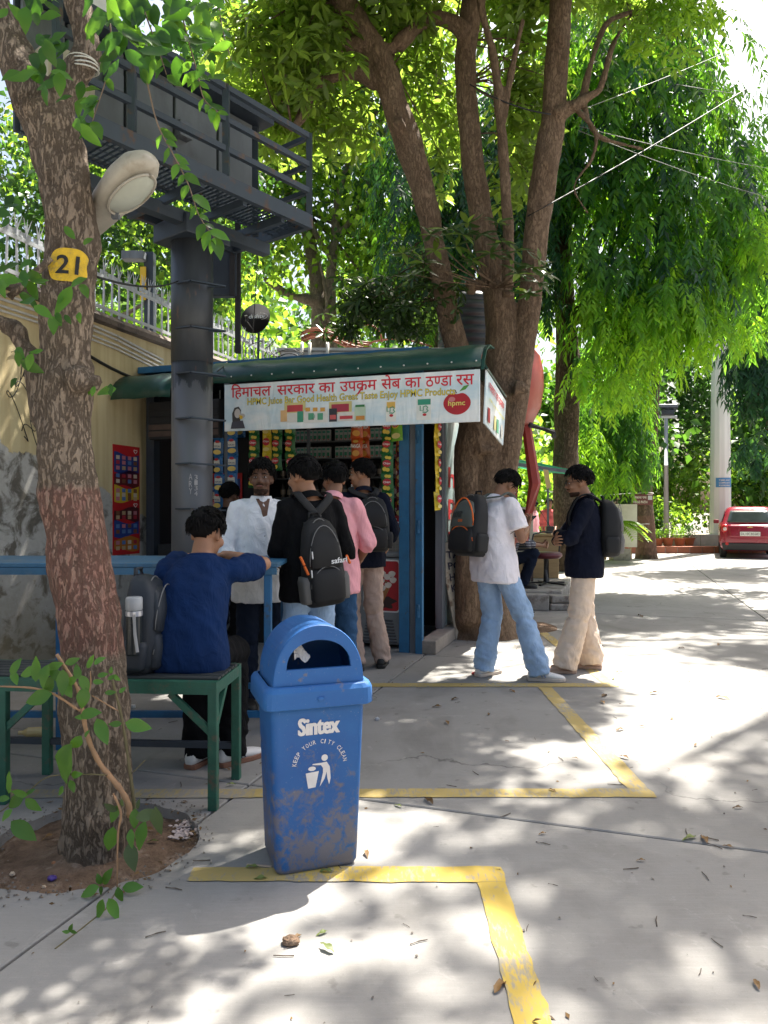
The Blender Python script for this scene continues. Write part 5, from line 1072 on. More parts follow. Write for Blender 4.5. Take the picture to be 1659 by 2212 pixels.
def on_trunk(u, z, lift):
    c, r_ = trunk_at(z); base = math.atan2(-c.x, c.y)*1.0; a = u/r_+R(17); return c+V((math.sin(a), -math.cos(a), 0))*(r_+lift)
zc = 2.318
w = MB(); 
w.grid(lambda s, t: on_trunk((s-0.5)*0.145*(1-0.28*abs(2*t-1)**4.0)+0.004*math.sin(t*9), zc+(t-0.5)*0.128*(1-0.15*abs(2*s-1)**4), 0.007), 16, 14)
w.build('painted_patch', mat('patch_yellow', (0.62, 0.40, 0.02), 0.7, var=0.2, vscale=30, bump=0.5, bscale=60, col2=(0.4, 0.28, 0.06), c2scale=40), T1, world=True, smooth=True)
w = MB(); vs_, fs = text_polys('21', 0.018); vs_ = fit(vs_, 0.078, 0.072); bm = bmesh.new(); bv = [bm.verts.new((x, z, 0)) for x, z in vs_]
for f_ in fs: bm.faces.new([bv[k] for k in f_])
bmesh.ops.subdivide_edges(bm, edges=bm.edges[:], cuts=1); bmesh.ops.triangulate(bm, faces=bm.faces[:]); bm.verts.index_update()
w.add([on_trunk(v_.co.x-0.039, zc-0.036+v_.co.y, 0.0105) for v_ in bm.verts], [[v_.index for v_ in f_.verts] for f_ in bm.faces]); bm.free()
w.build('painted_number', mat('number_black', (0.012, 0.012, 0.012), 0.7), T1, world=True)
w = MB()
for q in range(4):
    c_, r_ = V(limbR[0][8]), limbR[1][8]; w.tube([c_+V((math.cos(a)*(r_+0.006), math.sin(a)*(r_+0.006), 0.008*q+0.01*math.sin(a+q)-0.02)) for a in np.linspace(0, 6.28, 20)], 0.003, 4)
w.build('tied_string', m_string, T1, world=True)
# leaves one by one
m_l1 = leafmat('near_leaf', (0.055, 0.15, 0.018), (0.22, 0.46, 0.03), 0.42, 0.4, 0.45); m_l1d = leafmat('near_leaf_dark', (0.030, 0.085, 0.012), (0.10, 0.26, 0.02), 0.38, 0.35, 0.35)
lf = [leaf_mesh('leaf', 1.0, w_, c_, f_, m_l1, 7, 0.12) for w_, c_, f_ in ((0.52, 0.06, 0.22), (0.46, -0.08, 0.30), (0.58, 0.10, 0.15))]
lfd = [leaf_mesh('leaf', 1.0, w_, c_, f_, m_l1d, 7, 0.12) for w_, c_, f_ in ((0.56, 0.05, 0.2), (0.50, -0.08, 0.25))]
def put_leaf(parent, me, p_, d_, n_, L):
    d_ = d_.normalized(); x_ = d_.cross(n_).normalized(); z_ = x_.cross(d_); m_ = Matrix(((x_.x, d_.x, z_.x), (x_.y, d_.y, z_.y), (x_.z, d_.z, z_.z)))
    o = bpy.data.objects.new('leaf', me); COL.objects.link(o); o.parent = parent; o.matrix_basis = Matrix.Translation(p_-rootM(parent).translation) @ m_.to_4x4() @ Matrix.Scale(L, 4); return o
def img_leaf(parent, px, py, Lpx, ang, Y, me, tilt=0.35, yj=0.06):
    """leaf centred on a pixel of the photograph, pointing at angle ang in the picture, Y metres away"""
    L = Lpx/FPX*Y; d_ = V((math.cos(R(ang)), random.uniform(-tilt, tilt), math.sin(R(ang)))).normalized(); n_ = V((random.uniform(-0.5, 0.5), -1, random.uniform(-0.1, 0.8)))
    p_ = P(px, py, Y+random.uniform(-yj, yj))-d_*(L*0.5); return put_leaf(parent, me, p_, d_, n_, L*1.08)
rl = random.Random(21)
def cluster(cx, cy, rx, ry, n, Y, L, dark=0.4, a0=-90, sp=55, yj=0.15):
    for q in range(n):
        img_leaf(T1, cx+rl.uniform(-rx, rx), cy+rl.uniform(-ry, ry), L*rl.uniform(0.65, 1.25), a0+rl.gauss(0, sp), Y, rl.choice(lfd if rl.random() < dark else lf), yj=yj)
for a_ in ((250, 40, 60, 45, 16, 2.55, 58, 0.75), (330, 50, 60, 55, 20, 2.5, 56, 0.6), (420, 40, 60, 45, 18, 2.55, 50, 0.35), (280, 115, 60, 35, 12, 2.5, 56, 0.7), (370, 130, 60, 45, 14, 2.55, 45, 0.4), (450, 130, 30, 60, 8, 2.6, 40, 0.3), (110, 130, 35, 55, 18, 2.75, 42, 0.8), (60, 20, 60, 25, 8, 2.8, 45, 0.5), (182, 235, 14, 55, 12, 2.72, 48, 0.3), (120, 190, 25, 30, 8, 2.72, 46, 0.6), (40, 155, 30, 18, 4, 2.7, 50, 0.2, 190, 30), (30, 600, 30, 60, 9, 2.7, 42, 0.4), (80, 640, 40, 50, 6, 2.68, 40, 0.3), (50, 800, 30, 50, 6, 2.72, 40, 0.3), (215, 830, 25, 20, 5, 2.75, 34, 0.2), (20, 460, 20, 40, 5, 2.8, 36, 0.6), (130, 690, 60, 12, 5, 2.72, 22, 0.1)): cluster(*a_)
for px, py, L, an in ((138, 645, 70, -115), (132, 640, 30, 80), (182, 626, 40, -60), (170, 608, 40, 20), (115, 700, 45, -80), (190, 520, 26, 20), (150, 500, 38, -50)): img_leaf(T1, px, py, L, an, 2.74, rl.choice(lf), yj=0.02)
def sprig(pts, Y, L, every, dark=0.15, skip=0):
    pth, rad = pxpath([(x, y, 1.6) for x, y in pts], Y, 6); w_ = MB(); w_.tube(pth, [max(0.0012, 0.0035*(1-0.6*k/len(pth))) for k in range(len(pth))], 5); w_.build('twig', m_twig, T1, world=True, smooth=True)
    for k in range(skip, len(pth), every):
        d0 = (pth[min(k+1, len(pth)-1)]-pth[max(0, k-1)]).normalized(); sg = 1 if (k//every) % 2 else -1
        for s_ in ((sg,) if rl.random() < 0.6 else (1, -1)):
            lat = d0.cross(V((0, -1, 0))).normalized()*s_; d_ = (lat*0.8+d0*0.5+V((0, rl.uniform(-0.3, 0.3), -0.5))).normalized(); put_leaf(T1, rl.choice(lfd if rl.random() < dark else lf), pth[k], d_, V((rl.uniform(-0.4, 0.4), -1, rl.uniform(0, 0.8))), L*rl.uniform(0.6, 1.15))
sprig([(303, 126), (317, 172), (334, 245), (350, 288), (374, 331), (407, 397), (430, 463), (463, 512)], 2.5, 0.072, 2, 0.1, 16)
sprig([(385, -20), (400, 60), (425, 150), (440, 210), (470, 240)], 2.6, 0.06, 2)
sprig([(300, -10), (340, 100), (360, 160)], 2.55, 0.07, 2, 0.4); sprig([(230, -10), (240, 120), (200, 260)], 2.6, 0.075, 2, 0.5); sprig([(470, -10), (480, 60), (500, 130)], 2.7, 0.06, 2, 0.3)
img_leaf(T1, 470, 533, 56, -75, 2.5, lf[0], yj=0.01)
# crown above the picture
top_bl = [(V((-1.9, 3.5, 5.0)), 1.2, 1.2, 0.8), (V((-0.9, 3.0, 4.9)), 0.9, 1.0, 0.6), (V((-2.4, 2.4, 5.2)), 1.2, 1.2, 0.8), (V((-1.2, 4.2, 5.6)), 1.2, 1.0, 0.8), (V((0.55, 4.1, 5.5)), 0.8, 0.9, 0.4), (V((-0.4, 4.0, 5.4)), 0.8, 0.9, 0.4), (V((0.95, 4.35, 5.5)), 0.6, 0.7, 0.35)]
crown_rand('crown', T1, m_l1, top_bl, 8500, 0.085, T_BROAD, 0.6)
low_bl = [(V((0.80, 4.40, 5.45)), 0.62, 0.55, 0.22), (V((0.1, 4.1, 5.5)), 0.75, 0.7, 0.25), (V((0.35, 4.75, 5.7)), 0.8, 0.6, 0.25)]  # unseen leaf clumps added to the crown to shade the near left paving
crown_rand('crown', T1, m_l1, low_bl, 3600, 0.095, T_BROAD, 0.4)
twigs(T1, m_twig, [V(limbR[0][-1]), V(limbL[0][-1])], top_bl+low_bl, 52, 0.02)
# ---- sapling at its foot
sap = thing('sapling', 'bright green sapling with bent tan stem at the foot of the tree', 'sapling', V((-0.98, 2.62, -0.02)))
m_sap = leafmat('sapling_leaf', (0.075, 0.19, 0.03), (0.20, 0.40, 0.04), 0.35, 0.42, 0.3); m_sapd = leafmat('sapling_leaf_dull', (0.075, 0.11, 0.04), (0.12, 0.17, 0.04), 0.25, 0.5, 0.3)
ls = [leaf_mesh('leaf', 1.0, w_, c_, f_, m_sap, 7, 0.1) for w_, c_, f_ in ((0.55, 0.05, 0.2), (0.62, 0.10, 0.15), (0.50, -0.06, 0.25))]; lsd = [leaf_mesh('leaf', 1.0, 0.56, 0.05, 0.2, m_sapd, 7, 0.1)]
m_stem = mat('tan_stem', (0.33, 0.19, 0.10), 0.7, var=0.2, vscale=20); m_gstem = mat('olive_stem', (0.12, 0.10, 0.045), 0.7, var=0.2)
def c5(x, y): return x/1.659/1.8228, (2500+y/1.659)/1.8228
def c8(x, y): return x/1.0369/1.8228, (3000+y/1.0369)/1.8228
for pts, r0, r1, m_, Y in (([(850, 1180), (835, 1090), (770, 980), (650, 830), (570, 650), (530, 430), (500, 330), (370, 120)], 0.012, 0.006, m_stem, 2.62), ([(880, 1160), (870, 1050), (845, 860), (800, 560), (735, 290)], 0.008, 0.004, m_gstem, 2.66), ([(740, 1030), (790, 1160), (770, 1300), (765, 1640)], 0.005, 0.003, m_stem, 2.56), ([(700, 910), (560, 905), (320, 920), (180, 1020), (0, 1150)], 0.003, 0.002, m_gstem, 2.60), ([(520, 490), (350, 380), (200, 340), (0, 330)], 0.005, 0.003, m_stem, 2.60), ([(770, 490), (600, 390)], 0.003, 0.002, m_stem, 2.63), ([(860, 900), (950, 810)], 0.002, 0.0015, m_gstem, 2.64), ([(555, 420), (590, 330), (590, 230)], 0.004, 0.002, m_stem, 2.62)):
    rows = [tuple(P(*c5(x, y), Y)) for x, y in pts]; c_ = [V(q) for q in catmull(rows, 6)]
    c_ = [V((q.x, q.y, max(q.z, 0.004))) for q in c_]
    w = MB(); w.tube(c_, [(r0+(r1-r0)*k/len(c_))*(1+0.12*math.sin(k*1.7)) for k in range(len(c_))], 8); w.build('stem', m_, sap, world=True, smooth=True)
w = MB(); w.tube([G(*c8(490, 500)), G(*c8(430, 600)), G(*c8(330, 680)), G(*c8(225, 760))], 0.003, 5); w.build('stem', m_gstem, sap, world=True)
for x, y, L, an in ((105, 205, 120, 60), (95, 275, 95, -60), (235, 220, 160, 90), (190, 240, 135, 200), (300, 260, 150, -100), (350, 215, 160, 30), (410, 300, 160, -90), (320, 330, 150, -110), (440, 345, 120, -60), (260, 405, 185, 200), (470, 165, 90, 20), (590, 170, 105, 60), (650, 165, 80, 30), (505, 235, 95, 100), (550, 310, 120, -70), (545, 400, 140, -100), (640, 300, 75, 0), (670, 255, 75, 10), (730, 270, 60, 30), (725, 225, 50, 80), (765, 275, 55, -30), (720, 370, 70, 0), (800, 355, 50, 40), (380, 260, 120, 150), (470, 290, 100, 40), (590, 510, 150, 10), (525, 530, 65, 180), (665, 620, 180, -60), (900, 585, 165, -15), (755, 575, 80, 180), (500, 690, 125, -130), (450, 830, 300, -105), (570, 640, 50, 60), (60, 960, 165, 80), (20, 1065, 80, 180), (110, 1080, 130, -140), (130, 1030, 110, 170), (215, 1100, 125, -40), (150, 1270, 195, -40), (50, 1170, 90, -130), (200, 1020, 60, 30), (470, 980, 90, -80), (400, 1010, 80, -120), (500, 905, 80, 10)):
    px, py = c5(x, y); img_leaf(sap, px, py, L/3.024, an, 2.58, rl.choice(ls), yj=0.03)
for x, y, L, an in ((725, 1120, 95, 150), (750, 1160, 115, -110), (725, 1320, 175, -105), (880, 1190, 125, -90), (960, 1170, 145, 10), (1035, 1200, 180, -80), (930, 1300, 175, -100), (860, 1320, 115, -80), (860, 1440, 170, -70), (905, 1100, 65, 80), (800, 1090, 60, 90)):
    px, py = c5(x, y); img_leaf(sap, px, py, L/3.024, an, 2.56, rl.choice(lsd+ls[:1]), yj=0.03)
for x, y, L, an in ((440, 465, 75, 60), (405, 475, 45, 110), (370, 525, 85, 210), (410, 595, 80, -105), (462, 595, 92, -65), (490, 535, 60, -70), (540, 508, 80, 0), (412, 520, 35, -90), (290, 675, 38, 70), (300, 690, 30, -20), (270, 690, 30, 170)):
    px, py = c8(x, y); q = G(px, py, 0.03); img_leaf(sap, px, py, L/1.89, an, q.y, rl.choice(ls), yj=0.01, tilt=0.1)

# ------------------------------------------------ central many-stemmed tree
m_bark2 = bark_mat('bark_central', (0.17, 0.112, 0.072), (0.25, 0.175, 0.118), (0.085, 0.058, 0.04), 0.9, None, 0.6)
T2 = thing('central_tree', 'many stemmed brown tree rising beside the kiosk awning', 'tree', V((1.16, 7.86, 0)))
S = {}
S['main'] = pxpath([(1052, 1400, 90), (1050, 1370, 72), (1048, 1300, 60), (1045, 1150, 56), (1048, 1000, 56), (1066, 900, 50), (1084, 800, 42), (1085, 720, 37), (1077, 640, 33), (1060, 560, 28), (1042, 480, 25), (1022, 350, 25), (1010, 230, 23), (1006, 130, 23), (1015, 40, 25), (1040, -80, 24), (1060, -250, 20), (1050, -420, 14)], 7.88)
S['right'] = pxpath([(1075, 1050, 38), (1098, 920, 34), (1125, 780, 28), (1140, 690, 25), (1150, 600, 25), (1158, 500, 27), (1168, 430, 28), (1182, 330, 28), (1197, 231, 26), (1202, 132, 25), (1210, 30, 25), (1216, -60, 23), (1225, -300, 18), (1250, -480, 12)], 7.80)
S['left'] = pxpath([(1040, 980, 38), (1008, 830, 32), (985, 745, 27), (971, 690, 25), (955, 600, 24), (935, 510, 23), (925, 455, 25), (905, 380, 27), (885, 315, 30), (866, 262, 30), (850, 215, 27), (825, 140, 30), (775, 60, 30), (738, 0, 28), (690, -90, 25), (640, -260, 20), (600, -420, 13)], 7.72)
S['root'] = pxpath([(1012, 1385, 32), (1012, 1200, 30), (1008, 1000, 28), (1020, 900, 26)], 7.70)
S['thin'] = pxpath([(1098, 640, 14), (1098, 500, 12.5), (1090, 360, 11.5), (1080, 250, 11), (1068, 130, 10), (1045, 40, 8), (1030, -60, 7)], 7.55)
S['b1'] = pxpath([(815, 180, 18), (787, 160, 16), (745, 157, 13), (680, 185, 12), (660, 240, 10), (630, 280, 7)], 7.72)
S['b2'] = pxpath([(842, 108, 20), (900, 58, 15), (940, 36, 15), (985, 52, 18), (1008, 70, 20)], 7.78)
S['k1'] = pxpath([(790, 100, 20), (745, 95, 15), (728, 105, 12)], 7.66); S['k2'] = pxpath([(870, 275, 34), (848, 283, 22)], 7.66, 2); S['k3'] = pxpath([(1110, 835, 20), (1130, 838, 14), (1134, 850, 12)], 7.55); S['k4'] = pxpath([(1045, 615, 20), (1005, 618, 16)], 7.7, 2)
S['r1'] = pxpath([(1195, 250, 18), (1225, 235, 15), (1259, 212, 11), (1269, 165, 8), (1308, 53, 6), (1375, 20, 4)], 7.72); S['r2'] = pxpath([(1235, 228, 12), (1275, 205, 10), (1298, 185, 8), (1322, 99, 5), (1361, 33, 4)], 7.66); S['r3'] = pxpath([(1240, 230, 8), (1285, 280, 6), (1280, 340, 5), (1240, 400, 4), (1270, 460, 3)], 7.66); S['r4'] = pxpath([(1260, 215, 8), (1290, 290, 6), (1390, 320, 3)], 7.7); S['t3'] = pxpath([(1083, 280, 9), (1105, 150, 7), (1130, 40, 5)], 7.55)
limbs(T2, m_bark2, [S[k] for k in S], 0.020, 0.014, 7.0, 'trunk', 3)
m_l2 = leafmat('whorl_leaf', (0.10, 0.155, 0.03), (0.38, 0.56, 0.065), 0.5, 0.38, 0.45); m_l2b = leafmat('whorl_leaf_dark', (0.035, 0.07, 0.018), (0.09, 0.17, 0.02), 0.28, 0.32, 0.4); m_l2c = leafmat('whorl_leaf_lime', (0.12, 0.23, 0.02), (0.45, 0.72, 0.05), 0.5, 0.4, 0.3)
bl = [pb(560, 110, 7.9, 0.55), pb(640, 60, 7.6, 0.6), pb(700, 240, 8.3, 0.55), pb(600, 250, 8.6, 0.6), pb(770, 270, 8.6, 0.4), pb(520, 190, 9, 0.6), pb(690, 120, 7.4, 0.45), pb(880, 140, 8.6, 0.5), pb(940, 260, 8.8, 0.5), pb(920, 20, 8.5, 0.5), pb(760, -30, 8.0, 0.7), pb(1120, 90, 8.4, 0.5), pb(1130, 260, 8.5, 0.45), pb(1110, 380, 8.4, 0.38), pb(1150, 180, 8.5, 0.4), pb(950, 380, 8.7, 0.25), pb(620, 180, 8.0, 0.4)]
crown_whorl('crown', T2, m_l2, bl, 1000, 0.215)
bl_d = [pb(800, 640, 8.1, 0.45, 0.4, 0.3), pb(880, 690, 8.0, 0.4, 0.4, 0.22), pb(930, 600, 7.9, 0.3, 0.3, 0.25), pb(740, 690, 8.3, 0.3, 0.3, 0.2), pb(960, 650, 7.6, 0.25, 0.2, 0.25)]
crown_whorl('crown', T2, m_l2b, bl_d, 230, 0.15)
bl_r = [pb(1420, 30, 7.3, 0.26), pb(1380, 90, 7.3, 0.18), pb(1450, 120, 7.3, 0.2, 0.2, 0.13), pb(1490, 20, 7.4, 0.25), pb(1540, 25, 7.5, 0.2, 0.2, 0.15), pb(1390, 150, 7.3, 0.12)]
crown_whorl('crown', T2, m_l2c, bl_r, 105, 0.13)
# low shoot in front of the trunk: every leaf a part
wl = [leaf_mesh('leaf', 1.0, 0.30, c_, 0.15, m_, 6, 0.05) for c_, m_ in ((0.05, m_l2), (-0.1, m_l2b), (0.08, m_l2b))]
shoot = [(965, 495, 30), (1010, 480, 34), (985, 530, 34), (1040, 505, 34), (1075, 480, 32), (1060, 545, 34), (1105, 560, 36), (1120, 590, 36), (1150, 575, 38), (1165, 610, 36), (1140, 630, 30), (940, 540, 34), (915, 565, 36), (890, 590, 34), (1085, 520, 30), (1020, 560, 28), (870, 545, 34), (1165, 560, 30), (1175, 590, 34), (930, 505, 30), (1000, 505, 32), (1115, 540, 32)]
for px, py, L in shoot:
    c_ = P(px, py, 7.15+rl.uniform(-0.12, 0.12)); ax = V((rl.uniform(-0.4, 0.4), -0.6, 0.7)).normalized(); x_, y_, _ = frame(ax)
    for k in range(7):
        a = 2*math.pi*k/7+rl.uniform(-0.2, 0.2); d_ = (x_*math.cos(a)+y_*math.sin(a)+ax*rl.uniform(-0.1, 0.5)+V((0, 0, -0.2))).normalized(); put_leaf(T2, rl.choice(wl), c_, d_, ax, L*1.25/FPX*7.2*rl.uniform(0.75, 1.2))
    w = MB(); w.tube([c_, c_*0.6+P(1050, 600, 7.5)*0.4+V((0, 0, -0.05)), P(1055+rl.uniform(-15, 30), 620, 7.6)], [0.004, 0.006, 0.008], 5); w.build('twig', m_bark2, T2, world=True)
hi = [(V((0.9, 7.2, 7.8)), 1.9, 1.8, 1.3), (V((-0.6, 6.8, 7.4)), 1.6, 1.5, 1.0), (V((2.2, 8.0, 8.3)), 1.5, 1.6, 1.2), (V((0.2, 5.8, 7.2)), 1.4, 1.0, 0.8), (V((1.4, 8.6, 9.6)), 1.8, 1.6, 1.0), (V((3.3, 9.1, 8.8)), 1.3, 1.3, 0.7), (V((1.6, 6.6, 7.6)), 1.2, 1.2, 0.7)]
hic = []
for c_, rx, ry, rz in hi:
    for q in range(16):
        d_ = V((rl.gauss(0, 1), rl.gauss(0, 1), rl.gauss(0, 1))).normalized()*(rl.random()**0.4); hic.append((c_+V((d_.x*rx, d_.y*ry, d_.z*rz)), 0.5, 0.5, 0.3, 1.0))
crown_whorl('crown', T2, m_l2, hic, 5200, 0.21)
ends = [V(S[k][0][-1]) for k in ('main', 'right', 'left')]
twigs(T2, m_bark2, ends, hi, 40, 0.035)
twigs(T2, m_bark2, [V(S['left'][0][k]) for k in range(40, 58, 3)]+[V(S['b1'][0][-1])], bl[:11], 34, 0.016); twigs(T2, m_bark2, [V(S['main'][0][k]) for k in range(38, 56, 4)], bl[11:], 14, 0.014); twigs(T2, m_bark2, [V(S['r1'][0][-1]), V(S['r2'][0][-1])], bl_r, 14, 0.006); twigs(T2, m_bark2, [V(S['left'][0][k]) for k in range(12, 22, 2)], bl_d, 18, 0.012)

# ------------------------------------------------ drooping trees on the right and behind
m_bark3 = bark_mat('bark_grey_brown', (0.13, 0.09, 0.06), (0.20, 0.145, 0.10), (0.05, 0.035, 0.025), 0.8, None, 0.8)
m_ld = leafmat('droop_leaf', (0.030, 0.095, 0.024), (0.26, 0.58, 0.04), 0.5, 0.33, 0.5); m_ldl = leafmat('droop_leaf_young', (0.08, 0.20, 0.02), (0.45, 0.80, 0.04), 0.55, 0.38, 0.35); m_ldb = leafmat('droop_leaf_deep', (0.018, 0.065, 0.030), (0.06, 0.18, 0.03), 0.25, 0.35, 0.45)
T3 = thing('drooping_tree', 'tall straight trunked tree with long drooping leaves over the road', 'tree', V((3.43, 13.5, 0)))
s3 = pxpath([(1226, 1245, 36), (1226, 1200, 31), (1222, 1000, 27), (1228, 800, 27), (1222, 700, 23), (1215, 500, 19), (1232, 300, 15), (1250, 100, 11), (1260, -200, 6)], 13.5)
limbs(T3, m_bark3, [s3, pxpath([(1228, 790, 16), (1262, 800, 14), (1268, 808, 12)], 13.3), pxpath([(1222, 720, 12), (1290, 620, 8), (1380, 560, 5)], 13.4), pxpath([(1215, 480, 12), (1310, 400, 8), (1420, 330, 5), (1470, 280, 4)], 13.3), pxpath([(1235, 280, 10), (1320, 200, 7), (1430, 120, 4)], 13.3), pxpath([(1310, 560, 7), (1450, 660, 5), (1520, 640, 3)], 13.2)], 0.035, 0.03, 4.0)
b3 = [pb(1290, 715, 12.8, 0.55), pb(1370, 735, 13, 0.6), pb(1450, 700, 13, 0.55), pb(1310, 580, 12.6, 0.9), pb(1430, 600, 12.8, 1.0), pb(1270, 380, 12.8, 0.8), pb(1400, 420, 12.6, 1.0), pb(1320, 230, 12.2, 0.9), pb(1450, 260, 12.5, 0.9), pb(1290, 70, 12, 0.9), pb(1400, 90, 12.5, 0.9), pb(1480, 110, 13.5, 0.6), pb(1540, 420, 13, 0.8), pb(1590, 560, 13, 0.7), pb(1530, 620, 13, 0.6), pb(1230, 150, 14, 1.0), pb(1190, 450, 14.5, 1.0), pb(1590, 320, 14, 0.5), pb(1490, 520, 13.5, 0.8), pb(1640, 420, 14, 0.7), pb(1650, 640, 14, 0.7), pb(1630, 720, 14, 0.5), pb(1545, 220, 14, 0.5), pb(1600, 330, 14, 0.6), pb(1650, 300, 14, 0.5), pb(1520, 130, 14, 0.4)]
crown_droop('crown', T3, m_ld, b3, 1750, 0.25, 0.45, 5); crown_droop('crown', T3, m_ldb, b3, 450, 0.25, 0.45, 5); crown_droop('crown', T3, m_ldl, b3, 420, 0.22, 0.4, 5)
crown_droop('crown', T3, m_ldl, [pb(1270, 800, 12.4, 0.35, 0.3, 0.35), pb(1340, 830, 12.4, 0.35, 0.3, 0.35), pb(1410, 770, 12.4, 0.35, 0.3, 0.3), pb(1370, 700, 12.2, 0.5, 0.3, 0.4), pb(1290, 650, 12.2, 0.4, 0.3, 0.4), pb(1520, 720, 12.4, 0.4, 0.3, 0.4), pb(1560, 690, 12.4, 0.4, 0.3, 0.3), pb(1430, 650, 12.2, 0.8, 0.5, 0.5), pb(1640, 520, 12.5, 0.4), pb(1490, 740, 12.6, 0.3)], 330, 0.19, 0.55, 7)
hi3 = [(V((3.4, 13.2, 9.6)), 2.2, 2.0, 1.4), (V((4.8, 12.0, 9.0)), 1.6, 1.6, 1.2)]
crown_droop('crown', T3, m_ld, hi3, 160, 0.24, 0.7, 6)
T4 = thing('sign_tree', 'slim leaning tree with a street name plate tied to its trunk', 'tree', V((7.55, 20.9, 0)))
limbs(T4, bark_mat('bark_sign_tree', (0.15, 0.105, 0.07), (0.22, 0.16, 0.11), (0.06, 0.04, 0.03), 0.7, (0.1, 1.25, (0.26, 0.14, 0.10)), 0.8), [pxpath([(1396, 1215, 28), (1396, 1195, 23), (1392, 1130, 21), (1388, 1060, 20), (1390, 1000, 17), (1404, 940, 15), (1412, 870, 12), (1418, 750, 8), (1430, 600, 5)], 20.9), pxpath([(1405, 930, 9), (1370, 880, 6), (1330, 850, 4)], 20.8)], 0.045, 0.03, 3.0)
b4 = [pb(1330, 930, 20, 0.9), pb(1335, 860, 20, 0.8), pb(1350, 920, 20.5, 0.4), pb(1300, 1000, 19.5, 0.5), pb(1360, 980, 20, 0.6), pb(1360, 790, 20.5, 0.6), pb(1290, 900, 20, 0.7)]
crown_droop('crown', T4, m_ld, b4, 640, 0.24, 0.7, 7); crown_droop('crown', T4, m_ldl, [pb(1280, 960, 19, 0.4, 0.4, 0.7), pb(1330, 1010, 19.3, 0.4)], 70, 0.22, 0.7, 7)
T5 = thing('bamboo_leaf_tree', 'dark blue green long leaved tree beyond the red car', 'tree', V((9.9, 18.5, 0)))
limbs(T5, m_bark3, [pxpath([(1705, 1170, 14), (1688, 1000, 12), (1662, 900, 11), (1638, 820, 9), (1622, 700, 8), (1610, 500, 5)], 18.5), pxpath([(1640, 850, 6), (1600, 800, 5), (1570, 760, 3)], 18.4)], 0.04, 0.02, 3.0)
b5 = [pb(1610, 610, 18, 1.0), pb(1625, 790, 18, 0.6), pb(1650, 820, 18, 0.8), pb(1640, 960, 18, 0.5), pb(1650, 480, 18, 1.1), pb(1560, 540, 18.5, 0.9), pb(1630, 740, 18, 0.7)]
crown_droop('crown', T5, m_ldb, b5, 900, 0.26, 0.5, 6)
T6 = thing('fig_tree', 'grey trunked fig tree with hanging roots behind the tiled hut', 'tree', V((-1.35, 15.2, 0)))
m_bark6 = bark_mat('bark_fig', (0.22, 0.18, 0.14), (0.32, 0.27, 0.21), (0.09, 0.07, 0.05), 0.8, None, 0.6)
s6 = [pxpath([(694, 1240, 40), (694, 900, 30), (694, 760, 24), (690, 680, 19), (682, 600, 15), (664, 500, 14), (650, 430, 11), (600, 330, 8)], 15.2), pxpath([(716, 900, 14), (718, 740, 12), (715, 600, 11), (722, 520, 10), (730, 420, 8), (760, 330, 6)], 15.0), pxpath([(692, 650, 14), (640, 640, 9), (600, 620, 7), (570, 600, 6)], 15.1), pxpath([(700, 700, 6), (706, 640, 5), (690, 560, 5)], 14.8), pxpath([(700, 545, 8), (760, 470, 6), (800, 380, 4)], 15), pxpath([(718, 560, 7), (680, 500, 5), (650, 420, 4), (600, 400, 3)], 14.9)]
limbs(T6, m_bark6, s6, 0.035, 0.03, 5.0)
m_l6 = leafmat('fig_leaf', (0.08, 0.17, 0.02), (0.42, 0.66, 0.05), 0.52, 0.4, 0.5); m_l6d = leafmat('fig_leaf_dark', (0.03, 0.085, 0.018), (0.10, 0.25, 0.03), 0.35, 0.4, 0.5)
b6 = [pb(560, 480, 14.5, 1.1), pb(640, 420, 15, 1.2), pb(760, 480, 15, 1.2), pb(840, 560, 15.5, 1.2), pb(560, 320, 15, 1.4), pb(700, 300, 15.5, 1.5), pb(820, 380, 15.5, 1.3), pb(900, 480, 15.5, 1.2), pb(640, 170, 16, 1.6), pb(800, 180, 16, 1.6), pb(960, 300, 16, 1.4), pb(900, 100, 16, 1.6), pb(500, 560, 15, 0.8), pb(620, 560, 15, 0.7), pb(800, 650, 15, 0.8), pb(880, 660, 15.5, 0.8), pb(500, 200, 16, 1.5), pb(500, 60, 16, 1.4), pb(640, 20, 16.5, 1.5), pb(1000, 600, 16, 0.9), pb(740, 620, 16, 0.8)]
crown_rand('crown', T6, m_l6, b6, 15000, 0.19, T_BROAD, 0.5, per=5, tw=0.3); crown_rand('crown', T6, m_l6d, b6, 6500, 0.18, T_BROAD, 0.5, per=5, tw=0.3)
twigs(T6, m_bark6, [V(s6[0][0][-1]), V(s6[1][0][-1]), V(s6[0][0][-6]), V(s6[4][0][-1])], b6, 60, 0.05)
T7 = thing('dark_drooping_tree', 'dark drooping tree standing behind the central stems', 'tree', V((1.1, 13.2, 0)))
limbs(T7, m_bark3, [pxpath([(950, 1250, 24), (952, 900, 20), (955, 600, 16), (945, 300, 11), (950, 0, 7)], 13.2)], 0.04, 0.03, 3.0)
b7 = [pb(870, 420, 12.6, 0.6), pb(900, 560, 12.8, 0.7), pb(980, 480, 13, 0.8), pb(1000, 350, 13, 0.8), pb(1080, 420, 13, 0.9), pb(1100, 560, 13, 0.8), pb(1130, 300, 13, 0.9), pb(840, 300, 12.6, 0.5), pb(960, 640, 12.8, 0.7), pb(880, 650, 12.8, 0.5), pb(1160, 480, 13.4, 0.8), pb(1060, 240, 13.2, 0.8), pb(1180, 650, 13.4, 0.5)]
crown_droop('crown', T7, m_ldb, b7, 1100, 0.20, 0.6, 7); crown_droop('crown', T7, m_ld, b7, 350, 0.20, 0.6, 7)
T8 = thing('fence_tree', 'round leaved tree behind the spiked fence', 'tree', V((-5.6, 11.0, 0)))
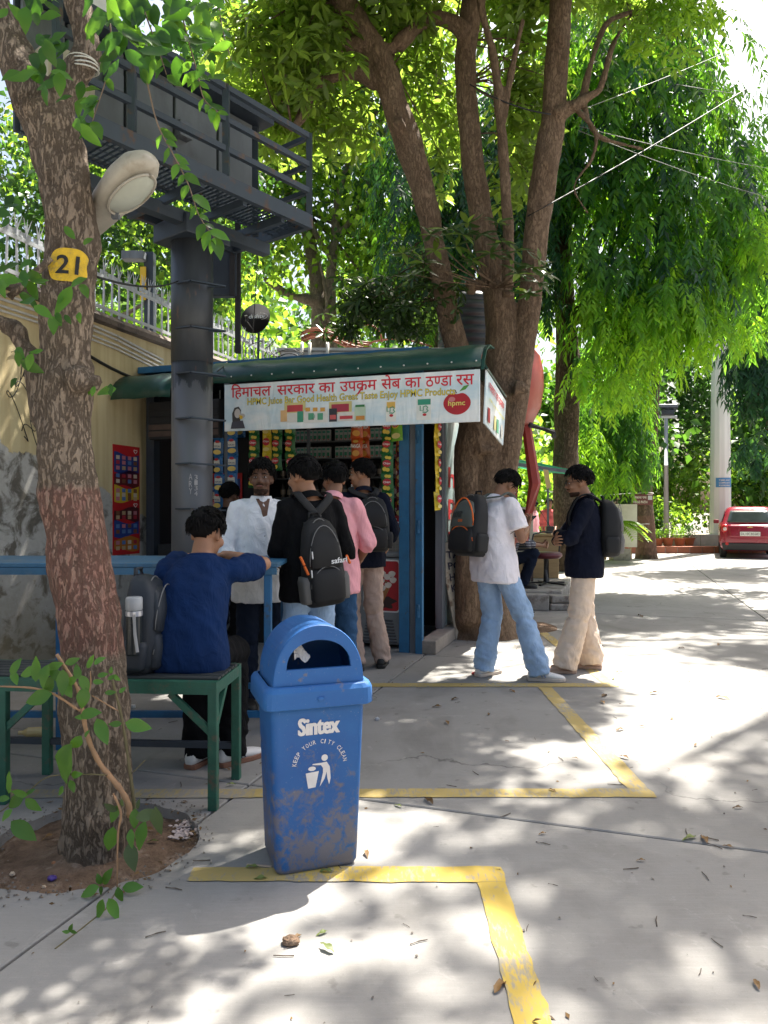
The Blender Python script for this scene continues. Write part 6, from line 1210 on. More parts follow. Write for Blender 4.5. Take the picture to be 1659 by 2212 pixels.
limbs(T8, m_bark6, [([V((-5.6, 11.0, 0)), V((-5.5, 11, 2.5)), V((-5.2, 10.8, 4.2)), V((-4.6, 10.6, 5.4)), V((-4.0, 10.6, 6.4))], [0.2, 0.16, 0.12, 0.08, 0.04]), ([V((-5.4, 11, 3.0)), V((-4.4, 10.6, 3.9)), V((-3.2, 10.4, 4.5))], [0.10, 0.07, 0.03])], 0.04, 0.02, 3.0)
b8 = [pb(60, 380, 10.5, 0.8), pb(40, 510, 10.2, 0.7), pb(140, 500, 10.6, 0.7), pb(250, 530, 10.6, 0.7), pb(330, 540, 10.6, 0.55), pb(260, 620, 10.6, 0.5), pb(310, 450, 11, 0.7), pb(480, 640, 11, 0.5), pb(380, 600, 11, 0.6), pb(520, 560, 11.4, 0.6), pb(470, 400, 12, 0.9), pb(440, 250, 12, 1.0), pb(520, 120, 12, 0.9), pb(60, 600, 10.2, 0.5), pb(20, 300, 11, 0.6), pb(300, 200, 12, 1.0), pb(150, 330, 11.5, 0.7)]
crown_rand('crown', T8, m_l6d, b8, 8000, 0.13, T_BROAD, 0.4, per=5, tw=0.22); crown_rand('crown', T8, m_l6, b8, 2500, 0.13, T_BROAD, 0.4, per=5, tw=0.22)
# tall shade tree standing to the right of the picture: gives the dappled light
T9 = thing('tall_shade_tree', 'tall broad shade tree standing beside the road', 'tree', V((8.6, 11.0, 0)))
limbs(T9, m_bark3, [([V((8.6, 11, 0)), V((8.5, 11, 4)), V((8.2, 10.8, 8)), V((7.6, 10.4, 12)), V((7.0, 10, 15))], [0.38, 0.3, 0.25, 0.18, 0.06]), ([V((8.3, 10.9, 7)), V((6.8, 9.6, 10.5)), V((5.6, 8.8, 13))], [0.16, 0.12, 0.05]), ([V((8.3, 10.9, 8)), V((9.5, 12.4, 11)), V((10, 13.2, 13.5))], [0.16, 0.12, 0.05])], 0.08, 0.03, 2.0)
b9 = [(V((6.2, 8.25, 14.0)), 1.25, 0.75, 0.8), (V((6.9, 8.7, 14.6)), 1.0, 0.7, 0.8), (V((9.8, 11.8, 14.0)), 2.0, 1.8, 1.0), (V((8.6, 14.2, 13.8)), 2.6, 2.2, 1.2), (V((4.9, 7.7, 13.6)), 0.8, 0.6, 0.5)]
b9c = []
for c_, rx, ry, rz in b9:
    for q in range(9):
        d_ = V((rl.gauss(0, 1), rl.gauss(0, 1), rl.gauss(0, 1))).normalized()*(rl.random()**0.4); b9c.append((c_+V((d_.x*rx, d_.y*ry, d_.z*rz)), 0.62, 0.62, 0.35, rx*ry*(0.5 if rx < 0.9 else 1.3 if rx < 1.5 else 0.9)))
crown_rand('crown', T9, m_l6d, b9c, 8000, 0.22, T_BROAD, 0.3, per=6, tw=0.25)
twigs(T9, m_bark3, [V((7.0, 10, 15)), V((5.6, 8.8, 13)), V((10, 13.2, 13.5))], b9, 40, 0.05)
# far trees that close the view
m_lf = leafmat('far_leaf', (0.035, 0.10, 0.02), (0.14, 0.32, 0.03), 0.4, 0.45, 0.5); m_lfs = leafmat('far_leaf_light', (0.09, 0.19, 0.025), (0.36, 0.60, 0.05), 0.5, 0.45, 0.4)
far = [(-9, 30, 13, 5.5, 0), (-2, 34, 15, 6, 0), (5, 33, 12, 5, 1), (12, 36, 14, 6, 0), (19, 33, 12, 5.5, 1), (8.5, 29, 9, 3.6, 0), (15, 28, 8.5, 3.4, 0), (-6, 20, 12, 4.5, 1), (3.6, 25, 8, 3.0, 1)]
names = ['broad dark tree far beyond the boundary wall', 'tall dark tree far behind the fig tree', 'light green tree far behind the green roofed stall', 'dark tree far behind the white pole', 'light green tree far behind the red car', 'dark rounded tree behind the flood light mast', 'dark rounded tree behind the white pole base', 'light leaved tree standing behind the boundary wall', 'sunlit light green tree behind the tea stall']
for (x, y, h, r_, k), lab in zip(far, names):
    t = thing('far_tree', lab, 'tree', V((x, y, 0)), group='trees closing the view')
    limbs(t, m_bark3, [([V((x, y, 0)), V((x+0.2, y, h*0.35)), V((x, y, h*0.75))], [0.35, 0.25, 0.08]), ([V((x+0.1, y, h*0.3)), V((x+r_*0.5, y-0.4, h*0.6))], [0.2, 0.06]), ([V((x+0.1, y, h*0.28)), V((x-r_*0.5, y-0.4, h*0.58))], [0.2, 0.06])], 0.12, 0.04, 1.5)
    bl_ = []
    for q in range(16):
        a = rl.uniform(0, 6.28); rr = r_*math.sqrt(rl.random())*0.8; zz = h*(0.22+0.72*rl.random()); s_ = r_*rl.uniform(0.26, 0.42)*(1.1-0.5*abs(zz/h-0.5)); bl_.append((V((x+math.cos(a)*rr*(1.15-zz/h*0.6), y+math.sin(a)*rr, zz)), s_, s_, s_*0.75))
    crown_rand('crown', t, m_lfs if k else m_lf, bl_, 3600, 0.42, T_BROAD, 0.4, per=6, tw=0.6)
# ================================================================== PEOPLE
m_hair = mat('black_hair', (0.006, 0.0055, 0.0055), 0.72, var=0.35, vscale=30, spec=0.12)
m_beard = mat('short_beard', (0.045, 0.026, 0.018), 0.8, var=0.4, vscale=120, spec=0.1)
def skin(name, c_): return mat(name, c_, 0.48, var=0.12, vscale=9, bump=0.08, bscale=150, spec=0.4)
sk1 = skin('skin_brown', (0.26, 0.13, 0.075)); sk2 = skin('skin_tan', (0.33, 0.165, 0.095)); sk3 = skin('skin_dark', (0.13, 0.062, 0.036))
def cloth(name, c_, var=0.1, weave=400, rough=0.85):
    m = mat(name, c_, rough, var=var, vscale=7, spec=0.12); nt = m.node_tree; b = nt.nodes['Principled BSDF']; tc = nt.nodes.new('ShaderNodeTexCoord'); v = tc.outputs['Object']
    fold = noise_n(nt, mapping(nt, v, (1.0, 1.0, 0.55), (0.5, 0.3, 0)), 13, 3, 0.5, 1.6); fold = mathn(nt, 'ABSOLUTE', mathn(nt, 'SUBTRACT', fold, 0.5)); wv = noise_n(nt, v, weave, 2, 0.5)
    bumpn(nt, b, mathn(nt, 'ADD', mathn(nt, 'MULTIPLY', fold, -1.6), mathn(nt, 'MULTIPLY', wv, 0.06)), 0.5, 0.018); return m
m_eye = mat('eye_white', (0.36, 0.33, 0.31), 0.3); m_iris = mat('eye_dark', (0.015, 0.01, 0.008), 0.2); m_lip = mat('lip', (0.22, 0.075, 0.06), 0.5)
def sect(c, hw, hd, lat, fwd, n=18, ex=2.4):
    out = []
    for k in range(n):
        a = 2*math.pi*k/n; ca, sa = math.cos(a), math.sin(a); out.append(c+lat*(hw*math.copysign(abs(ca)**(2/ex), ca))+fwd*(hd*math.copysign(abs(sa)**(2/ex), sa)))
    return out
def hand_mb(mb, wrist, d, palm, side, curl=0.5, sc=1.0, spread=0.10, thumb=0.6):
    """palm and five bent fingers; d = direction of the hand, palm = direction the palm faces, side=+1 right hand"""
    d = d.normalized(); palm = (palm-d*palm.dot(d)).normalized(); lat = d.cross(palm).normalized()*side     # lat points to the thumb side
    L = 0.085*sc
    for k in range(4):
        o_ = lat*((1.5-k)*0.0195*sc); mb.cone(wrist+o_*0.75+d*0.012, wrist+d*L+o_, 0.0135*sc, 0.0115*sc, 10)
    mb.cone(wrist-d*0.02, wrist+d*0.03, 0.025*sc, 0.026*sc, 10); mb.cone(wrist+d*0.03+lat*0.018, wrist+d*0.05+lat*0.026-palm*-0.006, 0.017*sc, 0.014*sc, 10)
    for k, fl in enumerate((0.070, 0.078, 0.072, 0.056)):
        p_ = wrist+d*L+lat*((1.5-k)*0.0205*sc); a = curl*(0.7+0.1*k); fd = (d+lat*((1.5-k)*spread)).normalized()
        for seg, (fr, r0, r1) in enumerate(((0.45, 0.0098, 0.0088), (0.32, 0.0088, 0.0080), (0.23, 0.0080, 0.0066))):
            dd = fd*math.cos(a)+palm*math.sin(a); q = p_+dd*(fl*fr*sc); mb.cone(p_, q, r0*sc, r1*sc, 8); p_ = q; a += curl*0.9
    p_ = wrist+d*0.028*sc+lat*0.026*sc; dd = (lat*0.75+d*0.65+palm*0.25*thumb).normalized()
    for fl, r0, r1 in ((0.038, 0.0125, 0.0105), (0.030, 0.0105, 0.0088), (0.022, 0.0088, 0.007)):
        q = p_+dd*(fl*sc); mb.cone(p_, q, r0*sc, r1*sc, 8); p_ = q; dd = (dd+d*0.35+palm*0.3*thumb-lat*0.25).normalized()
def head_mb(mb, C, Rm):
    def L(x, y, z): return C+Rm @ V((x, y, z))
    mb.ell(L(0, -0.012, 0.032), (0.074, 0.094, 0.086), Rm); mb.ell(L(0, 0.028, -0.028), (0.059, 0.064, 0.082), Rm); mb.ell(L(0, 0.032, -0.072), (0.051, 0.052, 0.040), Rm); mb.ell(L(0, 0.066, -0.096), (0.024, 0.021, 0.019), Rm)
    mb.cone(L(0, 0.088, 0.012), L(0, 0.108, -0.024), 0.009, 0.0125, 8); mb.ell(L(-0.012, 0.096, -0.028), (0.009, 0.010, 0.008), Rm, 8, 6); mb.ell(L(0.012, 0.096, -0.028), (0.009, 0.010, 0.008), Rm, 8, 6)
    mb.ell(L(0, 0.080, 0.024), (0.048, 0.016, 0.011), Rm); mb.ell(L(0, 0.086, -0.058), (0.024, 0.011, 0.011), Rm, 10, 6)
    for sg in (-1, 1): mb.ell(L(sg*0.074, -0.008, -0.010), (0.011, 0.024, 0.032), Rm, 10, 7); mb.ell(L(sg*0.042, 0.066, -0.028), (0.022, 0.022, 0.026), Rm, 10, 7)
HAIRCUT = dict(front=0.60, side=-0.02, back=-0.66, vol=1.08)
def hair_obj(parent, C, Rm, seed, cut=None, mt=None, fringe=0.0, tuft=1.0):
    cu = dict(HAIRCUT); cu.update(cut or {}); mb = MB(); nu, nv = 40, 26; rad = (0.080, 0.103, 0.099); c0 = V((0, -0.016, 0.034)); rnd = random.Random(seed)
    def thr(x, y):
        f = math.atan2(abs(x), y)/math.pi    # 0 front .. 1 back
        s1 = cu['front'] if f < 0.22 else (cu['front']+(cu['side']-cu['front'])*min(1, (f-0.22)/0.14) if f < 0.55 else cu['side']+(cu['back']-cu['side'])*min(1, (f-0.55)/0.25))
        return s1
    pts = {}; grid = []
    for j in range(nv+1):
        t = math.pi/2-(math.pi*0.80)*j/nv; row = []
        for k in range(nu):
            a = 2*math.pi*k/nu; d = V((math.cos(t)*math.sin(a), math.cos(t)*math.cos(a), math.sin(t)))
            nz = mnoise.fractal(V((d.x*4+seed, d.y*4, d.z*2)), 1.0, 2.0, 3); r_ = cu['vol']*(1+0.06*tuft*nz); 
            edge = d.z-thr(d.x, d.y); 
            if edge < 0: r_ = 0.93
            elif edge < 0.12: r_ = 0.98+(r_-0.98)*edge/0.12
            row.append((d, r_, edge)); 
        grid.append(row)
    base = []
    for row in grid:
        for d, r_, e in row: base.append(C+Rm @ (c0+V((d.x*rad[0], d.y*rad[1], d.z*rad[2]))*r_))
    fs = []
    for j in range(nv):
        for k in range(nu):
            k2 = (k+1) % nu
            if max(grid[j][k][2], grid[j+1][k][2], grid[j][k2][2], grid[j+1][k2][2]) > -0.04: fs.append((j*nu+k, (j+1)*nu+k, (j+1)*nu+k2, j*nu+k2))
    mb.add(base, fs)
    for q in range(330):   # locks
        while True:
            d = V((rnd.gauss(0, 1), rnd.gauss(0, 1), rnd.gauss(0.3, 1))).normalized()
            if d.z > thr(d.x, d.y)-0.02 and (d.z > -0.05 or d.y > 0): break
        p0 = c0+V((d.x*rad[0], d.y*rad[1], d.z*rad[2]))*(cu['vol']*0.98); flow = V((d.x*0.5+rnd.uniform(-0.3, 0.3), (0.6 if d.z > 0.5 else -0.15)+rnd.uniform(-0.3, 0.3), -0.75*(1.1-d.z)+0.1)); flow = (flow-d*flow.dot(d)*0.9).normalized()
        Ln = 0.046*rnd.uniform(0.6, 1.3)*(1+fringe*(1 if d.y > 0.5 else 0)); p1 = p0+flow*Ln*0.5+d*0.005*tuft; p2 = p0+flow*Ln-d*0.002+V((0, 0, -0.006))
        mb.tube([C+Rm @ p0, C+Rm @ p1, C+Rm @ p2], [0.0058, 0.0042, 0.0008], 4)
    return mb.build('hair', mt or m_hair, parent, smooth=True, world=True)
def wrinkle(me, amp, sc, joints, seed, zs=1.0):
    n = len(me.vertices); co = np.empty(n*3); me.vertices.foreach_get('co', co); no = np.empty(n*3); me.vertices.foreach_get('normal', no); co = co.reshape(-1, 3); no = no.reshape(-1, 3); d = np.empty(n)
    J = [(np.array(j[0]), j[1], j[2]) for j in joints]; wj = np.ones(n)*0.6
    for c_, r_, a_ in J: wj += a_*np.exp(-((np.linalg.norm(co-c_, axis=1)/r_)**2))
    for i in range(n):
        p_ = co[i]; q = V((p_[0]*sc+seed*3.1, p_[1]*sc, p_[2]*sc*zs+0.6*(p_[0]+p_[1])*sc)); a = mnoise.noise(q); b_ = mnoise.noise(q*2.3+V((5, 1, 2))); d[i] = (1-abs(a)*2.2)*0.6+b_*0.45
    me.vertices.foreach_set('co', (co+no*(d*wj*amp)[:, None]).ravel()); me.update()
def finish(me, name, mt, parent):
    me.transform(rootM(parent).inverted()); me.materials.clear()
    for m_ in (mt if isinstance(mt, (list, tuple)) else [mt]): me.materials.append(m_)
    o = link(name, me, parent); return o
def shoe(parent, ankle, yaw, up_m, sole_m, L=0.285, name='shoe', flatz=0.0, accent=None):
    f = V((math.sin(yaw), math.cos(yaw), 0)); l = V((math.cos(yaw), -math.sin(yaw), 0)); base = V((ankle.x, ankle.y, ankle.z-0.085)); heel = base-f*0.085
    def ring(t, hw, z0, z1, n=14): 
        c_ = heel+f*(L*t); return [c_+l*(hw*math.cos(2*math.pi*k/n))+V((0, 0, (z0+z1)/2+(z1-z0)/2*math.sin(2*math.pi*k/n))) for k in range(n)]
    w_ = MB(); prof = [(0.0, 0.022, 0.02, 0.06), (0.04, 0.034, 0.014, 0.088), (0.18, 0.040, 0.012, 0.105), (0.34, 0.040, 0.012, 0.100), (0.48, 0.043, 0.012, 0.080), (0.65, 0.048, 0.012, 0.066), (0.82, 0.046, 0.012, 0.056), (0.94, 0.034, 0.014, 0.046), (1.0, 0.014, 0.018, 0.034)]
    w_.loft([ring(*q) for q in prof]); o = w_.build(name, up_m, parent, smooth=True, world=True)
    s_ = MB(); pts = [(0.0, 0.02), (0.03, 0.034), (0.15, 0.041), (0.4, 0.040), (0.65, 0.050), (0.85, 0.047), (0.96, 0.032), (1.005, 0.010)]
    outline = [heel+f*(L*t)+l*hw for t, hw in pts]+[heel+f*(L*t)-l*hw for t, hw in reversed(pts)]
    s_.loft([[p_+V((0, 0, z))+(p_-(heel+f*L*0.5)).normalized()*g for p_ in outline] for z, g in ((0.0, -0.002), (0.005, 0.003), (0.024, 0.004), (0.028, 0.0))]); s_.build('sole', sole_m, o, smooth=False, world=True)
    if accent:
        for sg in (-1, 1):
            a_ = MB(); 
            for t0 in (0.30, 0.38): a_.tube([heel+f*(L*(t0+0.10*q))+l*(sg*(0.0425+0.004*q))+V((0, 0, 0.035+0.04*(1-q))) for q in np.linspace(0, 1, 5)], 0.004, 5)
            a_.build('stripe', accent, o, world=True)
        a_ = MB()
        for q in range(4): a_.bar(heel+f*(L*(0.40+0.07*q))-l*0.025+V((0, 0, 0.098-0.012*q)), heel+f*(L*(0.40+0.07*q))+l*0.025+V((0, 0, 0.098-0.012*q)), 0.006, 0.005)
        a_.build('laces', accent, o, world=True)
    return o
DEF = dict(pelvis=(0, 0, 0.93), waist=(0, 0.0, 1.06), chest=(0, 0.0, 1.27), uchest=(0, -0.005, 1.385), neck=(0, -0.015, 1.455), head=(0, 0.02, 1.60), shL=(-0.165, -0.01, 1.395), shR=(0.165, -0.01, 1.395), elL=(-0.20, -0.03, 1.12), elR=(0.20, -0.03, 1.12), wrL=(-0.20, 0.06, 0.88), wrR=(0.20, 0.06, 0.88), hipL=(-0.085, 0, 0.92), hipR=(0.085, 0, 0.92), knL=(-0.10, 0.02, 0.50), knR=(0.10, 0.02, 0.50), anL=(-0.10, -0.02, 0.085), anR=(0.10, -0.02, 0.085))
def person(label, loc, yaw, H, pose, look=(0, 0), skin_m=sk1, shirt=None, sleeve='long', pants=None, shoes=None, hair=None, seed=1, hands=None, feet=None, shirt_name='shirt', hem=0.80, loose=0.0, leg=(0.090, 0.074, 0.070), lod=1.0, beard=0, group=None, torso=1.0, cat='person', body_lod=1.0):
    """yaw: heading, 0 = facing +Y, positive turns towards +X. Everything in metres at full height H."""
    sc = H/1.72; J = {}
    M_ = Matrix.Translation(V(loc)) @ Matrix.Rotation(-yaw, 4, 'Z')
    for k, v in {**DEF, **pose}.items(): J[k] = M_ @ (V(v)*sc)
    rot = Matrix.Rotation(-yaw, 3, 'Z'); fwd0 = rot @ V((0, 1, 0)); lat0 = rot @ V((1, 0, 0))
    lat = (J['shR']-J['shL']).normalized(); latp = (J['hipR']-J['hipL']).normalized()
    Rm = Matrix.Rotation(-(yaw+R(look[0])), 3, 'Z') @ Matrix.Rotation(R(look[1]), 3, 'X'); C = J['head']
    if len(look) > 2: Rm = Rm @ Matrix.Rotation(R(look[2]), 3, 'Y')
    def fw(l, d): return (d.cross(l)).normalized()*1.0
    spine = [('pelvis', 0.145, 0.102), ('waist', 0.124, 0.092), ('chest', 0.143, 0.107), ('uchest', 0.143, 0.092)]
    # --- body: one surface
    mb = MB(); head_mb(mb, C, Rm); mb.cone(J['neck'], C+Rm @ V((0, -0.022, -0.055)), 0.056*sc, 0.053, 12)
    rings = []
    for i, (k, hw, hd) in enumerate(spine):
        up = (J['uchest']-J['pelvis']).normalized(); l = latp.lerp(lat, i/3).normalized(); f = up.cross(l).normalized(); rings.append(sect(J[k], hw*sc*0.9*torso, hd*sc*0.9*torso, l, f))
    l = lat; f = (J['neck']-J['uchest']).normalized().cross(l).normalized(); rings.append(sect(J['neck'], 0.07*sc, 0.06*sc, l, f)); mb.loft(rings)
    for s_ in 'LR':
        mb.cone(J['sh'+s_], J['el'+s_], 0.045*sc, 0.038*sc); mb.cone(J['el'+s_], J['el'+s_].lerp(J['wr'+s_], 0.35), 0.040*sc, 0.040*sc); mb.cone(J['el'+s_].lerp(J['wr'+s_], 0.35), J['wr'+s_], 0.040*sc, 0.027*sc); mb.cone(J['uchest'], J['sh'+s_], 0.06*sc, 0.052*sc)
        mb.cone(J['hip'+s_], J['kn'+s_], 0.075*sc, 0.05*sc); mb.cone(J['kn'+s_], J['an'+s_], 0.05*sc, 0.036*sc); fd = (feet or {}).get(s_, 0.0)
        ff = Matrix.Rotation(-(yaw+R(fd)), 3, 'Z') @ V((0, 1, 0)); mb.cone(J['an'+s_]+V((0, 0, -0.04)), J['an'+s_]+ff*0.12*sc+V((0, 0, -0.055)), 0.03*sc, 0.022*sc)
    me = remesh(mb, 0.0095*body_lod, 2, 'person')
    # hands, finer
    hm = MB()
    for s_ in 'LR':
        hs = (hands or {}).get(s_)
        if hs is None: hs = (J['wr'+s_]-J['el'+s_], rot @ V((1 if s_ == 'L' else -1, 0, 0)), 0.45)
        else: hs = (rot @ V(hs[0]), rot @ V(hs[1]), hs[2])
        hand_mb(hm, J['wr'+s_], hs[0], hs[1], 1 if s_ == 'R' else -1, hs[2], sc)
    h_me = remesh(hm, 0.005*lod, 1, 'hands')
    bm = bmesh.new(); bm.from_mesh(me); bm.from_mesh(h_me); bm.to_mesh(me); bm.free(); bpy.data.meshes.remove(h_me)
    body = bpy.data.objects.new('person', me); COL.objects.link(body); body.matrix_basis = Matrix.Translation(V(loc)) @ Matrix.Rotation(-yaw, 4, 'Z'); me.transform(body.matrix_basis.inverted()); me.materials.clear(); me.materials.append(skin_m)
    me.polygons.foreach_set('use_smooth', [True]*len(me.polygons)); tag(body, label, cat, group)
    # --- face
    for sg in (-1, 1):
        e = MB(); c_ = C+Rm @ V((sg*0.031, 0.0800, 0.004)); e.ell(c_, (0.0125, 0.0065, 0.0055), Rm, 10, 7); eo = e.build('eye', m_eye, body, True, True)
        e = MB(); e.ell(C+Rm @ V((sg*0.031, 0.0860, 0.004)), (0.0062, 0.0025, 0.0062), Rm, 10, 6); e.build('iris', m_iris, eo, True, True)
        e = MB(); e.tube([C+Rm @ V((sg*x, y, z)) for x, y, z in ((0.013, 0.0955, 0.0245), (0.032, 0.093, 0.0295), (0.052, 0.080, 0.0235))], [0.0035, 0.0045, 0.002], 6); e.build('eyebrow', m_hair, body, True, True)
    e = MB(); e.tube([C+Rm @ V((x, y, -0.057)) for x, y in ((-0.023, 0.091), (-0.01, 0.0975), (0.01, 0.0975), (0.023, 0.091))], [0.002, 0.0055, 0.0055, 0.002], 6); e.build('lips', m_lip, body, True, True)
    if beard:
        e = MB(); e.tube([C+Rm @ V((x, y, z)) for x, y, z in ((-0.028, 0.084, -0.050), (-0.012, 0.0985, -0.0435), (0.012, 0.0985, -0.0435), (0.028, 0.084, -0.050))], [0.003, 0.005, 0.005, 0.003], 6)
        if beard > 1:
            e.ell(C+Rm @ V((0, 0.033, -0.087)), (0.0515, 0.0560, 0.0290), Rm, 18, 12); e.ell(C+Rm @ V((0, 0.066, -0.100)), (0.0255, 0.0225, 0.0185), Rm, 12, 8)
        e.build('beard', m_beard, body, True, True)
    hair_obj(body, C, Rm, seed, hair)
    # --- trousers
    mb = MB(); up = (J['waist']-J['pelvis']).normalized(); l = latp; f = up.cross(l).normalized()
    mb.loft([sect(J['pelvis']-up*0.10*sc, 0.140*sc, 0.106*sc, l, f), sect(J['pelvis'], 0.150*sc, 0.112*sc, l, f), sect(J['pelvis'].lerp(J['waist'], 0.8), 0.122*sc, 0.092*sc, l, f)])
    jl = []
    for s_ in 'LR':
        h_, k_, a_ = J['hip'+s_], J['kn'+s_], J['an'+s_]; dn = (a_-k_).normalized(); bot = a_+dn*0.035*sc
        mb.cone(h_, k_, leg[0]*sc, leg[1]*sc, 14); n_ = 14; x_, y_, _ = frame(dn)
        path = [k_.lerp(bot, t) for t in (-0.05, 0.15, 0.4, 0.65, 0.8, 0.92, 1.0)]; rad = [leg[1]*sc*0.98, leg[1]*sc*0.97, (leg[1]*0.6+leg[2]*0.4)*sc, (leg[1]*0.25+leg[2]*0.75)*sc, leg[2]*sc*1.05, leg[2]*sc*0.96, leg[2]*sc*1.04]
        mb.tube(path, rad, 16); jl += [(k_, 0.14, 0.9), (a_+V((0, 0, 0.07)), 0.12, 1.6), (h_, 0.16, 0.8)]
    pm = remesh(mb, 0.0125*lod, 2, 'trousers'); wrinkle(pm, 0.0125, 10.0, jl, seed, 1.3); finish(pm, 'trousers', pants, body)
    # --- shirt
    mb = MB(); lo = 0.014+loose; rings = []; up = (J['chest']-J['pelvis']).normalized(); hemc = J['pelvis']+(J['pelvis']-J['waist']).normalized()*(0.93-hem)*sc
    f0 = up.cross(latp).normalized()
    rings.append(sect(hemc, (0.166+lo*1.1)*sc, (0.128+lo*0.9)*sc, latp, f0, 20)); rings.append(sect(hemc.lerp(J['pelvis'], 0.6), (0.170+lo)*sc, (0.130+lo)*sc, latp, f0, 20))
    for i, (k, hw, hd) in enumerate(spine):
        l = latp.lerp(lat, i/3).normalized(); f = up.cross(l).normalized(); ex_ = lo*(1.5 if k == 'waist' else 1.0 if k != 'uchest' else 0.5); rings.append(sect(J[k], (hw+ex_+(0.024 if k == 'pelvis' else 0.006 if k == 'waist' else 0))*sc*torso, (hd+ex_+(0.026 if k == 'pelvis' else 0.008 if k == 'waist' else 0))*sc*torso, l, f, 20))
    f = (J['neck']-J['uchest']).normalized().cross(lat).normalized(); rings.append(sect(J['neck']-(J['neck']-J['uchest']).normalized()*0.012, 0.082*sc, 0.076*sc, lat, f, 20)); mb.loft(rings)
    js = [(J['waist'], 0.15, 0.7)]; ra = 0.050+loose*0.4
    for s_ in 'LR':
        S_, E_, W_ = J['sh'+s_], J['el'+s_], J['wr'+s_]; mb.cone(J['uchest'].lerp(J['neck'], 0.3), S_, 0.056*sc, 0.057*sc, 14); mb.cone(J['chest'], S_+(J['chest']-S_)*0.25, 0.09*sc, 0.06*sc, 14)
        if sleeve == 'long': mb.cone(S_, E_, 0.058*sc, ra*sc, 14); mb.tube([E_.lerp(W_, t) for t in (-0.1, 0.2, 0.5, 0.80, 0.93)], [ra*sc, ra*sc, (ra-0.008)*sc, 0.042*sc, 0.037*sc], 14)
        elif sleeve == 'rolled': mb.cone(S_, E_, 0.058*sc, ra*sc, 14); mb.tube([E_.lerp(W_, t) for t in (-0.12, 0.08, 0.20, 0.22, 0.34)], [ra*sc*0.95, ra*sc, 0.048*sc, 0.053*sc, 0.050*sc], 14)
        else: mb.tube([S_.lerp(E_, t) for t in (-0.12, 0.0, 0.35, 0.70)], [0.054*sc, 0.062*sc, (0.062+loose*0.5)*sc, (0.065+loose*0.7)*sc], 16)
        js += [(E_, 0.11, 1.2), (S_, 0.13, 0.6)]
    sm = remesh(mb, 0.0115*lod, 2, 'shirt'); wrinkle(sm, 0.0125, 11.0, js, seed+3, 0.8); so = finish(sm, shirt_name, shirt, body)
    # collar
    cm = MB(); ax_ = (C+Rm @ V((0, -0.02, -0.06))-J['neck']).normalized(); x_ = lat; y_ = ax_.cross(x_).normalized()
    cm.loft([[J['neck']+ax_*h_+x_*(r_*1.05*math.cos(a))+y_*(r_*math.sin(a)) for a in np.linspace(0.0, 2*math.pi, 25)[:-1]] for h_, r_ in ((-0.03, 0.088*sc), (0.0, 0.076*sc), (0.022 if sleeve != 'tee' else 0.008, 0.069*sc), (0.026 if sleeve != 'tee' else 0.010, 0.066*sc), (0.0, 0.068*sc))], cap=False); cm.build('collar', shirt, so, True, True)
    # --- shoes
    for s_ in 'LR':
        fd = (feet or {}).get(s_, 0.0); shoe(body, J['an'+s_], yaw+R(fd), shoes[0], shoes[1], 0.285*sc, accent=shoes[2] if len(shoes) > 2 else None)
    return body, J, dict(C=C, Rm=Rm, sc=sc, rot=rot, lat=lat, fwd=fwd0)
def glasses(body, J, I):
    C, Rm = I['C'], I['Rm']; g = MB()
    for sg in (-1, 1):
        g.tube([C+Rm @ V((sg*(0.033+0.022*math.cos(a)), 0.101, 0.003+0.017*math.sin(a))) for a in np.linspace(0, 6.2832, 17)], 0.0022, 5); g.tube([C+Rm @ V((sg*0.055, 0.099, 0.010)), C+Rm @ V((sg*0.078, 0.05, 0.010)), C+Rm @ V((sg*0.080, -0.01, 0.006))], 0.0022, 5)
    g.tube([C+Rm @ V((-0.011, 0.103, 0.006)), C+Rm @ V((0.011, 0.103, 0.006))], 0.0022, 5); g.build('spectacles', m_black, body, True, True)
def watch(body, J, s_, m_=None):
    a, b = J['el'+s_], J['wr'+s_]; d = (b-a).normalized(); c_ = b-d*0.035; x_, y_, _ = frame(d); w_ = MB(); w_.tube([c_+x_*(0.032*math.cos(q))+y_*(0.032*math.sin(q)) for q in np.linspace(0, 6.2832, 17)], 0.007, 6, flat=(1, 1)); w_.rbox(c_+V((0, -0.032, 0.0)), (0.03, 0.012, 0.03), 0.004); w_.build('wristwatch', m_ or m_black, body, True, True)
# ---- backpacks
m_bpk = mat('pack_black', (0.008, 0.008, 0.009), 0.75, var=0.25, bump=0.3, bscale=220, bdist=0.002); m_bgrey = mat('pack_grey', (0.13, 0.125, 0.12), 0.75, var=0.15, bump=0.3, bscale=220, bdist=0.002); m_bola = mat('pack_olive', (0.085, 0.095, 0.085), 0.75, var=0.15, bump=0.3, bscale=220, bdist=0.002); m_orange = mat('piping_orange', (0.75, 0.14, 0.015), 0.6); m_zip = mat('zip_grey', (0.16, 0.16, 0.16), 0.5)
def se_ring(c, hw, hd, z, n=28, ex=3.6):
    out = []
    for k in range(n):
        a = 2*math.pi*k/n; ca, sa = math.cos(a), math.sin(a); out.append(V((c[0]+hw*math.copysign(abs(ca)**(2/ex), ca), c[1]+hd*math.copysign(abs(sa)**(2/ex), sa), z)))
    return out
def bulge(w_, prof, **k): return w_.loft([se_ring((0, y), hw, hd, z, **k) for z, hw, hd, y in prof])
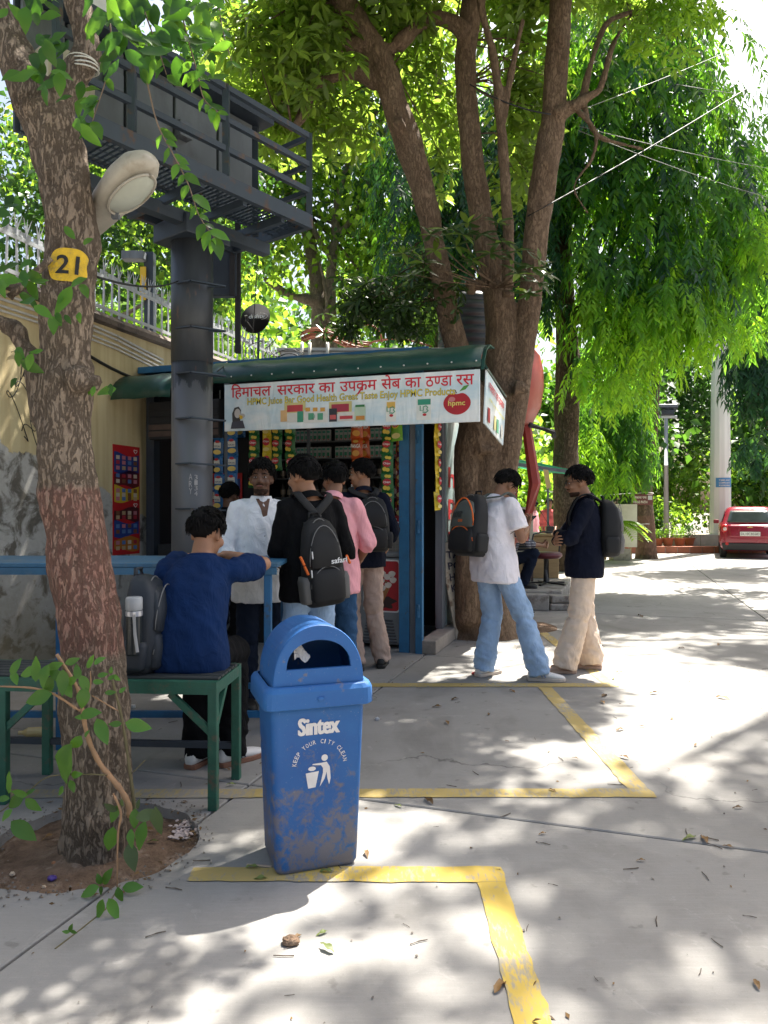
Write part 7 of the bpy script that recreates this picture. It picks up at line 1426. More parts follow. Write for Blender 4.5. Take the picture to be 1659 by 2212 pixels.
def pack(label, M_, style, J=None, I=None, w=0.15, h=0.46, d=0.09, main=m_bpk, front=None, straps=True, group='backpacks'):
    """local: x across, y outward from the wearer's back, z up, origin at bottom centre against the back"""
    t = bpy.data.objects.new('backpack', None); COL.objects.link(t); t.matrix_basis = M_; tag(t, label, 'backpack', group)
    b = MB(); bulge(b, [(0.0, w*0.80, d*0.6, d*0.7), (0.015, w*0.93, d*0.85, d*0.9), (0.06, w*1.0, d*1.0, d), (h*0.35, w*1.02, d*1.05, d), (h*0.65, w*0.97, d*0.95, d*0.95), (h*0.85, w*0.82, d*0.80, d*0.82), (h*0.95, w*0.62, d*0.6, d*0.66), (h, w*0.3, d*0.3, d*0.45)])
    b.v = [tuple(V(p_)*1.0+V((0.006*mnoise.noise(V(p_)*14), 0.008*mnoise.noise(V(p_)*11+V((3, 0, 0))), 0))) for p_ in b.v]
    body = b.build('main_bag', main, t, smooth=True)
    fr = front or main
    b = MB(); bulge(b, [(0.03, w*0.75, d*0.35, d*1.75), (0.05, w*0.86, d*0.45, d*1.8), (h*0.30, w*0.88, d*0.50, d*1.8), (h*0.42, w*0.80, d*0.42, d*1.7), (h*0.45, w*0.72, d*0.3, d*1.6)]); b.build('front_pocket', main if style in ('a', 'c') else fr, t, smooth=True)
    b = MB(); bulge(b, [(h*0.44, w*0.70, d*0.30, d*1.75), (h*0.47, w*0.84, d*0.40, d*1.80), (h*0.70, w*0.76, d*0.40, d*1.68), (h*0.84, w*0.58, d*0.34, d*1.45), (h*0.90, w*0.34, d*0.2, d*1.2)]); b.build('upper_pocket', fr, t, smooth=True)
    def arc(z0, z1, hw, y, m_, r_=0.004, nm='zip', bow=0.02):
        a_ = MB(); a_.tube([V((hw*math.sin(q)*1.0, y-0.25*d*abs(math.sin(q))**4+(0.30*d*(1-math.cos(q)) if z1 > h*0.8 and z0 > h*0.35 else 0), z0+(z1-z0)*math.cos(q)-bow*0)) for q in np.linspace(-1.45, 1.45, 17)], r_, 6); a_.build(nm, m_, t, smooth=True)
    arc(h*0.42, h*0.92, w*0.86, d*1.86, m_orange if style == 'a' else m_zip, 0.0065 if style == 'a' else 0.003, 'piping'); arc(h*0.20, h*0.465, w*0.90, d*2.12, m_orange if style == 'a' else m_zip, 0.0045 if style == 'a' else 0.003, 'piping')
    arc(h*0.3, h*0.995, w*0.92, d*1.15, m_zip, 0.003)
    for sx_ in (-1, 1):
        b = MB(); bulge(b, [(0.03, 0.03, 0.045, 0), (0.05, 0.035, 0.055, 0), (h*0.30, 0.038, 0.06, 0), (h*0.36, 0.03, 0.05, 0)]); b.v = [(p_[0]+sx_*w*0.97, p_[1]+d, p_[2]) for p_ in b.v]; b.build('side_pocket', m_bgrey if style == 'b' else main, t, smooth=True)
    b = MB(); b.tube([V((-0.035, d*0.25, h*0.97)), V((-0.03, d*0.2, h*1.06)), V((0.03, d*0.2, h*1.06)), V((0.035, d*0.25, h*0.97))], 0.008, 6, flat=(1, 1.4)); b.build('grab_handle', main, t, smooth=True)
    if straps and J is not None:
        inv = M_.inverted(); sc = I['sc']
        for s_ in 'LR':
            sg = -1 if s_ == 'L' else 1; sh = J['sh'+s_].lerp(J['neck'], 0.42); f = I['fwd']; up = V((0, 0, 1)); tr = (J['uchest']-J['pelvis']).normalized(); fr_ = tr.cross(I['lat']).normalized()
            top = M_ @ V((sg*0.06, 0.02, h*0.93)); bot = M_ @ V((sg*w*0.8, 0.02, h*0.10)); aj = J['chest']+I['lat']*(sg*0.205*sc)
            pts = [top, sh-fr_*0.085*sc+up*0.035, sh+up*0.070*sc, sh+fr_*0.085*sc+up*0.02, J['chest']+I['lat']*(sg*0.12*sc)+fr_*0.136*sc, J['chest']*0.55+J['waist']*0.45+I['lat']*(sg*0.172*sc)+fr_*0.06*sc, bot.lerp(J['waist']+I['lat']*(sg*0.20*sc), 0.45), bot]
            c_ = [V(q) for q in catmull([tuple(q) for q in pts], 5)]; b = MB(); b.tube(c_, [0.026 if k < 22 else 0.015 for k in range(len(c_))], 8, flat=(0.28, 1.0), up=I['lat']); b.v = [tuple(inv @ V(p_)) for p_ in b.v]; b.build('strap', m_bola if style == 'a' else main, t, smooth=True)
    return t
def back_frame(J, I, off=0.135, down=0.0, lat=0.0, tilt=None):
    up = (J['uchest']-J['pelvis']).normalized(); l = I['lat']; f = up.cross(l).normalized(); o = J['waist']-f*(off*I['sc'])-up*(0.05+down)+l*lat
    x, y, z = l*-1, f*-1, up; return Matrix(((x.x, y.x, z.x, o.x), (x.y, y.y, z.y, o.y), (x.z, y.z, z.z, o.z), (0, 0, 0, 1)))

c_navytee = cloth('navy_tee', (0.007, 0.024, 0.085), 0.12, 260); c_white = cloth('white_shirt', (0.80, 0.80, 0.82)); c_blackc = cloth('black_shirt', (0.006, 0.006, 0.007)); c_pink = cloth('pink_shirt', (0.78, 0.36, 0.40)); c_navy = cloth('navy_shirt', (0.006, 0.008, 0.018)); c_wtee = cloth('white_tee', (0.74, 0.70, 0.74))
c_jean = cloth('light_jeans', (0.30, 0.42, 0.60), 0.16, 300); c_djean = cloth('blue_jeans', (0.035, 0.085, 0.17), 0.25, 300); c_beige = cloth('beige_trousers', (0.42, 0.31, 0.26), 0.08); c_cream = cloth('cream_trousers', (0.62, 0.49, 0.39), 0.08); c_blk = cloth('black_trousers', (0.005, 0.005, 0.006)); c_dnavy = cloth('dark_navy_trousers', (0.012, 0.018, 0.035))
s_white = mat('trainer_white', (0.62, 0.60, 0.58), 0.55, var=0.1); s_sole = mat('trainer_sole', (0.52, 0.44, 0.38), 0.7); s_gum = mat('gum_sole', (0.22, 0.10, 0.06), 0.7); s_blk = mat('shoe_black', (0.012, 0.012, 0.012), 0.5); s_blue = mat('trainer_blue', (0.16, 0.28, 0.55), 0.6); s_tan = mat('shoe_tan', (0.42, 0.28, 0.21), 0.7); s_nv = mat('trainer_navy', (0.02, 0.04, 0.09), 0.6)

# 1 seated man in navy tee
L1 = V((-0.95, 3.53, 0))
b1, J1, I1 = person('man in navy blue tee sitting on the slatted bench, arms folded on the table', L1, R(3), 1.70, dict(pelvis=(0, 0.0, 0.665), waist=(0.005, 0.0, 0.79), chest=(0.01, 0.07, 0.98), uchest=(0.015, 0.11, 1.07), neck=(0.02, 0.135, 1.14), head=(0.035, 0.18, 1.25), shL=(-0.165, 0.135, 1.055), shR=(0.18, 0.135, 1.065), elL=(-0.16, 0.40, 1.10), elR=(0.29, 0.37, 1.085), wrL=(0.12, 0.50, 1.10), wrR=(0.07, 0.45, 1.125), hipL=(-0.09, 0.03, 0.655), hipR=(0.09, 0.03, 0.655), knL=(-0.11, 0.42, 0.60), knR=(0.12, 0.43, 0.60), anL=(-0.06, 0.33, 0.085), anR=(0.12, 0.36, 0.085)), look=(14, -16), skin_m=sk2, shirt=c_navytee, sleeve='tee', pants=c_blk, shoes=(s_white, s_gum, s_nv), seed=2, hands=dict(R=((-0.6, 0.35, 0.0), (0, 0, -1), 0.2), L=((1, 0.1, 0.0), (0, 0, -1), 0.25)), hem=0.83, loose=0.012, feet=dict(L=18, R=40), hair=dict(back=-0.66, vol=1.06))
# 2 man in white shirt
b2, J2, I2 = person('man in open necked white shirt facing the bin, behind the blue table', V((-0.86, 5.05, 0)), R(158), 1.70, dict(wrL=(-0.13, 0.30, 1.06), elL=(-0.27, 0.06, 1.12), elR=(0.26, 0.05, 1.10), wrR=(0.22, 0.20, 0.96), neck=(0, 0.0, 1.455)), look=(20, 2), skin_m=sk3, shirt=c_white, sleeve='long', pants=c_dnavy, shoes=(s_blk, s_blk), seed=5, hem=0.74, loose=0.022, beard=2, hair=dict(front=0.40, vol=1.17, side=-0.12, back=-0.6), hands=dict(L=((0.3, 0.9, 0.1), (0.5, 0, -0.4), 0.3), R=((-0.1, 0.7, 0.0), (0, 0, -1), 0.2)))
C2 = J2['chest']; f2 = I2['fwd']
w = MB(); l2 = I2['lat']; up2 = V((0, 0, 1)); o_ = J2['neck']+f2*0.062-up2*0.01
w.add([o_-l2*0.048+up2*0.012, o_+l2*0.048+up2*0.012, J2['uchest']+f2*0.116+l2*0.022-up2*0.01, J2['chest']+f2*0.136-up2*0.02, J2['uchest']+f2*0.116-l2*0.022-up2*0.01], [(0, 1, 2, 3, 4)]); w.build('open_neck', sk3, b2, world=True, solid=0.01)
bt = MB(); bt.ell((0, 0, 0), (0.007, 0.004, 0.007), nu=8, nv=5); btm = bt.mesh('button', m_black)
for z in (1.20, 1.09, 0.98, 0.87, 0.79):
    o = bpy.data.objects.new('button', btm); COL.objects.link(o); o.parent = b2; o.location = (0.004, 0.146 if z > 1.0 else 0.152, z*I2['sc']); 
# 3 man in black shirt with pack
b3_, J3, I3 = person('man in black shirt with a black grey backpack, leaning on the table end', V((-0.475, 4.60, 0)), R(-28), 1.70, dict(wrL=(-0.13, 0.25, 1.07), elL=(-0.195, 0.06, 1.12), elR=(0.27, 0.0, 1.10), wrR=(0.20, 0.22, 1.05), head=(-0.03, 0.045, 1.59)), look=(-20, -5), skin_m=sk2, shirt=c_blackc, sleeve='long', pants=c_jean, shoes=(s_white, s_sole), seed=8, hands=dict(L=((0.1, 0.8, -0.35), (0.4, 0.2, -0.8), 0.7)), loose=0.012, hair=dict(vol=1.15, back=-0.62, side=-0.08))
watch(b3_, J3, 'L')
M3 = back_frame(J3, I3, 0.120, 0.22, 0.03) @ Matrix.Rotation(R(6), 4, 'Y')
pk3 = pack('black and grey backpack with orange tabs on the man in black', M3, 'b', J3, I3, 0.125, 0.54, 0.080, m_bpk, m_bpk)
w = MB(); text_mb(w, 'safari', V((-0.115, 0.206, 0.235)), V((1, 0, 0)), V((0, 0, 1)), 0.10, 0.032, bold=0.02); w.v = [(-p_[0]-0.0, p_[1], p_[2]) for p_ in w.v]
w = MB(); text_mb(w, 'safari', V((-0.02, 0.1805, 0.262)), V((-1, 0, 0)), V((0, 0, 1)), 0.105, 0.034, bold=0.02); w.build('lettering', pcol((0.72, 0.72, 0.72)), pk3)
for x, z in ((0.15, 0.30), (0.13, 0.24), (-0.15, 0.27)):
    w = MB(); w.rbox((x, 0.14, z), (0.014, 0.02, 0.06), 0.004, rot=(0, R(20), 0)); w.build('orange_tab', m_orange, pk3)
for x, z in ((0.10, 0.33), (0.115, 0.22)):
    w = MB(); w.rbox((x, 0.185, z), (0.008, 0.008, 0.045), 0.002); w.build('zip_pull', pcol((0.6, 0.6, 0.6)), pk3)
# 4 pink shirt
b4_, J4, I4 = person('man in pink shirt and blue jeans standing at the kiosk counter', V((-0.375, 5.30, 0)), R(8), 1.72, dict(elL=(-0.26, 0.06, 1.12), wrL=(-0.15, 0.26, 1.05), elR=(0.255, 0.04, 1.13), wrR=(0.17, 0.22, 1.0), head=(0, 0.045, 1.59)), look=(-38, -4), skin_m=sk1, shirt=c_pink, sleeve='rolled', pants=c_djean, shoes=(s_blk, s_blk), seed=11, hem=0.76, loose=0.018, beard=2, hair=dict(back=-0.66, vol=1.06))
# 5 navy shirt beige trousers
b5_, J5, I5 = person('man in navy shirt and beige trousers, hand in pocket, by the freezer', V((-0.185, 6.22, 0)), R(-14), 1.80, dict(elL=(-0.25, -0.05, 1.14), wrL=(-0.235, 0.10, 0.93), elR=(0.245, -0.05, 1.13), wrR=(0.20, 0.09, 0.95), knL=(-0.09, 0.05, 0.5), anL=(-0.06, -0.04, 0.085), knR=(0.10, 0.03, 0.5), anR=(0.17, 0.03, 0.085), head=(0, 0.04, 1.60)), look=(-58, -3), skin_m=sk2, shirt=c_navy, sleeve='rolled', pants=c_beige, shoes=(s_blk, s_blk), seed=14, hem=0.84, loose=0.008, hair=dict(vol=1.10, back=-0.66), feet=dict(L=-15, R=20))
watch(b5_, J5, 'L')
M5 = back_frame(J5, I5, 0.115, 0.04, 0.055) @ Matrix.Rotation(R(-10), 4, 'Z')
pack('slim all black backpack on the man in navy and beige', M5, 'c', J5, I5, 0.14, 0.46, 0.075)
# 6 white tee, grey orange pack, looking down at a phone
b6_, J6, I6 = person('man in white tee and light jeans looking down at his phone', V((0.90, 5.93, 0)), R(58), 1.76, dict(pelvis=(0.02, -0.02, 0.93), waist=(0.01, -0.03, 1.06), chest=(0.0, -0.01, 1.265), uchest=(0.0, 0.02, 1.37), neck=(0, 0.05, 1.43), head=(0.005, 0.135, 1.525), shL=(-0.17, 0.03, 1.38), shR=(0.17, 0.03, 1.375), elL=(-0.23, 0.09, 1.12), elR=(0.235, 0.085, 1.11), wrL=(-0.08, 0.29, 1.19), wrR=(0.10, 0.27, 1.19), hipR=(0.10, -0.01, 0.92), hipL=(-0.07, -0.02, 0.92), knL=(-0.05, 0.03, 0.50), anL=(-0.06, -0.05, 0.085), knR=(0.20, 0.13, 0.51), anR=(0.30, 0.20, 0.085)), look=(6, -42), skin_m=sk1, shirt=c_wtee, sleeve='tee', pants=c_jean, shoes=(s_white, s_sole, s_blue), seed=17, hem=0.76, loose=0.02, feet=dict(L=-10, R=42), hair=dict(vol=1.14, side=-0.05), hands=dict(L=((0.45, 0.5, 0.4), (0.5, -0.3, 0.5), 0.55), R=((-0.4, 0.5, 0.4), (-0.5, -0.3, 0.5), 0.55)), leg=(0.094, 0.082, 0.084))
glasses(b6_, J6, I6); watch(b6_, J6, 'L', pcol((0.4, 0.45, 0.55)))
ph = MB(); pc = (J6['wrL']+J6['wrR'])/2+I6['fwd']*0.085+V((0, 0, 0.055)); ph.rbox((0, 0, 0), (0.075, 0.010, 0.155), 0.006); po = ph.build('phone', m_black); po.location = pc; po.rotation_euler = (R(-55), 0, -R(58)); tag(po, 'black phone held by the man in white tee', 'phone')
M6 = back_frame(J6, I6, 0.138, 0.06, -0.02)
pk6 = pack('olive and black backpack with orange piping on the man in white tee', M6, 'a', J6, I6, 0.165, 0.50, 0.09, m_bpk, m_bola)
w = MB(); text_mb(w, 'our', V((0.06, 0.1955, 0.30)), V((-1, 0, 0)), V((0, 0, 1)), 0.09, 0.05, bold=0.03); w.build('emblem_lettering', pcol((0.03, 0.035, 0.035)), pk6)
w = MB(); w.ell((0.075, 0.193, 0.32), (0.022, 0.003, 0.026), nu=10, nv=6); w.build('emblem_mark', pcol((0.03, 0.035, 0.035)), pk6)
w = MB(); text_mb(w, 'one', V((0.02, 0.1965, 0.265)), V((-1, 0, 0)), V((0, 0, 1)), 0.055, 0.022, bold=0.02); w.build('emblem_lettering', m_orange, pk6)
# 7 navy shirt, cream trousers, arms crossed
b7_, J7, I7 = person('man in dark navy shirt and cream trousers with his arms crossed', V((1.70, 6.13, 0)), R(-80), 1.73, dict(elL=(-0.235, 0.13, 1.125), wrL=(0.06, 0.23, 1.16), elR=(0.22, 0.16, 1.12), wrR=(-0.135, 0.245, 1.095), knL=(-0.10, 0.05, 0.5), anL=(-0.10, 0.16, 0.085), knR=(0.10, 0.0, 0.5), anR=(0.11, -0.07, 0.085), head=(0, 0.05, 1.59)), look=(-4, -8), skin_m=sk1, shirt=c_navy, sleeve='long', pants=c_cream, shoes=(s_tan, s_tan, s_tan), seed=20, hem=0.80, loose=0.016, beard=2, feet=dict(L=-8, R=10), hands=dict(L=((0.9, 0.1, -0.15), (0, -1, 0), 1.1), R=((-0.9, 0.05, 0.1), (0, -1, 0), 0.6)), hair=dict(vol=1.18, side=-0.02, back=-0.66), leg=(0.098, 0.090, 0.100))
glasses(b7_, J7, I7)
M7 = back_frame(J7, I7, 0.125, 0.04, 0.0)
pk7 = pack('black backpack with a smooth grey front on the man with crossed arms', M7, 'd', J7, I7, 0.15, 0.48, 0.085, m_bpk, m_bgrey)
w = MB(); text_mb(w, 'BLJR', V((0.04, 0.1745, 0.36)), V((-1, 0, 0)), V((0, 0, 1)), 0.07, 0.018, bold=0.02); w.build('lettering', pcol((0.6, 0.6, 0.6)), pk7)
# vendor in the dark kiosk
bv_, Jv, Iv = person('dark clothed vendor standing inside the kiosk behind the white shirt', K(-1.86, -0.32), R(25), 1.62, dict(wrL=(-0.2, 0.22, 1.05), wrR=(0.2, 0.22, 1.05)), look=(0, -10), skin_m=sk3, shirt=c_blackc, sleeve='rolled', pants=c_blk, shoes=(s_blk, s_blk), seed=23, lod=1.5, body_lod=1.3)
# background people
c_plaid = None
m, nt, b, tc = newmat('plaid_cloth'); ck = mapping(nt, tc.outputs['Object'], (1, 1, 1)); wv1 = nt.nodes.new('ShaderNodeTexWave'); wv1.inputs['Scale'].default_value = 9; wv1.bands_direction = 'Z'; wv2 = nt.nodes.new('ShaderNodeTexWave'); wv2.inputs['Scale'].default_value = 9; wv2.bands_direction = 'X'
nt.links.new(ck, wv1.inputs[0]); nt.links.new(ck, wv2.inputs[0]); cc = mixc(nt, ramp2(nt, wv1.outputs[1], 0.4, 0.6), (0.35, 0.35, 0.38), (0.06, 0.06, 0.08)); cc = mixc(nt, mathn(nt, 'MULTIPLY', ramp2(nt, wv2.outputs[1], 0.4, 0.6), 0.6), cc, (0.04, 0.04, 0.06)); nt.links.new(cc, b.inputs['Base Color']); b.inputs['Roughness'].default_value = 0.9; c_plaid = m
c_rcheck = cloth('red_check_shirt', (0.45, 0.10, 0.10), 0.4)
b8_, J8, I8 = person('man in grey checked shirt squatting on the raised slab', V((1.90, 10.55, 0.25)), R(100), 1.66, dict(pelvis=(0, -0.1, 0.40), waist=(0, -0.1, 0.53), chest=(0, -0.02, 0.73), uchest=(0, 0.02, 0.84), neck=(0, 0.05, 0.90), head=(0, 0.12, 1.03), shL=(-0.18, 0.03, 0.85), shR=(0.18, 0.03, 0.85), elL=(-0.24, 0.22, 0.66), elR=(0.24, 0.22, 0.66), wrL=(-0.05, 0.42, 0.66), wrR=(0.08, 0.42, 0.64), hipL=(-0.09, -0.08, 0.39), hipR=(0.09, -0.08, 0.39), knL=(-0.16, 0.30, 0.52), knR=(0.16, 0.30, 0.52), anL=(-0.12, 0.14, 0.085), anR=(0.12, 0.14, 0.085)), look=(0, -20), skin_m=sk1, shirt=c_plaid, sleeve='rolled', pants=c_dnavy, shoes=(s_blk, s_blk), seed=31, lod=1.5, body_lod=1.3)
person('man in red checked shirt standing far behind the desk', V((4.02, 17.6, 0)), R(165), 1.66, {}, look=(10, -5), skin_m=sk1, shirt=c_rcheck, sleeve='rolled', pants=c_dnavy, shoes=(s_blk, s_blk), seed=33, lod=2.0, body_lod=1.6)
person('person in pink shirt and dark cap standing behind the desk', V((3.35, 16.2, 0)), R(-60), 1.60, {}, look=(0, -15), skin_m=sk2, shirt=c_pink, sleeve='long', pants=c_blk, shoes=(s_blk, s_blk), seed=35, lod=2.0, body_lod=1.6)
# bags on the bench
def place_pack(label, loc, rz, lean, style, **k): return pack(label, Matrix.Translation(V(loc)) @ Matrix.Rotation(rz, 4, 'Z') @ Matrix.Rotation(lean, 4, 'X'), style, None, None, straps=False, **k)
m_bnavy = mat('pack_slate', (0.020, 0.026, 0.036), 0.6, var=0.2, bump=0.3, bscale=220, bdist=0.002)
pb_ = place_pack('slate grey backpack with a water bottle standing on the bench', (-1.24, 3.50, 0.592), R(-95), R(-4), 'c', w=0.14, h=0.46, d=0.09, main=m_bnavy)
bo = thing('water_bottle', 'steel bottle with pale cap in the side of the slate backpack', 'bottle', V((-1.155, 3.338, 0.69)))
w = MB(); w.lathe([(0.0, 0), (0.034, 0), (0.036, 0.01), (0.036, 0.20), (0.034, 0.21)], n=18); w.build('flask', mat('flask_dark', (0.02, 0.025, 0.028), 0.3), bo, smooth=True)
w = MB(); w.lathe([(0.035, 0.205), (0.038, 0.21), (0.038, 0.262), (0.034, 0.268), (0.0, 0.268)], n=18); w.build('cap', mat('cap_grey', (0.42, 0.43, 0.44), 0.4), bo, smooth=True)
w = MB(); w.lathe([(0.0372, 0.18), (0.0378, 0.184), (0.0378, 0.20), (0.0372, 0.204)], n=18, cap=False); w.build('ring', m_foilw, bo)
w = MB(); w.tube([V((0.012, -0.039, 0.19)), V((0.018, -0.042, 0.10)), V((0.03, -0.044, 0.02))], 0.008, 5, flat=(1, 0.3)); w.build('hanging_loop', mat('loop', (0.45, 0.44, 0.43), 0.6), bo)
pc_ = place_pack('dark olive backpack slumped at the far end of the bench', (-2.16, 3.62, 0.592), R(60), R(28), 'c', w=0.17, h=0.42, d=0.11, main=mat('pack_dark_olive', (0.028, 0.032, 0.026), 0.75))
# ================================================================== BACKGROUND OBJECTS
m_slab2 = mat('old_slab', (0.30, 0.28, 0.25), 0.9, var=0.2, vscale=4, bump=0.6, bscale=30, bdist=0.02, col2=(0.17, 0.14, 0.12), c2scale=3)
w = MB(); w.prism([(1.35, 10.05), (2.50, 10.15), (2.78, 10.9), (3.1, 12.0), (3.9, 15.0), (1.2, 15.0)], 0.25, V((0, 0, 0)), V((1, 0, 0)), V((0, 1, 0))); tag(w.build('raised_pavement', m_slab2, bevel=0.02), kind='structure')
for x, y, sx_, sy_, sz_, lab in ((1.95, 9.98, 0.62, 0.22, 0.22, 'broken kerb stone below the squatting man'), (2.46, 10.02, 0.34, 0.22, 0.10, 'short loose kerb stone stacked at the slab corner'), (2.45, 9.99, 0.36, 0.26, 0.09, 'flat kerb stone at the foot of the slab corner')):
    w = MB(); w.rbox((0, 0, 0), (sx_, sy_, sz_), 0.02); w.v = [tuple(V(p_)*(1+0.06*mnoise.noise(V(p_)*9))) for p_ in w.v]; o = w.build('kerb_stone', m_slab2); o.location = (x, y, sz_/2+(0.10 if 'short' in lab else 0)); o.rotation_euler = (0, 0, R(random.uniform(-6, 6))); tag(o, lab, 'stone', 'kerb stones at the slab')
w = MB(); q = G(1140, 1352); nn = 16
w.loft([[q+V((math.cos(2*math.pi*k/nn)*r_*(1+0.3*mnoise.noise(V((k*0.9, 1, 1)))), math.sin(2*math.pi*k/nn)*r_*1.3*(1+0.3*mnoise.noise(V((k*0.9, 4, 1)))), z+0.006*mnoise.noise(V((k, r_*9, 0)))))for k in range(nn)] for r_, z in ((0.34, 0.003), (0.25, 0.012), (0.12, 0.02), (0.01, 0.022))]); tag(w.build('soil_patch', m_soil), kind='structure')
w = MB(); w.lathe([(0.05, 0.0), (0.06, 0.002), (0.10, 0.04), (0.115, 0.055), (0.112, 0.057), (0.095, 0.04), (0.05, 0.008), (0.0, 0.008)], n=20); o = w.build('steel_bowl', mat('steel_bowl', (0.5, 0.5, 0.5), 0.25, metal=0.9), smooth=True); o.location = G(1136, 1330); tag(o, 'shallow steel bowl on the ground before the slab', 'bowl')
# leaning torn board by the kiosk side
tb_ = thing('torn_board', 'torn board with hand lettered lines leaning on the kiosk side panel', 'board', K(0.22, 1.0))
w = MB(); O_ = K(0.17, 0.86, 0.0); Xd = (VX*0.80+UX*0.42).normalized(); Zd = (V((0, 0, 1))-UX*0.16).normalized()
w.prism([(0, 0.0), (0.42, 0.02), (0.46, 0.5), (0.40, 1.02), (0.30, 0.96), (0.18, 1.08), (0.05, 1.02), (-0.02, 0.6)], 0.012, O_, Xd, Zd); w.build('board_sheet', mat('torn_card', (0.40, 0.36, 0.30), 0.8, var=0.25, vscale=5, col2=(0.16, 0.11, 0.08), c2scale=5), tb_, world=True)
N_ = Xd.cross(Zd)
for t_, z in (('TA', 0.86), ('PO', 0.74), ('HAI', 0.62), ('KUL', 0.50)):
    w = MB(); text_mb(w, t_, O_+Xd*0.04+Zd*z+N_*0.016, Xd, Zd, 0.22, 0.08, bold=0.02); w.build('hand_lettering', pcol((0.03, 0.03, 0.06)), tb_, world=True)
# apple booth behind the tree
ab = thing('apple_booth', 'faded red apple shaped booth behind the central tree', 'booth', V((1.48, 9.2, 0)))
m_apple = mat('faded_red_fibreglass', (0.30, 0.045, 0.025), 0.4, var=0.15, vscale=2.5, col2=(0.36, 0.075, 0.045), c2scale=2, c2lo=0.5, c2hi=0.7); m_apple_in = mat('red_shell_inside', (0.26, 0.03, 0.022), 0.5)
def lobed(r_, a): return r_*(1+0.045*abs(math.cos(2.5*a)))
w = MB(); w.loft([[V((lobed(r_, a)*math.cos(a), lobed(r_, a)*math.sin(a), z)) for a in np.linspace(0, 2*math.pi, 41)[:-1]] for r_, z in ((0.26, 2.30), (0.38, 2.36), (0.48, 2.54), (0.515, 2.78), (0.51, 2.98), (0.47, 3.18), (0.37, 3.34), (0.25, 3.41), (0.10, 3.37))], cap=False); w.v = [(p_[0], p_[1], p_[2]+0.28*p_[0]) for p_ in w.v]; w.build('lid_shell', m_apple, ab, smooth=True, solid=0.02)
w = MB(); w.loft([[V((lobed(r_, a)*math.cos(a), lobed(r_, a)*math.sin(a), z)) for a in np.linspace(0, 2*math.pi, 41)[:-1]] for r_, z in ((0.08, 0.02), (0.12, 0.05), (0.17, 0.3), (0.19, 0.65), (0.185, 0.95), (0.34, 1.02), (0.15, 1.03))], cap=True); w.build('base_shell', m_apple, ab, smooth=True)
for a in (R(-35), R(60), R(150), R(235)):
    w = MB(); w.tube([V((0.32*math.cos(a), 0.32*math.sin(a), 1.0)), V((0.47*math.cos(a), 0.47*math.sin(a), 1.7)), V((0.36*math.cos(a), 0.36*math.sin(a), 2.42))], [0.06, 0.075, 0.06], 6); w.build('support', m_apple_in, ab)
w = MB(); w.tube([V((0.30, -0.35, 2.42)), V((0.62, -0.25, 2.34)), V((0.66, -0.1, 2.30))], 0.035, 4); w.build('hatch_edge', m_dark, ab)
# stall: green sheet roof, cooler, desk, chair
st = thing('green_roof_stall', 'low stall roof of green corrugated sheets on thin posts', 'stall', V((2.5, 12.2, 0.25)))
m_gsheet = leafmat('green_roof_sheet', (0.03, 0.25, 0.13), (0.06, 0.55, 0.28), 0.5, 0.4, 0.1)
for q in range(4):
    w = MB(); y0 = 11.0+q*0.62; w.grid(lambda s, t: V((1.75+1.35*s, y0+0.64*t, 2.16-0.20*s+0.05*q+0.018*math.sin(t*40)+0.02*math.sin(s*5+q))), 8, 24); w.build('roof_sheet', m_gsheet, st, world=True, smooth=True)
for x, y in ((1.8, 11.1), (3.02, 11.1), (1.8, 13.3), (3.02, 13.3)):
    w = MB(); w.cyl((x, y, 0.25), (x, y, 2.14-0.2*(x-1.75)/1.35), 0.022, n=8); w.build('post', m_greyst, st, world=True)
w = MB(); w.bar((1.72, 11.02, 2.12), (3.14, 11.02, 1.92), 0.03, 0.05); w.build('front_rail', m_greyst, st, world=True)
w = MB(); w.add([V((2.42, 10.99, 2.0)), V((2.50, 10.99, 1.99)), V((2.54, 10.97, 1.72)), V((2.47, 10.97, 1.70))], [(0, 1, 2, 3)]); w.build('cloth_pennant', mat('pennant', (0.6, 0.45, 0.2), 0.8), st, world=True, solid=0.004)
co = thing('air_cooler', 'cream desert air cooler with dark louvres standing on a metal stand', 'air cooler', V((2.12, 11.6, 0.25)), R(10))
m_cool = mat('cooler_cream', (0.50, 0.44, 0.33), 0.5, var=0.12)
w = MB(); w.rbox((0, 0, 0.78), (0.44, 0.40, 0.80), 0.02); w.build('cabinet', m_cool, co)
w = MB(); w.box((-0.02, -0.202, 0.80), (0.34, 0.008, 0.62)); w.build('louvre_back', m_dark, co)
for q in range(13):
    w = MB(); w.box((-0.02, -0.212, 0.53+0.045*q), (0.33, 0.014, 0.012), (R(25), 0, 0)); w.build('louvre', mat('louvre_brown', (0.14, 0.11, 0.08), 0.6), co)
for x, y in ((-0.2, -0.18), (0.2, -0.18), (-0.2, 0.18), (0.2, 0.18)):
    w = MB(); w.bar((x, y, 0), (x, y, 0.38), 0.03, 0.03); w.build('stand_leg', m_rust, co)
dk = thing('wooden_desk', 'small wooden desk with papers under the green roof', 'desk', V((2.55, 12.2, 0.25)))
m_wood = mat('desk_wood', (0.34, 0.22, 0.10), 0.55, var=0.2, vscale=3, stretch=(1, 1, 6))
w = MB(); w.rbox((0, 0, 0.35), (0.70, 0.45, 0.70), 0.01); w.build('desk_body', m_wood, dk)
w = MB(); w.rbox((0, 0, 0.72), (0.78, 0.52, 0.035), 0.006); w.build('desk_top', m_wood, dk)
w = MB(); w.rbox((-0.1, -0.05, 0.75), (0.30, 0.22, 0.02), 0.003); w.build('papers', pcol((0.62, 0.6, 0.56)), dk)
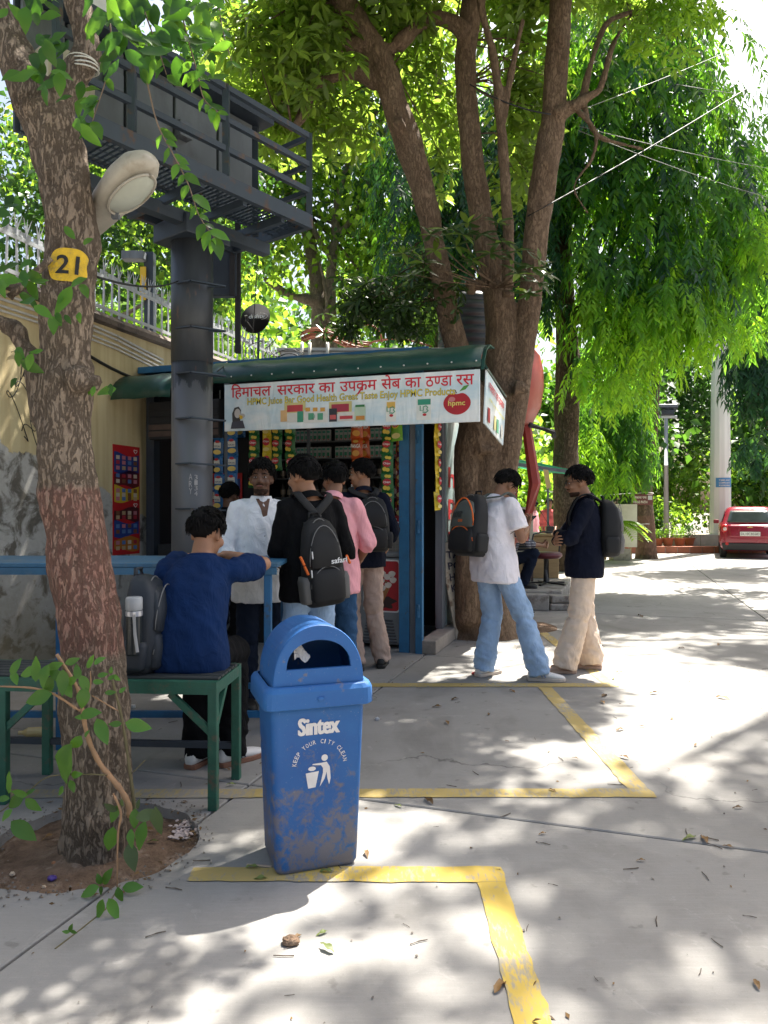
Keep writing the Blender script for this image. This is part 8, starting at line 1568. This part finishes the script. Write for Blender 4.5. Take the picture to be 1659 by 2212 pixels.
w = MB(); w.rbox((0.25, 0, 0.80), (0.14, 0.12, 0.12), 0.01); w.tube([V((0.25, 0, 0.86)), V((0.1, 0.0, 1.1)), V((0.0, 0, 1.25))], 0.008, 5); w.build('desk_lamp', m_black, dk)
ch = thing('office_chair', 'old maroon office chair with hoop arms on a flat star base', 'chair', V((2.46, 10.95, 0.25)), R(25))
m_maroon = mat('maroon_vinyl', (0.12, 0.02, 0.03), 0.4, var=0.2)
w = MB(); w.lathe([(0.0, 0.40), (0.20, 0.40), (0.235, 0.43), (0.24, 0.47), (0.20, 0.495), (0.0, 0.50)], n=24); w.build('seat', m_maroon, ch, smooth=True)
w = MB(); w.cyl((0, 0, 0.03), (0, 0, 0.40), 0.045, 0.04, 12); w.build('column', m_black, ch)
for q in range(5):
    a = q*2*math.pi/5; w = MB(); w.bar((0, 0, 0.035), (0.33*math.cos(a), 0.33*math.sin(a), 0.02), 0.04, 0.025); w.build('base_leg', m_black, ch)
w = MB(); w.tube([V((-0.24, 0.0, 0.46)), V((-0.26, 0.02, 0.62)), V((-0.20, 0.05, 0.76)), V((0, 0.08, 0.80)), V((0.20, 0.05, 0.78)), V((0.27, 0.02, 0.62)), V((0.24, 0.0, 0.46))], 0.013, 8); w.build('arm_hoop', m_black, ch, smooth=True)
# street name plate on the slim tree, white cord, cream board
pl_ = P(1387, 1077, 20.45); npl = thing('street_name_plate', 'dark red street name plate tied to the slim tree', 'sign', pl_)
w = MB(); w.rbox((0, 0, 0), (0.62, 0.03, 0.30), 0.01); w.build('plate', mat('plate_maroon', (0.12, 0.03, 0.025), 0.5), npl)
w = MB(); text_mb(w, 'िवकास पथ', V((-0.26, -0.0175, 0.02)), XB, ZB, 0.38, 0.09, bold=0.015); w.build('lettering', pcol((0.66, 0.62, 0.5)), npl)
w = MB(); text_mb(w, 'VIKAS PATH', V((-0.26, -0.0175, -0.11)), XB, ZB, 0.40, 0.075, bold=0.02); w.build('lettering', pcol((0.66, 0.62, 0.5)), npl)
w = MB(); w.box((0.22, -0.018, 0.05), (0.12, 0.004, 0.12)); w.build('plate_notice', pcol((0.5, 0.5, 0.5)), npl)
for py in (1063, 1130):
    w = MB(); c_ = P(1390, py, 20.9); w.tube([c_+V((0.27*math.cos(a), 0.27*math.sin(a), 0.01*math.sin(3*a))) for a in np.linspace(0, 6.28, 20)], 0.012, 5); w.tube([c_+V((-0.27, 0, 0)), c_+V((-1.6, -0.3, -0.1)), c_+V((-3.0, -0.6, 0.05))], 0.010, 5); tag(w.build('tied_rope', m_pipe), 'white cord tied round the slim tree, %s' % ('above the name plate' if py < 1100 else 'below the name plate'), 'cord')
cb = thing('cream_board', 'plain cream board on wooden legs beside the slim tree', 'board', V((6.62, 20.4, 0)))
w = MB(); a_, b_ = P(1311, 1180, 20.4), P(1376, 1087, 20.4); w.rbox(((a_.x+b_.x)/2-6.62, 0, (a_.z+b_.z)/2), (b_.x-a_.x, 0.04, b_.z-a_.z), 0.01); w.build('board_panel', mat('board_cream', (0.56, 0.54, 0.44), 0.6, var=0.1), cb)
for x in (-0.36, 0.36):
    w = MB(); w.bar((x, 0.05, 0), (x, 0.05, 0.5), 0.06, 0.05); w.build('leg', m_wood, cb)
w = MB(); w.rbox((0.0, -0.1, 0.16), (0.5, 0.4, 0.32), 0.02); w.build('foot_block', m_slab2, cb)
# poles
fm = thing('floodlight_mast', 'thin grey mast with a flat floodlight on its top bracket', 'lamp post', P(1439, 1178, 25.3)*1.0); fm.location.z = 0.2
q = fm.location; top = CAMH-0.2+(1104-900)/FPX*q.y; m_pgrey = mat('mast_grey', (0.42, 0.44, 0.46), 0.5, var=0.1)
w = MB(); w.tube([V((0, 0, 0)), V((0, 0, top))], [0.10, 0.06], 12); w.build('mast', m_pgrey, fm, smooth=True)
w = MB(); w.rbox((0, 0, top+0.02), (0.75, 0.12, 0.10), 0.02); w.build('bracket', m_pgrey, fm)
w = MB(); w.rbox((0, 0, top+0.32), (0.72, 0.35, 0.16), 0.03, rot=(R(-25), 0, 0)); w.rbox((0, -0.02, top+0.18), (0.5, 0.2, 0.2), 0.03); w.build('floodlight', m_dblue, fm)
wp = thing('white_pole', 'thick white tapering pole with a blue notice beside the red car', 'pole', P(1556, 1190, 25.0)*1.0); wp.location.z = 0; q = wp.location
w = MB(); w.lathe([(0.37, 0), (0.35, 0.5), (0.33, 3.0), (0.28, 7.0), (0.2, 12.0)], n=12); w.build('shaft', mat('pole_white', (0.66, 0.66, 0.62), 0.5, var=0.1, vscale=2, stretch=(3, 3, 0.2)), wp, smooth=False)
zz = CAMH+(1104-1041)/FPX*25; w = MB(); w.grid(lambda s, t: V((0.349*math.sin((s-0.5)*1.7), -0.349*math.cos((s-0.5)*1.7), zz-0.16+0.32*t)), 8, 1); w.build('blue_notice', pcol((0.06, 0.22, 0.45)), wp)
for k_, t_ in enumerate(('TIME ANY', 'COMPLAINT', '9205839863')):
    w = MB(); text_mb(w, t_, V((-0.19, -0.353, zz+0.05-0.09*k_)), XB, ZB, 0.38, 0.055, bold=0.02); w.v = [(p_[0], -0.356*math.cos(math.asin(max(-1, min(1, p_[0]/0.356)))), p_[2]) for p_ in w.v]; w.build('notice_lettering', pcol((0.62, 0.62, 0.6)), wp)
# planter kerbs and pots
pk0, pk1 = G(1402, 1192).x, G(1560, 1192).x; yk = 23.6
w = MB(); w.box2((7.6, yk+0.25, 0), (15, 30, 0.20)); tag(w.build('planting_bed', m_soil), kind='structure')
kr = thing('brick_kerb', 'low red brick kerb below the flower pots', 'kerb', V((7.6, yk, 0))); m_rbrick = mat('kerb_red', (0.36, 0.13, 0.075), 0.8, var=0.25, vscale=3, bump=0.3, bscale=20); bk2 = MB(); bk2.rbox((0, 0, 0.11), (0.385, 0.24, 0.22), 0.012); bme2 = bk2.mesh('brick', m_rbrick)
for q in range(16):
    o = bpy.data.objects.new('brick', bme2); COL.objects.link(o); o.parent = kr; o.location = (0.2+0.4*q, 0.12, 0)
w = MB(); w.box2((0, 0.01, 0), (6.4, 0.22, 0.19)); w.build('mortar', m_slab2, kr)
uk = thing('stone_step', 'pale stone step behind the red kerb near the car', 'step', V((10.0, 24.9, 0.0))); m_pstone = mat('pale_stone', (0.46, 0.42, 0.34), 0.8, var=0.15)
for q in range(6):
    w = MB(); w.rbox((0.4+0.8*q, 0, 0.29), (0.79, 0.5, 0.58), 0.015); w.build('step_block', m_pstone, uk)
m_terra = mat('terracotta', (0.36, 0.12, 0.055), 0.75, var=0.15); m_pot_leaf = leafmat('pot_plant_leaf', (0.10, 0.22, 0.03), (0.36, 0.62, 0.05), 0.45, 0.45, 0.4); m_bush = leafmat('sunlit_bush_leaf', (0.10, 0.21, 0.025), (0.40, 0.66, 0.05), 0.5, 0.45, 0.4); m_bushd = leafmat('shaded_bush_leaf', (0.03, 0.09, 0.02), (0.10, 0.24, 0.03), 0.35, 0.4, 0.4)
def pot(px, py, r_, h_, ph, lab, z=0.2, mt=None, Y=None):
    q = G(px, py, z) if Y is None else P(px, py, Y); q.z = z; t = thing('potted_plant', lab, 'potted plant', q, group='potted plants along the kerb')
    w_ = MB(); w_.lathe([(r_*0.68, 0), (r_*0.98, h_*0.85), (r_*1.1, h_*0.86), (r_*1.1, h_), (r_*0.95, h_), (r_*0.9, h_*0.9), (0.0, h_*0.9)], n=18); w_.build('pot', m_terra, t, smooth=False)
    crown_rand('foliage', t, mt or m_pot_leaf, [(q+V((0, 0, h_+ph*0.45)), r_*1.35, r_*1.35, ph*0.55)], 320, 0.075, T_OVAL, 0.0, per=4, tw=0.06)
pot(1421, 1170, 0.17, 0.27, 0.36, 'terracotta pot of bright shrub, first of the front row', 0.2, None, 24.15); pot(1443, 1172, 0.18, 0.29, 0.5, 'terracotta pot of feathery shrub, middle of the front row', 0.2, None, 24.1); pot(1468, 1172, 0.18, 0.28, 0.45, 'terracotta pot of bright shrub, last of the front row', 0.2, None, 24.15); pot(1489, 1157, 0.18, 0.28, 0.5, 'terracotta pot of dark shrub set back by the stone step', 0.2, m_bushd, 24.6)
def bush(name, lab, c_, rx, ry, h_, n, L, mt, cat='bush', T=T_BROAD, group='bushes behind the road'):
    t = thing(name, lab, cat, c_, group=group); bl_ = []
    for q in range(9):
        a = rl.uniform(0, 6.28); rr = math.sqrt(rl.random())*0.75; bl_.append((c_+V((math.cos(a)*rr*rx, math.sin(a)*rr*ry, h_*rl.uniform(0.2, 0.85))), rx*0.35, ry*0.4, h_*0.22))
    crown_rand('foliage', t, mt, bl_, n, L, T, 0.2, per=5, tw=L*1.2)
    w_ = MB()
    for q in range(5): w_.tube([c_+V((rl.uniform(-.2, .2), 0, 0)), c_+V((rl.uniform(-.5, .5)*rx, rl.uniform(-.4, .4)*ry, h_*0.7))], [0.03, 0.01], 5)
    w_.build('stems', m_bark3, t, world=True); return t
bush('sunlit_bush', 'tall sunlit lime green bush behind the apple booth', V((4.2, 22.0, 0)), 1.6, 1.5, 4.6, 2600, 0.22, m_bush)
bush('sunlit_bush', 'sunlit bush behind the desk and cooler', V((3.0, 19.5, 0)), 1.5, 1.2, 2.4, 1500, 0.18, m_bush)
bush('sunlit_bush', 'sunlit bush behind the drooping tree trunk', V((5.4, 24.5, 0)), 1.8, 1.2, 3.4, 1700, 0.22, m_bush)
bush('garden_bush', 'dark bush behind the street name plate', V((8.6, 26.0, 0)), 1.8, 1.3, 3.4, 1700, 0.22, m_bushd)
bush('garden_bush', 'light bush behind the flower pots', V((10.0, 26.5, 0.2)), 1.5, 0.9, 1.7, 1200, 0.16, m_bush)
bush('garden_bush', 'mid green bush between mast and white pole', V((12.0, 29.0, 0.2)), 1.4, 1.2, 3.8, 1500, 0.22, m_lfs)
bush('garden_bush', 'sunlit bush right behind the red car roof', V((13.6, 27.0, 0.2)), 1.7, 1.3, 3.4, 1900, 0.2, m_bush)
bush('garden_bush', 'dark leafy bush behind the white pole', V((12.4, 31.0, 0.2)), 3.2, 1.8, 8.5, 3800, 0.30, m_bushd)
bush('garden_bush', 'dark bush at the road end beyond the car', V((15.8, 29.0, 0.2)), 2.0, 1.6, 4.4, 1600, 0.26, m_bushd)
bush('garden_bush', 'broad shaded bush closing the gap behind the central tree', V((2.0, 24.0, 0)), 2.4, 1.6, 5.2, 2200, 0.26, m_lf)
bush('garden_bush', 'wide shaded hedge bush far behind the cream board', V((7.0, 29.5, 0)), 2.6, 1.6, 4.2, 2200, 0.26, m_lf)
bush('garden_bush', 'shaded bush far behind the sunlit bush', V((4.6, 29.5, 0)), 2.6, 1.6, 4.8, 2000, 0.28, m_bushd)
def palm(c_, h_, n, lab):
    t = thing('palm_plant', lab, 'palm', c_, group=None); w_ = MB(); w_.tube([c_, c_+V((0, 0, h_*0.5))], [0.06, 0.05], 8); w_.build('stem', m_bark3, t, world=True)
    P_, D_, N_, S_ = [], [], [], []
    for k in range(n):
        a = 2*math.pi*k/n+rl.uniform(-0.2, 0.2); o2 = V((math.cos(a), math.sin(a), 0)); el = rl.uniform(0.3, 1.2)
        for q in range(16):
            s_ = q/15; base = c_+V((0, 0, h_*0.5))+o2*(h_*0.75*s_)+V((0, 0, h_*(0.6*s_*el-0.55*s_*s_)))
            for sg in (-1, 1): P_.append(base); D_.append(o2*0.7+V((-o2.y, o2.x, 0))*sg+V((0, 0, -0.25))); N_.append((0, 0, 1)); S_.append(0.34*h_*(1-0.6*abs(s_-0.45)))
    bulk('fronds', t, m_bush, np.array(P_), np.array(D_), np.array(N_, float), np.array(S_), T_LANCE)
palm(V((6.25, 19.6, 0.5)), 1.1, 9, 'bright small palm behind the man in cream trousers')
# ---------------- red car
car = thing('red_car', 'small red hatchback seen from behind, parked by the kerb', 'car', V((10.52, 20.75, 0)), R(-24))
m_carp = mat('car_red', (0.24, 0.012, 0.03), 0.22, var=0.05, spec=0.6); m_cblk = mat('car_black_trim', (0.02, 0.02, 0.022), 0.6); m_tyre = mat('tyre', (0.015, 0.015, 0.015), 0.85); m_cglass = mat('car_glass', (0.05, 0.065, 0.06), 0.06, var=0.3, vscale=2, spec=0.7)
def plan(y0, y1, hw, z, r_=0.22, bow=0.05):
    out = []
    for cx, cy, a_ in ((hw-r_, y1-r_, 0), (-hw+r_, y1-r_, 90), (-hw+r_, y0+r_, 180), (hw-r_, y0+r_, 270)):
        for t in np.linspace(0, 90, 6):
            x, y = cx+r_*math.cos(R(a_+t)), cy+r_*math.sin(R(a_+t)); out.append(V((x, y+(bow*(x/hw)**2 if y < (y0+y1)/2 else 0), z)))
    return out
w = MB(); w.loft([plan(0.16, 3.38, 0.70, 0.22), plan(0.05, 3.45, 0.77, 0.34), plan(0.0, 3.48, 0.79, 0.52), plan(0.015, 3.46, 0.795, 0.72), plan(0.05, 3.40, 0.785, 0.90), plan(0.09, 3.1, 0.755, 0.99), plan(0.13, 2.75, 0.72, 1.04), plan(0.25, 2.45, 0.66, 1.24), plan(0.36, 2.2, 0.595, 1.42), plan(0.46, 2.05, 0.54, 1.485), plan(0.60, 1.8, 0.42, 1.51)]); w.build('body', m_carp, car, smooth=True)
def onrear(x, z):   # rear surface y at height z
    T_ = [(0.34, 0.05), (0.52, 0.0), (0.72, 0.015), (0.90, 0.05), (0.99, 0.09), (1.04, 0.13), (1.24, 0.25), (1.42, 0.36), (1.485, 0.46)]
    for (za, ya), (zb_, yb_) in zip(T_[:-1], T_[1:]):
        if z <= zb_: y = ya+(yb_-ya)*(z-za)/(zb_-za); break
    else: y = 0.46
    return y+0.05*(x/0.75)**2
def rearpatch(name, pts, m_, lift=0.012, par=car, n=6):
    w_ = MB(); xa, xb = pts[0], pts[1]
    w_.grid(lambda s, t: V(((xa[0]+(xb[0]-xa[0])*t)*(2*s-1), onrear((xa[0]+(xb[0]-xa[0])*t)*(2*s-1), xa[1]+(xb[1]-xa[1])*t)-lift, xa[1]+(xb[1]-xa[1])*t)), n*2, n); return w_.build(name, m_, par, smooth=True, solid=0.004)
rearpatch('rear_window', ((0.60, 1.05), (0.50, 1.39)), m_cglass); rearpatch('bumper', ((0.70, 0.24), (0.745, 0.45)), m_cblk, 0.02); rearpatch('tailgate_panel', ((0.56, 0.60), (0.58, 0.98)), m_carp, 0.014)
for sg in (-1, 1):
    w = MB(); w.ell((sg*0.655, onrear(0.655, 0.86)+0.02, 0.87), (0.105, 0.06, 0.125)); lo_ = w.build('tail_light', mat('tail_red', (0.45, 0.02, 0.02), 0.15), car, smooth=True)
    w = MB(); w.ell((sg*0.655, onrear(0.655, 0.86)-0.025, 0.86), (0.055, 0.025, 0.055)); w.build('lens', mat('tail_lens', (0.6, 0.5, 0.45), 0.15), lo_, smooth=True)
    w = MB(); w.cyl((sg*0.60, onrear(0.6, 0.42)-0.03, 0.43), (sg*0.60, onrear(0.6, 0.42)+0.02, 0.43), 0.045, n=14); w.build('fog_light', mat('tail_red', (0.45, 0.02, 0.02), 0.15), car)
    for y_ in (0.62, 2.85):
        w = MB(); w.lathe([(0.16, -0.09), (0.26, -0.09), (0.285, -0.06), (0.285, 0.06), (0.26, 0.09), (0.16, 0.09)], (sg*0.69, y_, 0.285), 24, axis=V((1, 0, 0))); wh = w.build('wheel', m_tyre, car, smooth=False)
        w = MB(); w.lathe([(0.01, 0.03), (0.15, 0.05), (0.17, 0.07), (0.17, -0.05)], (sg*0.69, y_, 0.285), 18, axis=V((sg, 0, 0))); w.build('rim', m_greyst, wh)
    w = MB(); w.add([V((sg*0.735, 0.42, 1.06)), V((sg*0.70, 2.4, 1.06)), V((sg*0.635, 2.05, 1.38)), V((sg*0.64, 0.62, 1.38))], [(0, 1, 2, 3)]); w.build('side_window', m_cglass, car, solid=0.01)
    w = MB(); w.rbox((sg*0.86, 2.15, 1.05), (0.16, 0.10, 0.12), 0.03); w.build('wing_mirror', m_carp, car)
w = MB(); w.rbox((0.0, onrear(0, 0.70)-0.03, 0.72), (0.52, 0.016, 0.12), 0.004); npo = w.build('number_plate', pcol((0.66, 0.65, 0.60)), car)
w = MB(); text_mb(w, 'DL10CB5583', V((-0.235, onrear(0, 0.70)-0.0395, 0.682)), XB, ZB, 0.47, 0.075, bold=0.01); w.build('plate_lettering', pcol((0.02, 0.02, 0.02)), npo)
w = MB(); yy = onrear(0, 0.92)-0.022; w.add([V((x, yy, 0.905+z)) for x, z in ((-0.065, -0.014), (-0.02, -0.014), (-0.026, -0.03), (0.02, -0.03), (0.026, -0.014), (0.065, -0.014), (0.07, 0.014), (0.02, 0.014), (0.026, 0.03), (-0.02, 0.03), (-0.026, 0.014), (-0.07, 0.014))], [tuple(range(12))]); w.build('badge', pcol((0.55, 0.42, 0.15)), car)
w = MB(); text_mb(w, 'SPARK', V((0.36, onrear(0.45, 0.9)-0.03, 0.90)), XB, ZB, 0.14, 0.025, bold=0.02); w.build('badge_lettering', pcol((0.55, 0.55, 0.55)), car)
w = MB(); w.tube([V((0, 0.24, 1.13)), V((0.18, 0.20, 1.08)), V((0.42, 0.19, 1.07))], 0.008, 5); w.build('wiper', m_cblk, car)
for sg in (-1, 1): 
    w = MB(); w.ell((sg*0.30, 0.62, 1.06), (0.17, 0.08, 0.13)); w.build('seat_back', mat('seat_maroon', (0.14, 0.06, 0.06), 0.8), car, smooth=True)
# ---------------- overhead wires
def wire(name, lab, p0, p1, sag, r_=0.006, m_=None):
    w_ = MB(); w_.tube([p0.lerp(p1, t)-V((0, 0, sag*4*t*(1-t))) for t in np.linspace(0, 1, 16)], r_, 5); return tag(w_.build(name, m_ or m_blkcable, smooth=True), lab, 'cable', 'overhead cables')
m_lcable = mat('pale_cable', (0.22, 0.22, 0.21), 0.6)
wire('overhead_cable', 'pale cable rising from the right stem towards the sky gap', P(1215, 250, 7.7), P(1720, 40, 12.0), 0.05, 0.0032, m_lcable)
wire('overhead_cable', 'pale cable running level to the white pole top', P(1460, 180, 9.5), P(1720, 215, 13.0), 0.02, 0.0032, m_lcable)
wire('overhead_cable', 'upper pale cable sloping down from the right stem', P(1250, 270, 7.8), P(1720, 370, 12), 0.05, 0.0032, m_lcable)
wire('overhead_cable', 'lower pale cable sloping down from the right stem', P(1250, 280, 7.8), P(1720, 440, 12), 0.06, 0.0032, m_lcable)
wire('overhead_cable', 'dark cable climbing from the right stem to the road side', P(1140, 465, 7.5), P(1720, 120, 11), 0.05, 0.007)
wire('overhead_cable', 'dark cable tied from stem to stem of the central tree', P(1015, 180, 7.5), P(1190, 245, 7.5), 0.05, 0.008)
wire('overhead_cable', 'black cable from the number tree to the billboard pole', P(190, 590, 3.05), P(385, 605, 6.0), 0.05, 0.006)
wire('overhead_cable', 'black cable sagging from the awning end past the dish', P(520, 740, 9.0), P(470, 800, 6.6), 0.03, 0.006)
wire('overhead_cable', 'black cable hanging from the platform down past the dish', P(560, 500, 9.0), P(545, 740, 10.0), 0.0, 0.007)
tg = thing('cable_tangle', 'tangled black cables on the fence below the dish', 'cable', P(600, 770, 10.0))
for q in range(12):
    c_ = P(575+rl.uniform(-25, 45), 735+rl.uniform(-20, 20), 10.0+rl.uniform(-0.2, 0.2)); w = MB(); a0_ = rl.uniform(0, 6); w.tube([c_+V((0.22*math.cos(a)*rl.uniform(0.8, 1.2), 0.1*math.sin(a*0.7), 0.16*math.sin(a)-0.05*a)) for a in np.linspace(a0_, a0_+rl.uniform(3, 6), 14)], 0.006, 4); w.build('cable', m_blkcable, tg, world=True, smooth=True)

# ---------------- small debris nobody could count
rg = np.random.default_rng(5)
def ground_pts(n):
    px = rg.uniform(0, 1659, n); py = 1104+2106/(1.9+16*rg.random(n)**1.7); Y = 2106/(py-1104); X = (px-829.5)/1560*Y
    return np.stack([X, Y, np.full(n, 0.004)], 1)
gp = ground_pts(900); clus = rg.normal(size=(260, 3))*np.array((0.5, 0.25, 0))+np.array((0.9, 7.6, 0.004)); j_ = rg.uniform(-3.4, 3.4, 220); jn = np.stack([KO.x+UX.x*0.07+VX.x*j_+rg.normal(size=220)*0.03, KO.y+UX.y*0.07+VX.y*j_+rg.normal(size=220)*0.03, np.full(220, 0.004)], 1)
a_ = rg.uniform(0, 6.28, 420); rr_ = PITR+rg.normal(size=420)*0.045; rim = np.stack([PITC.x+np.cos(a_)*rr_, PITC.y+np.sin(a_)*rr_, np.full(420, 0.004)], 1)
def scatter(name, lab, pts, m_, s0, s1, T):
    n = len(pts); d = rg.normal(size=(n, 3))*np.array((1, 1, 0.15)); nr = np.tile(np.array((0, 0, 1.0)), (n, 1))+rg.normal(size=(n, 3))*0.35; o = bulk(name, None, m_, pts, d, nr, rg.uniform(s0, s1, n), T); tag(o, lab); return o
scatter('leaf_fragments', 'dry leaf crumbs strewn over the paving', np.concatenate([gp[:90], clus[:120], jn[:40], rim[:110]]), m_dry, 0.012, 0.032, T_OVAL)
T_PEB = (np.array([(-0.5, 0, 0), (0.5, 0.1, 0), (0, 0.6, 0.0), (0.05, 0.2, 0.5), (0, -0.45, 0)], float), [(0, 3, 2), (2, 3, 1), (1, 3, 4), (4, 3, 0)])
scatter('grit', 'fine grit on the paving and round the tree pit', np.concatenate([gp[420:560], clus[160:], jn[60:], rim]), mat('grit_stone', (0.16, 0.14, 0.12), 0.9, var=0.4, vscale=3), 0.004, 0.013, T_PEB)
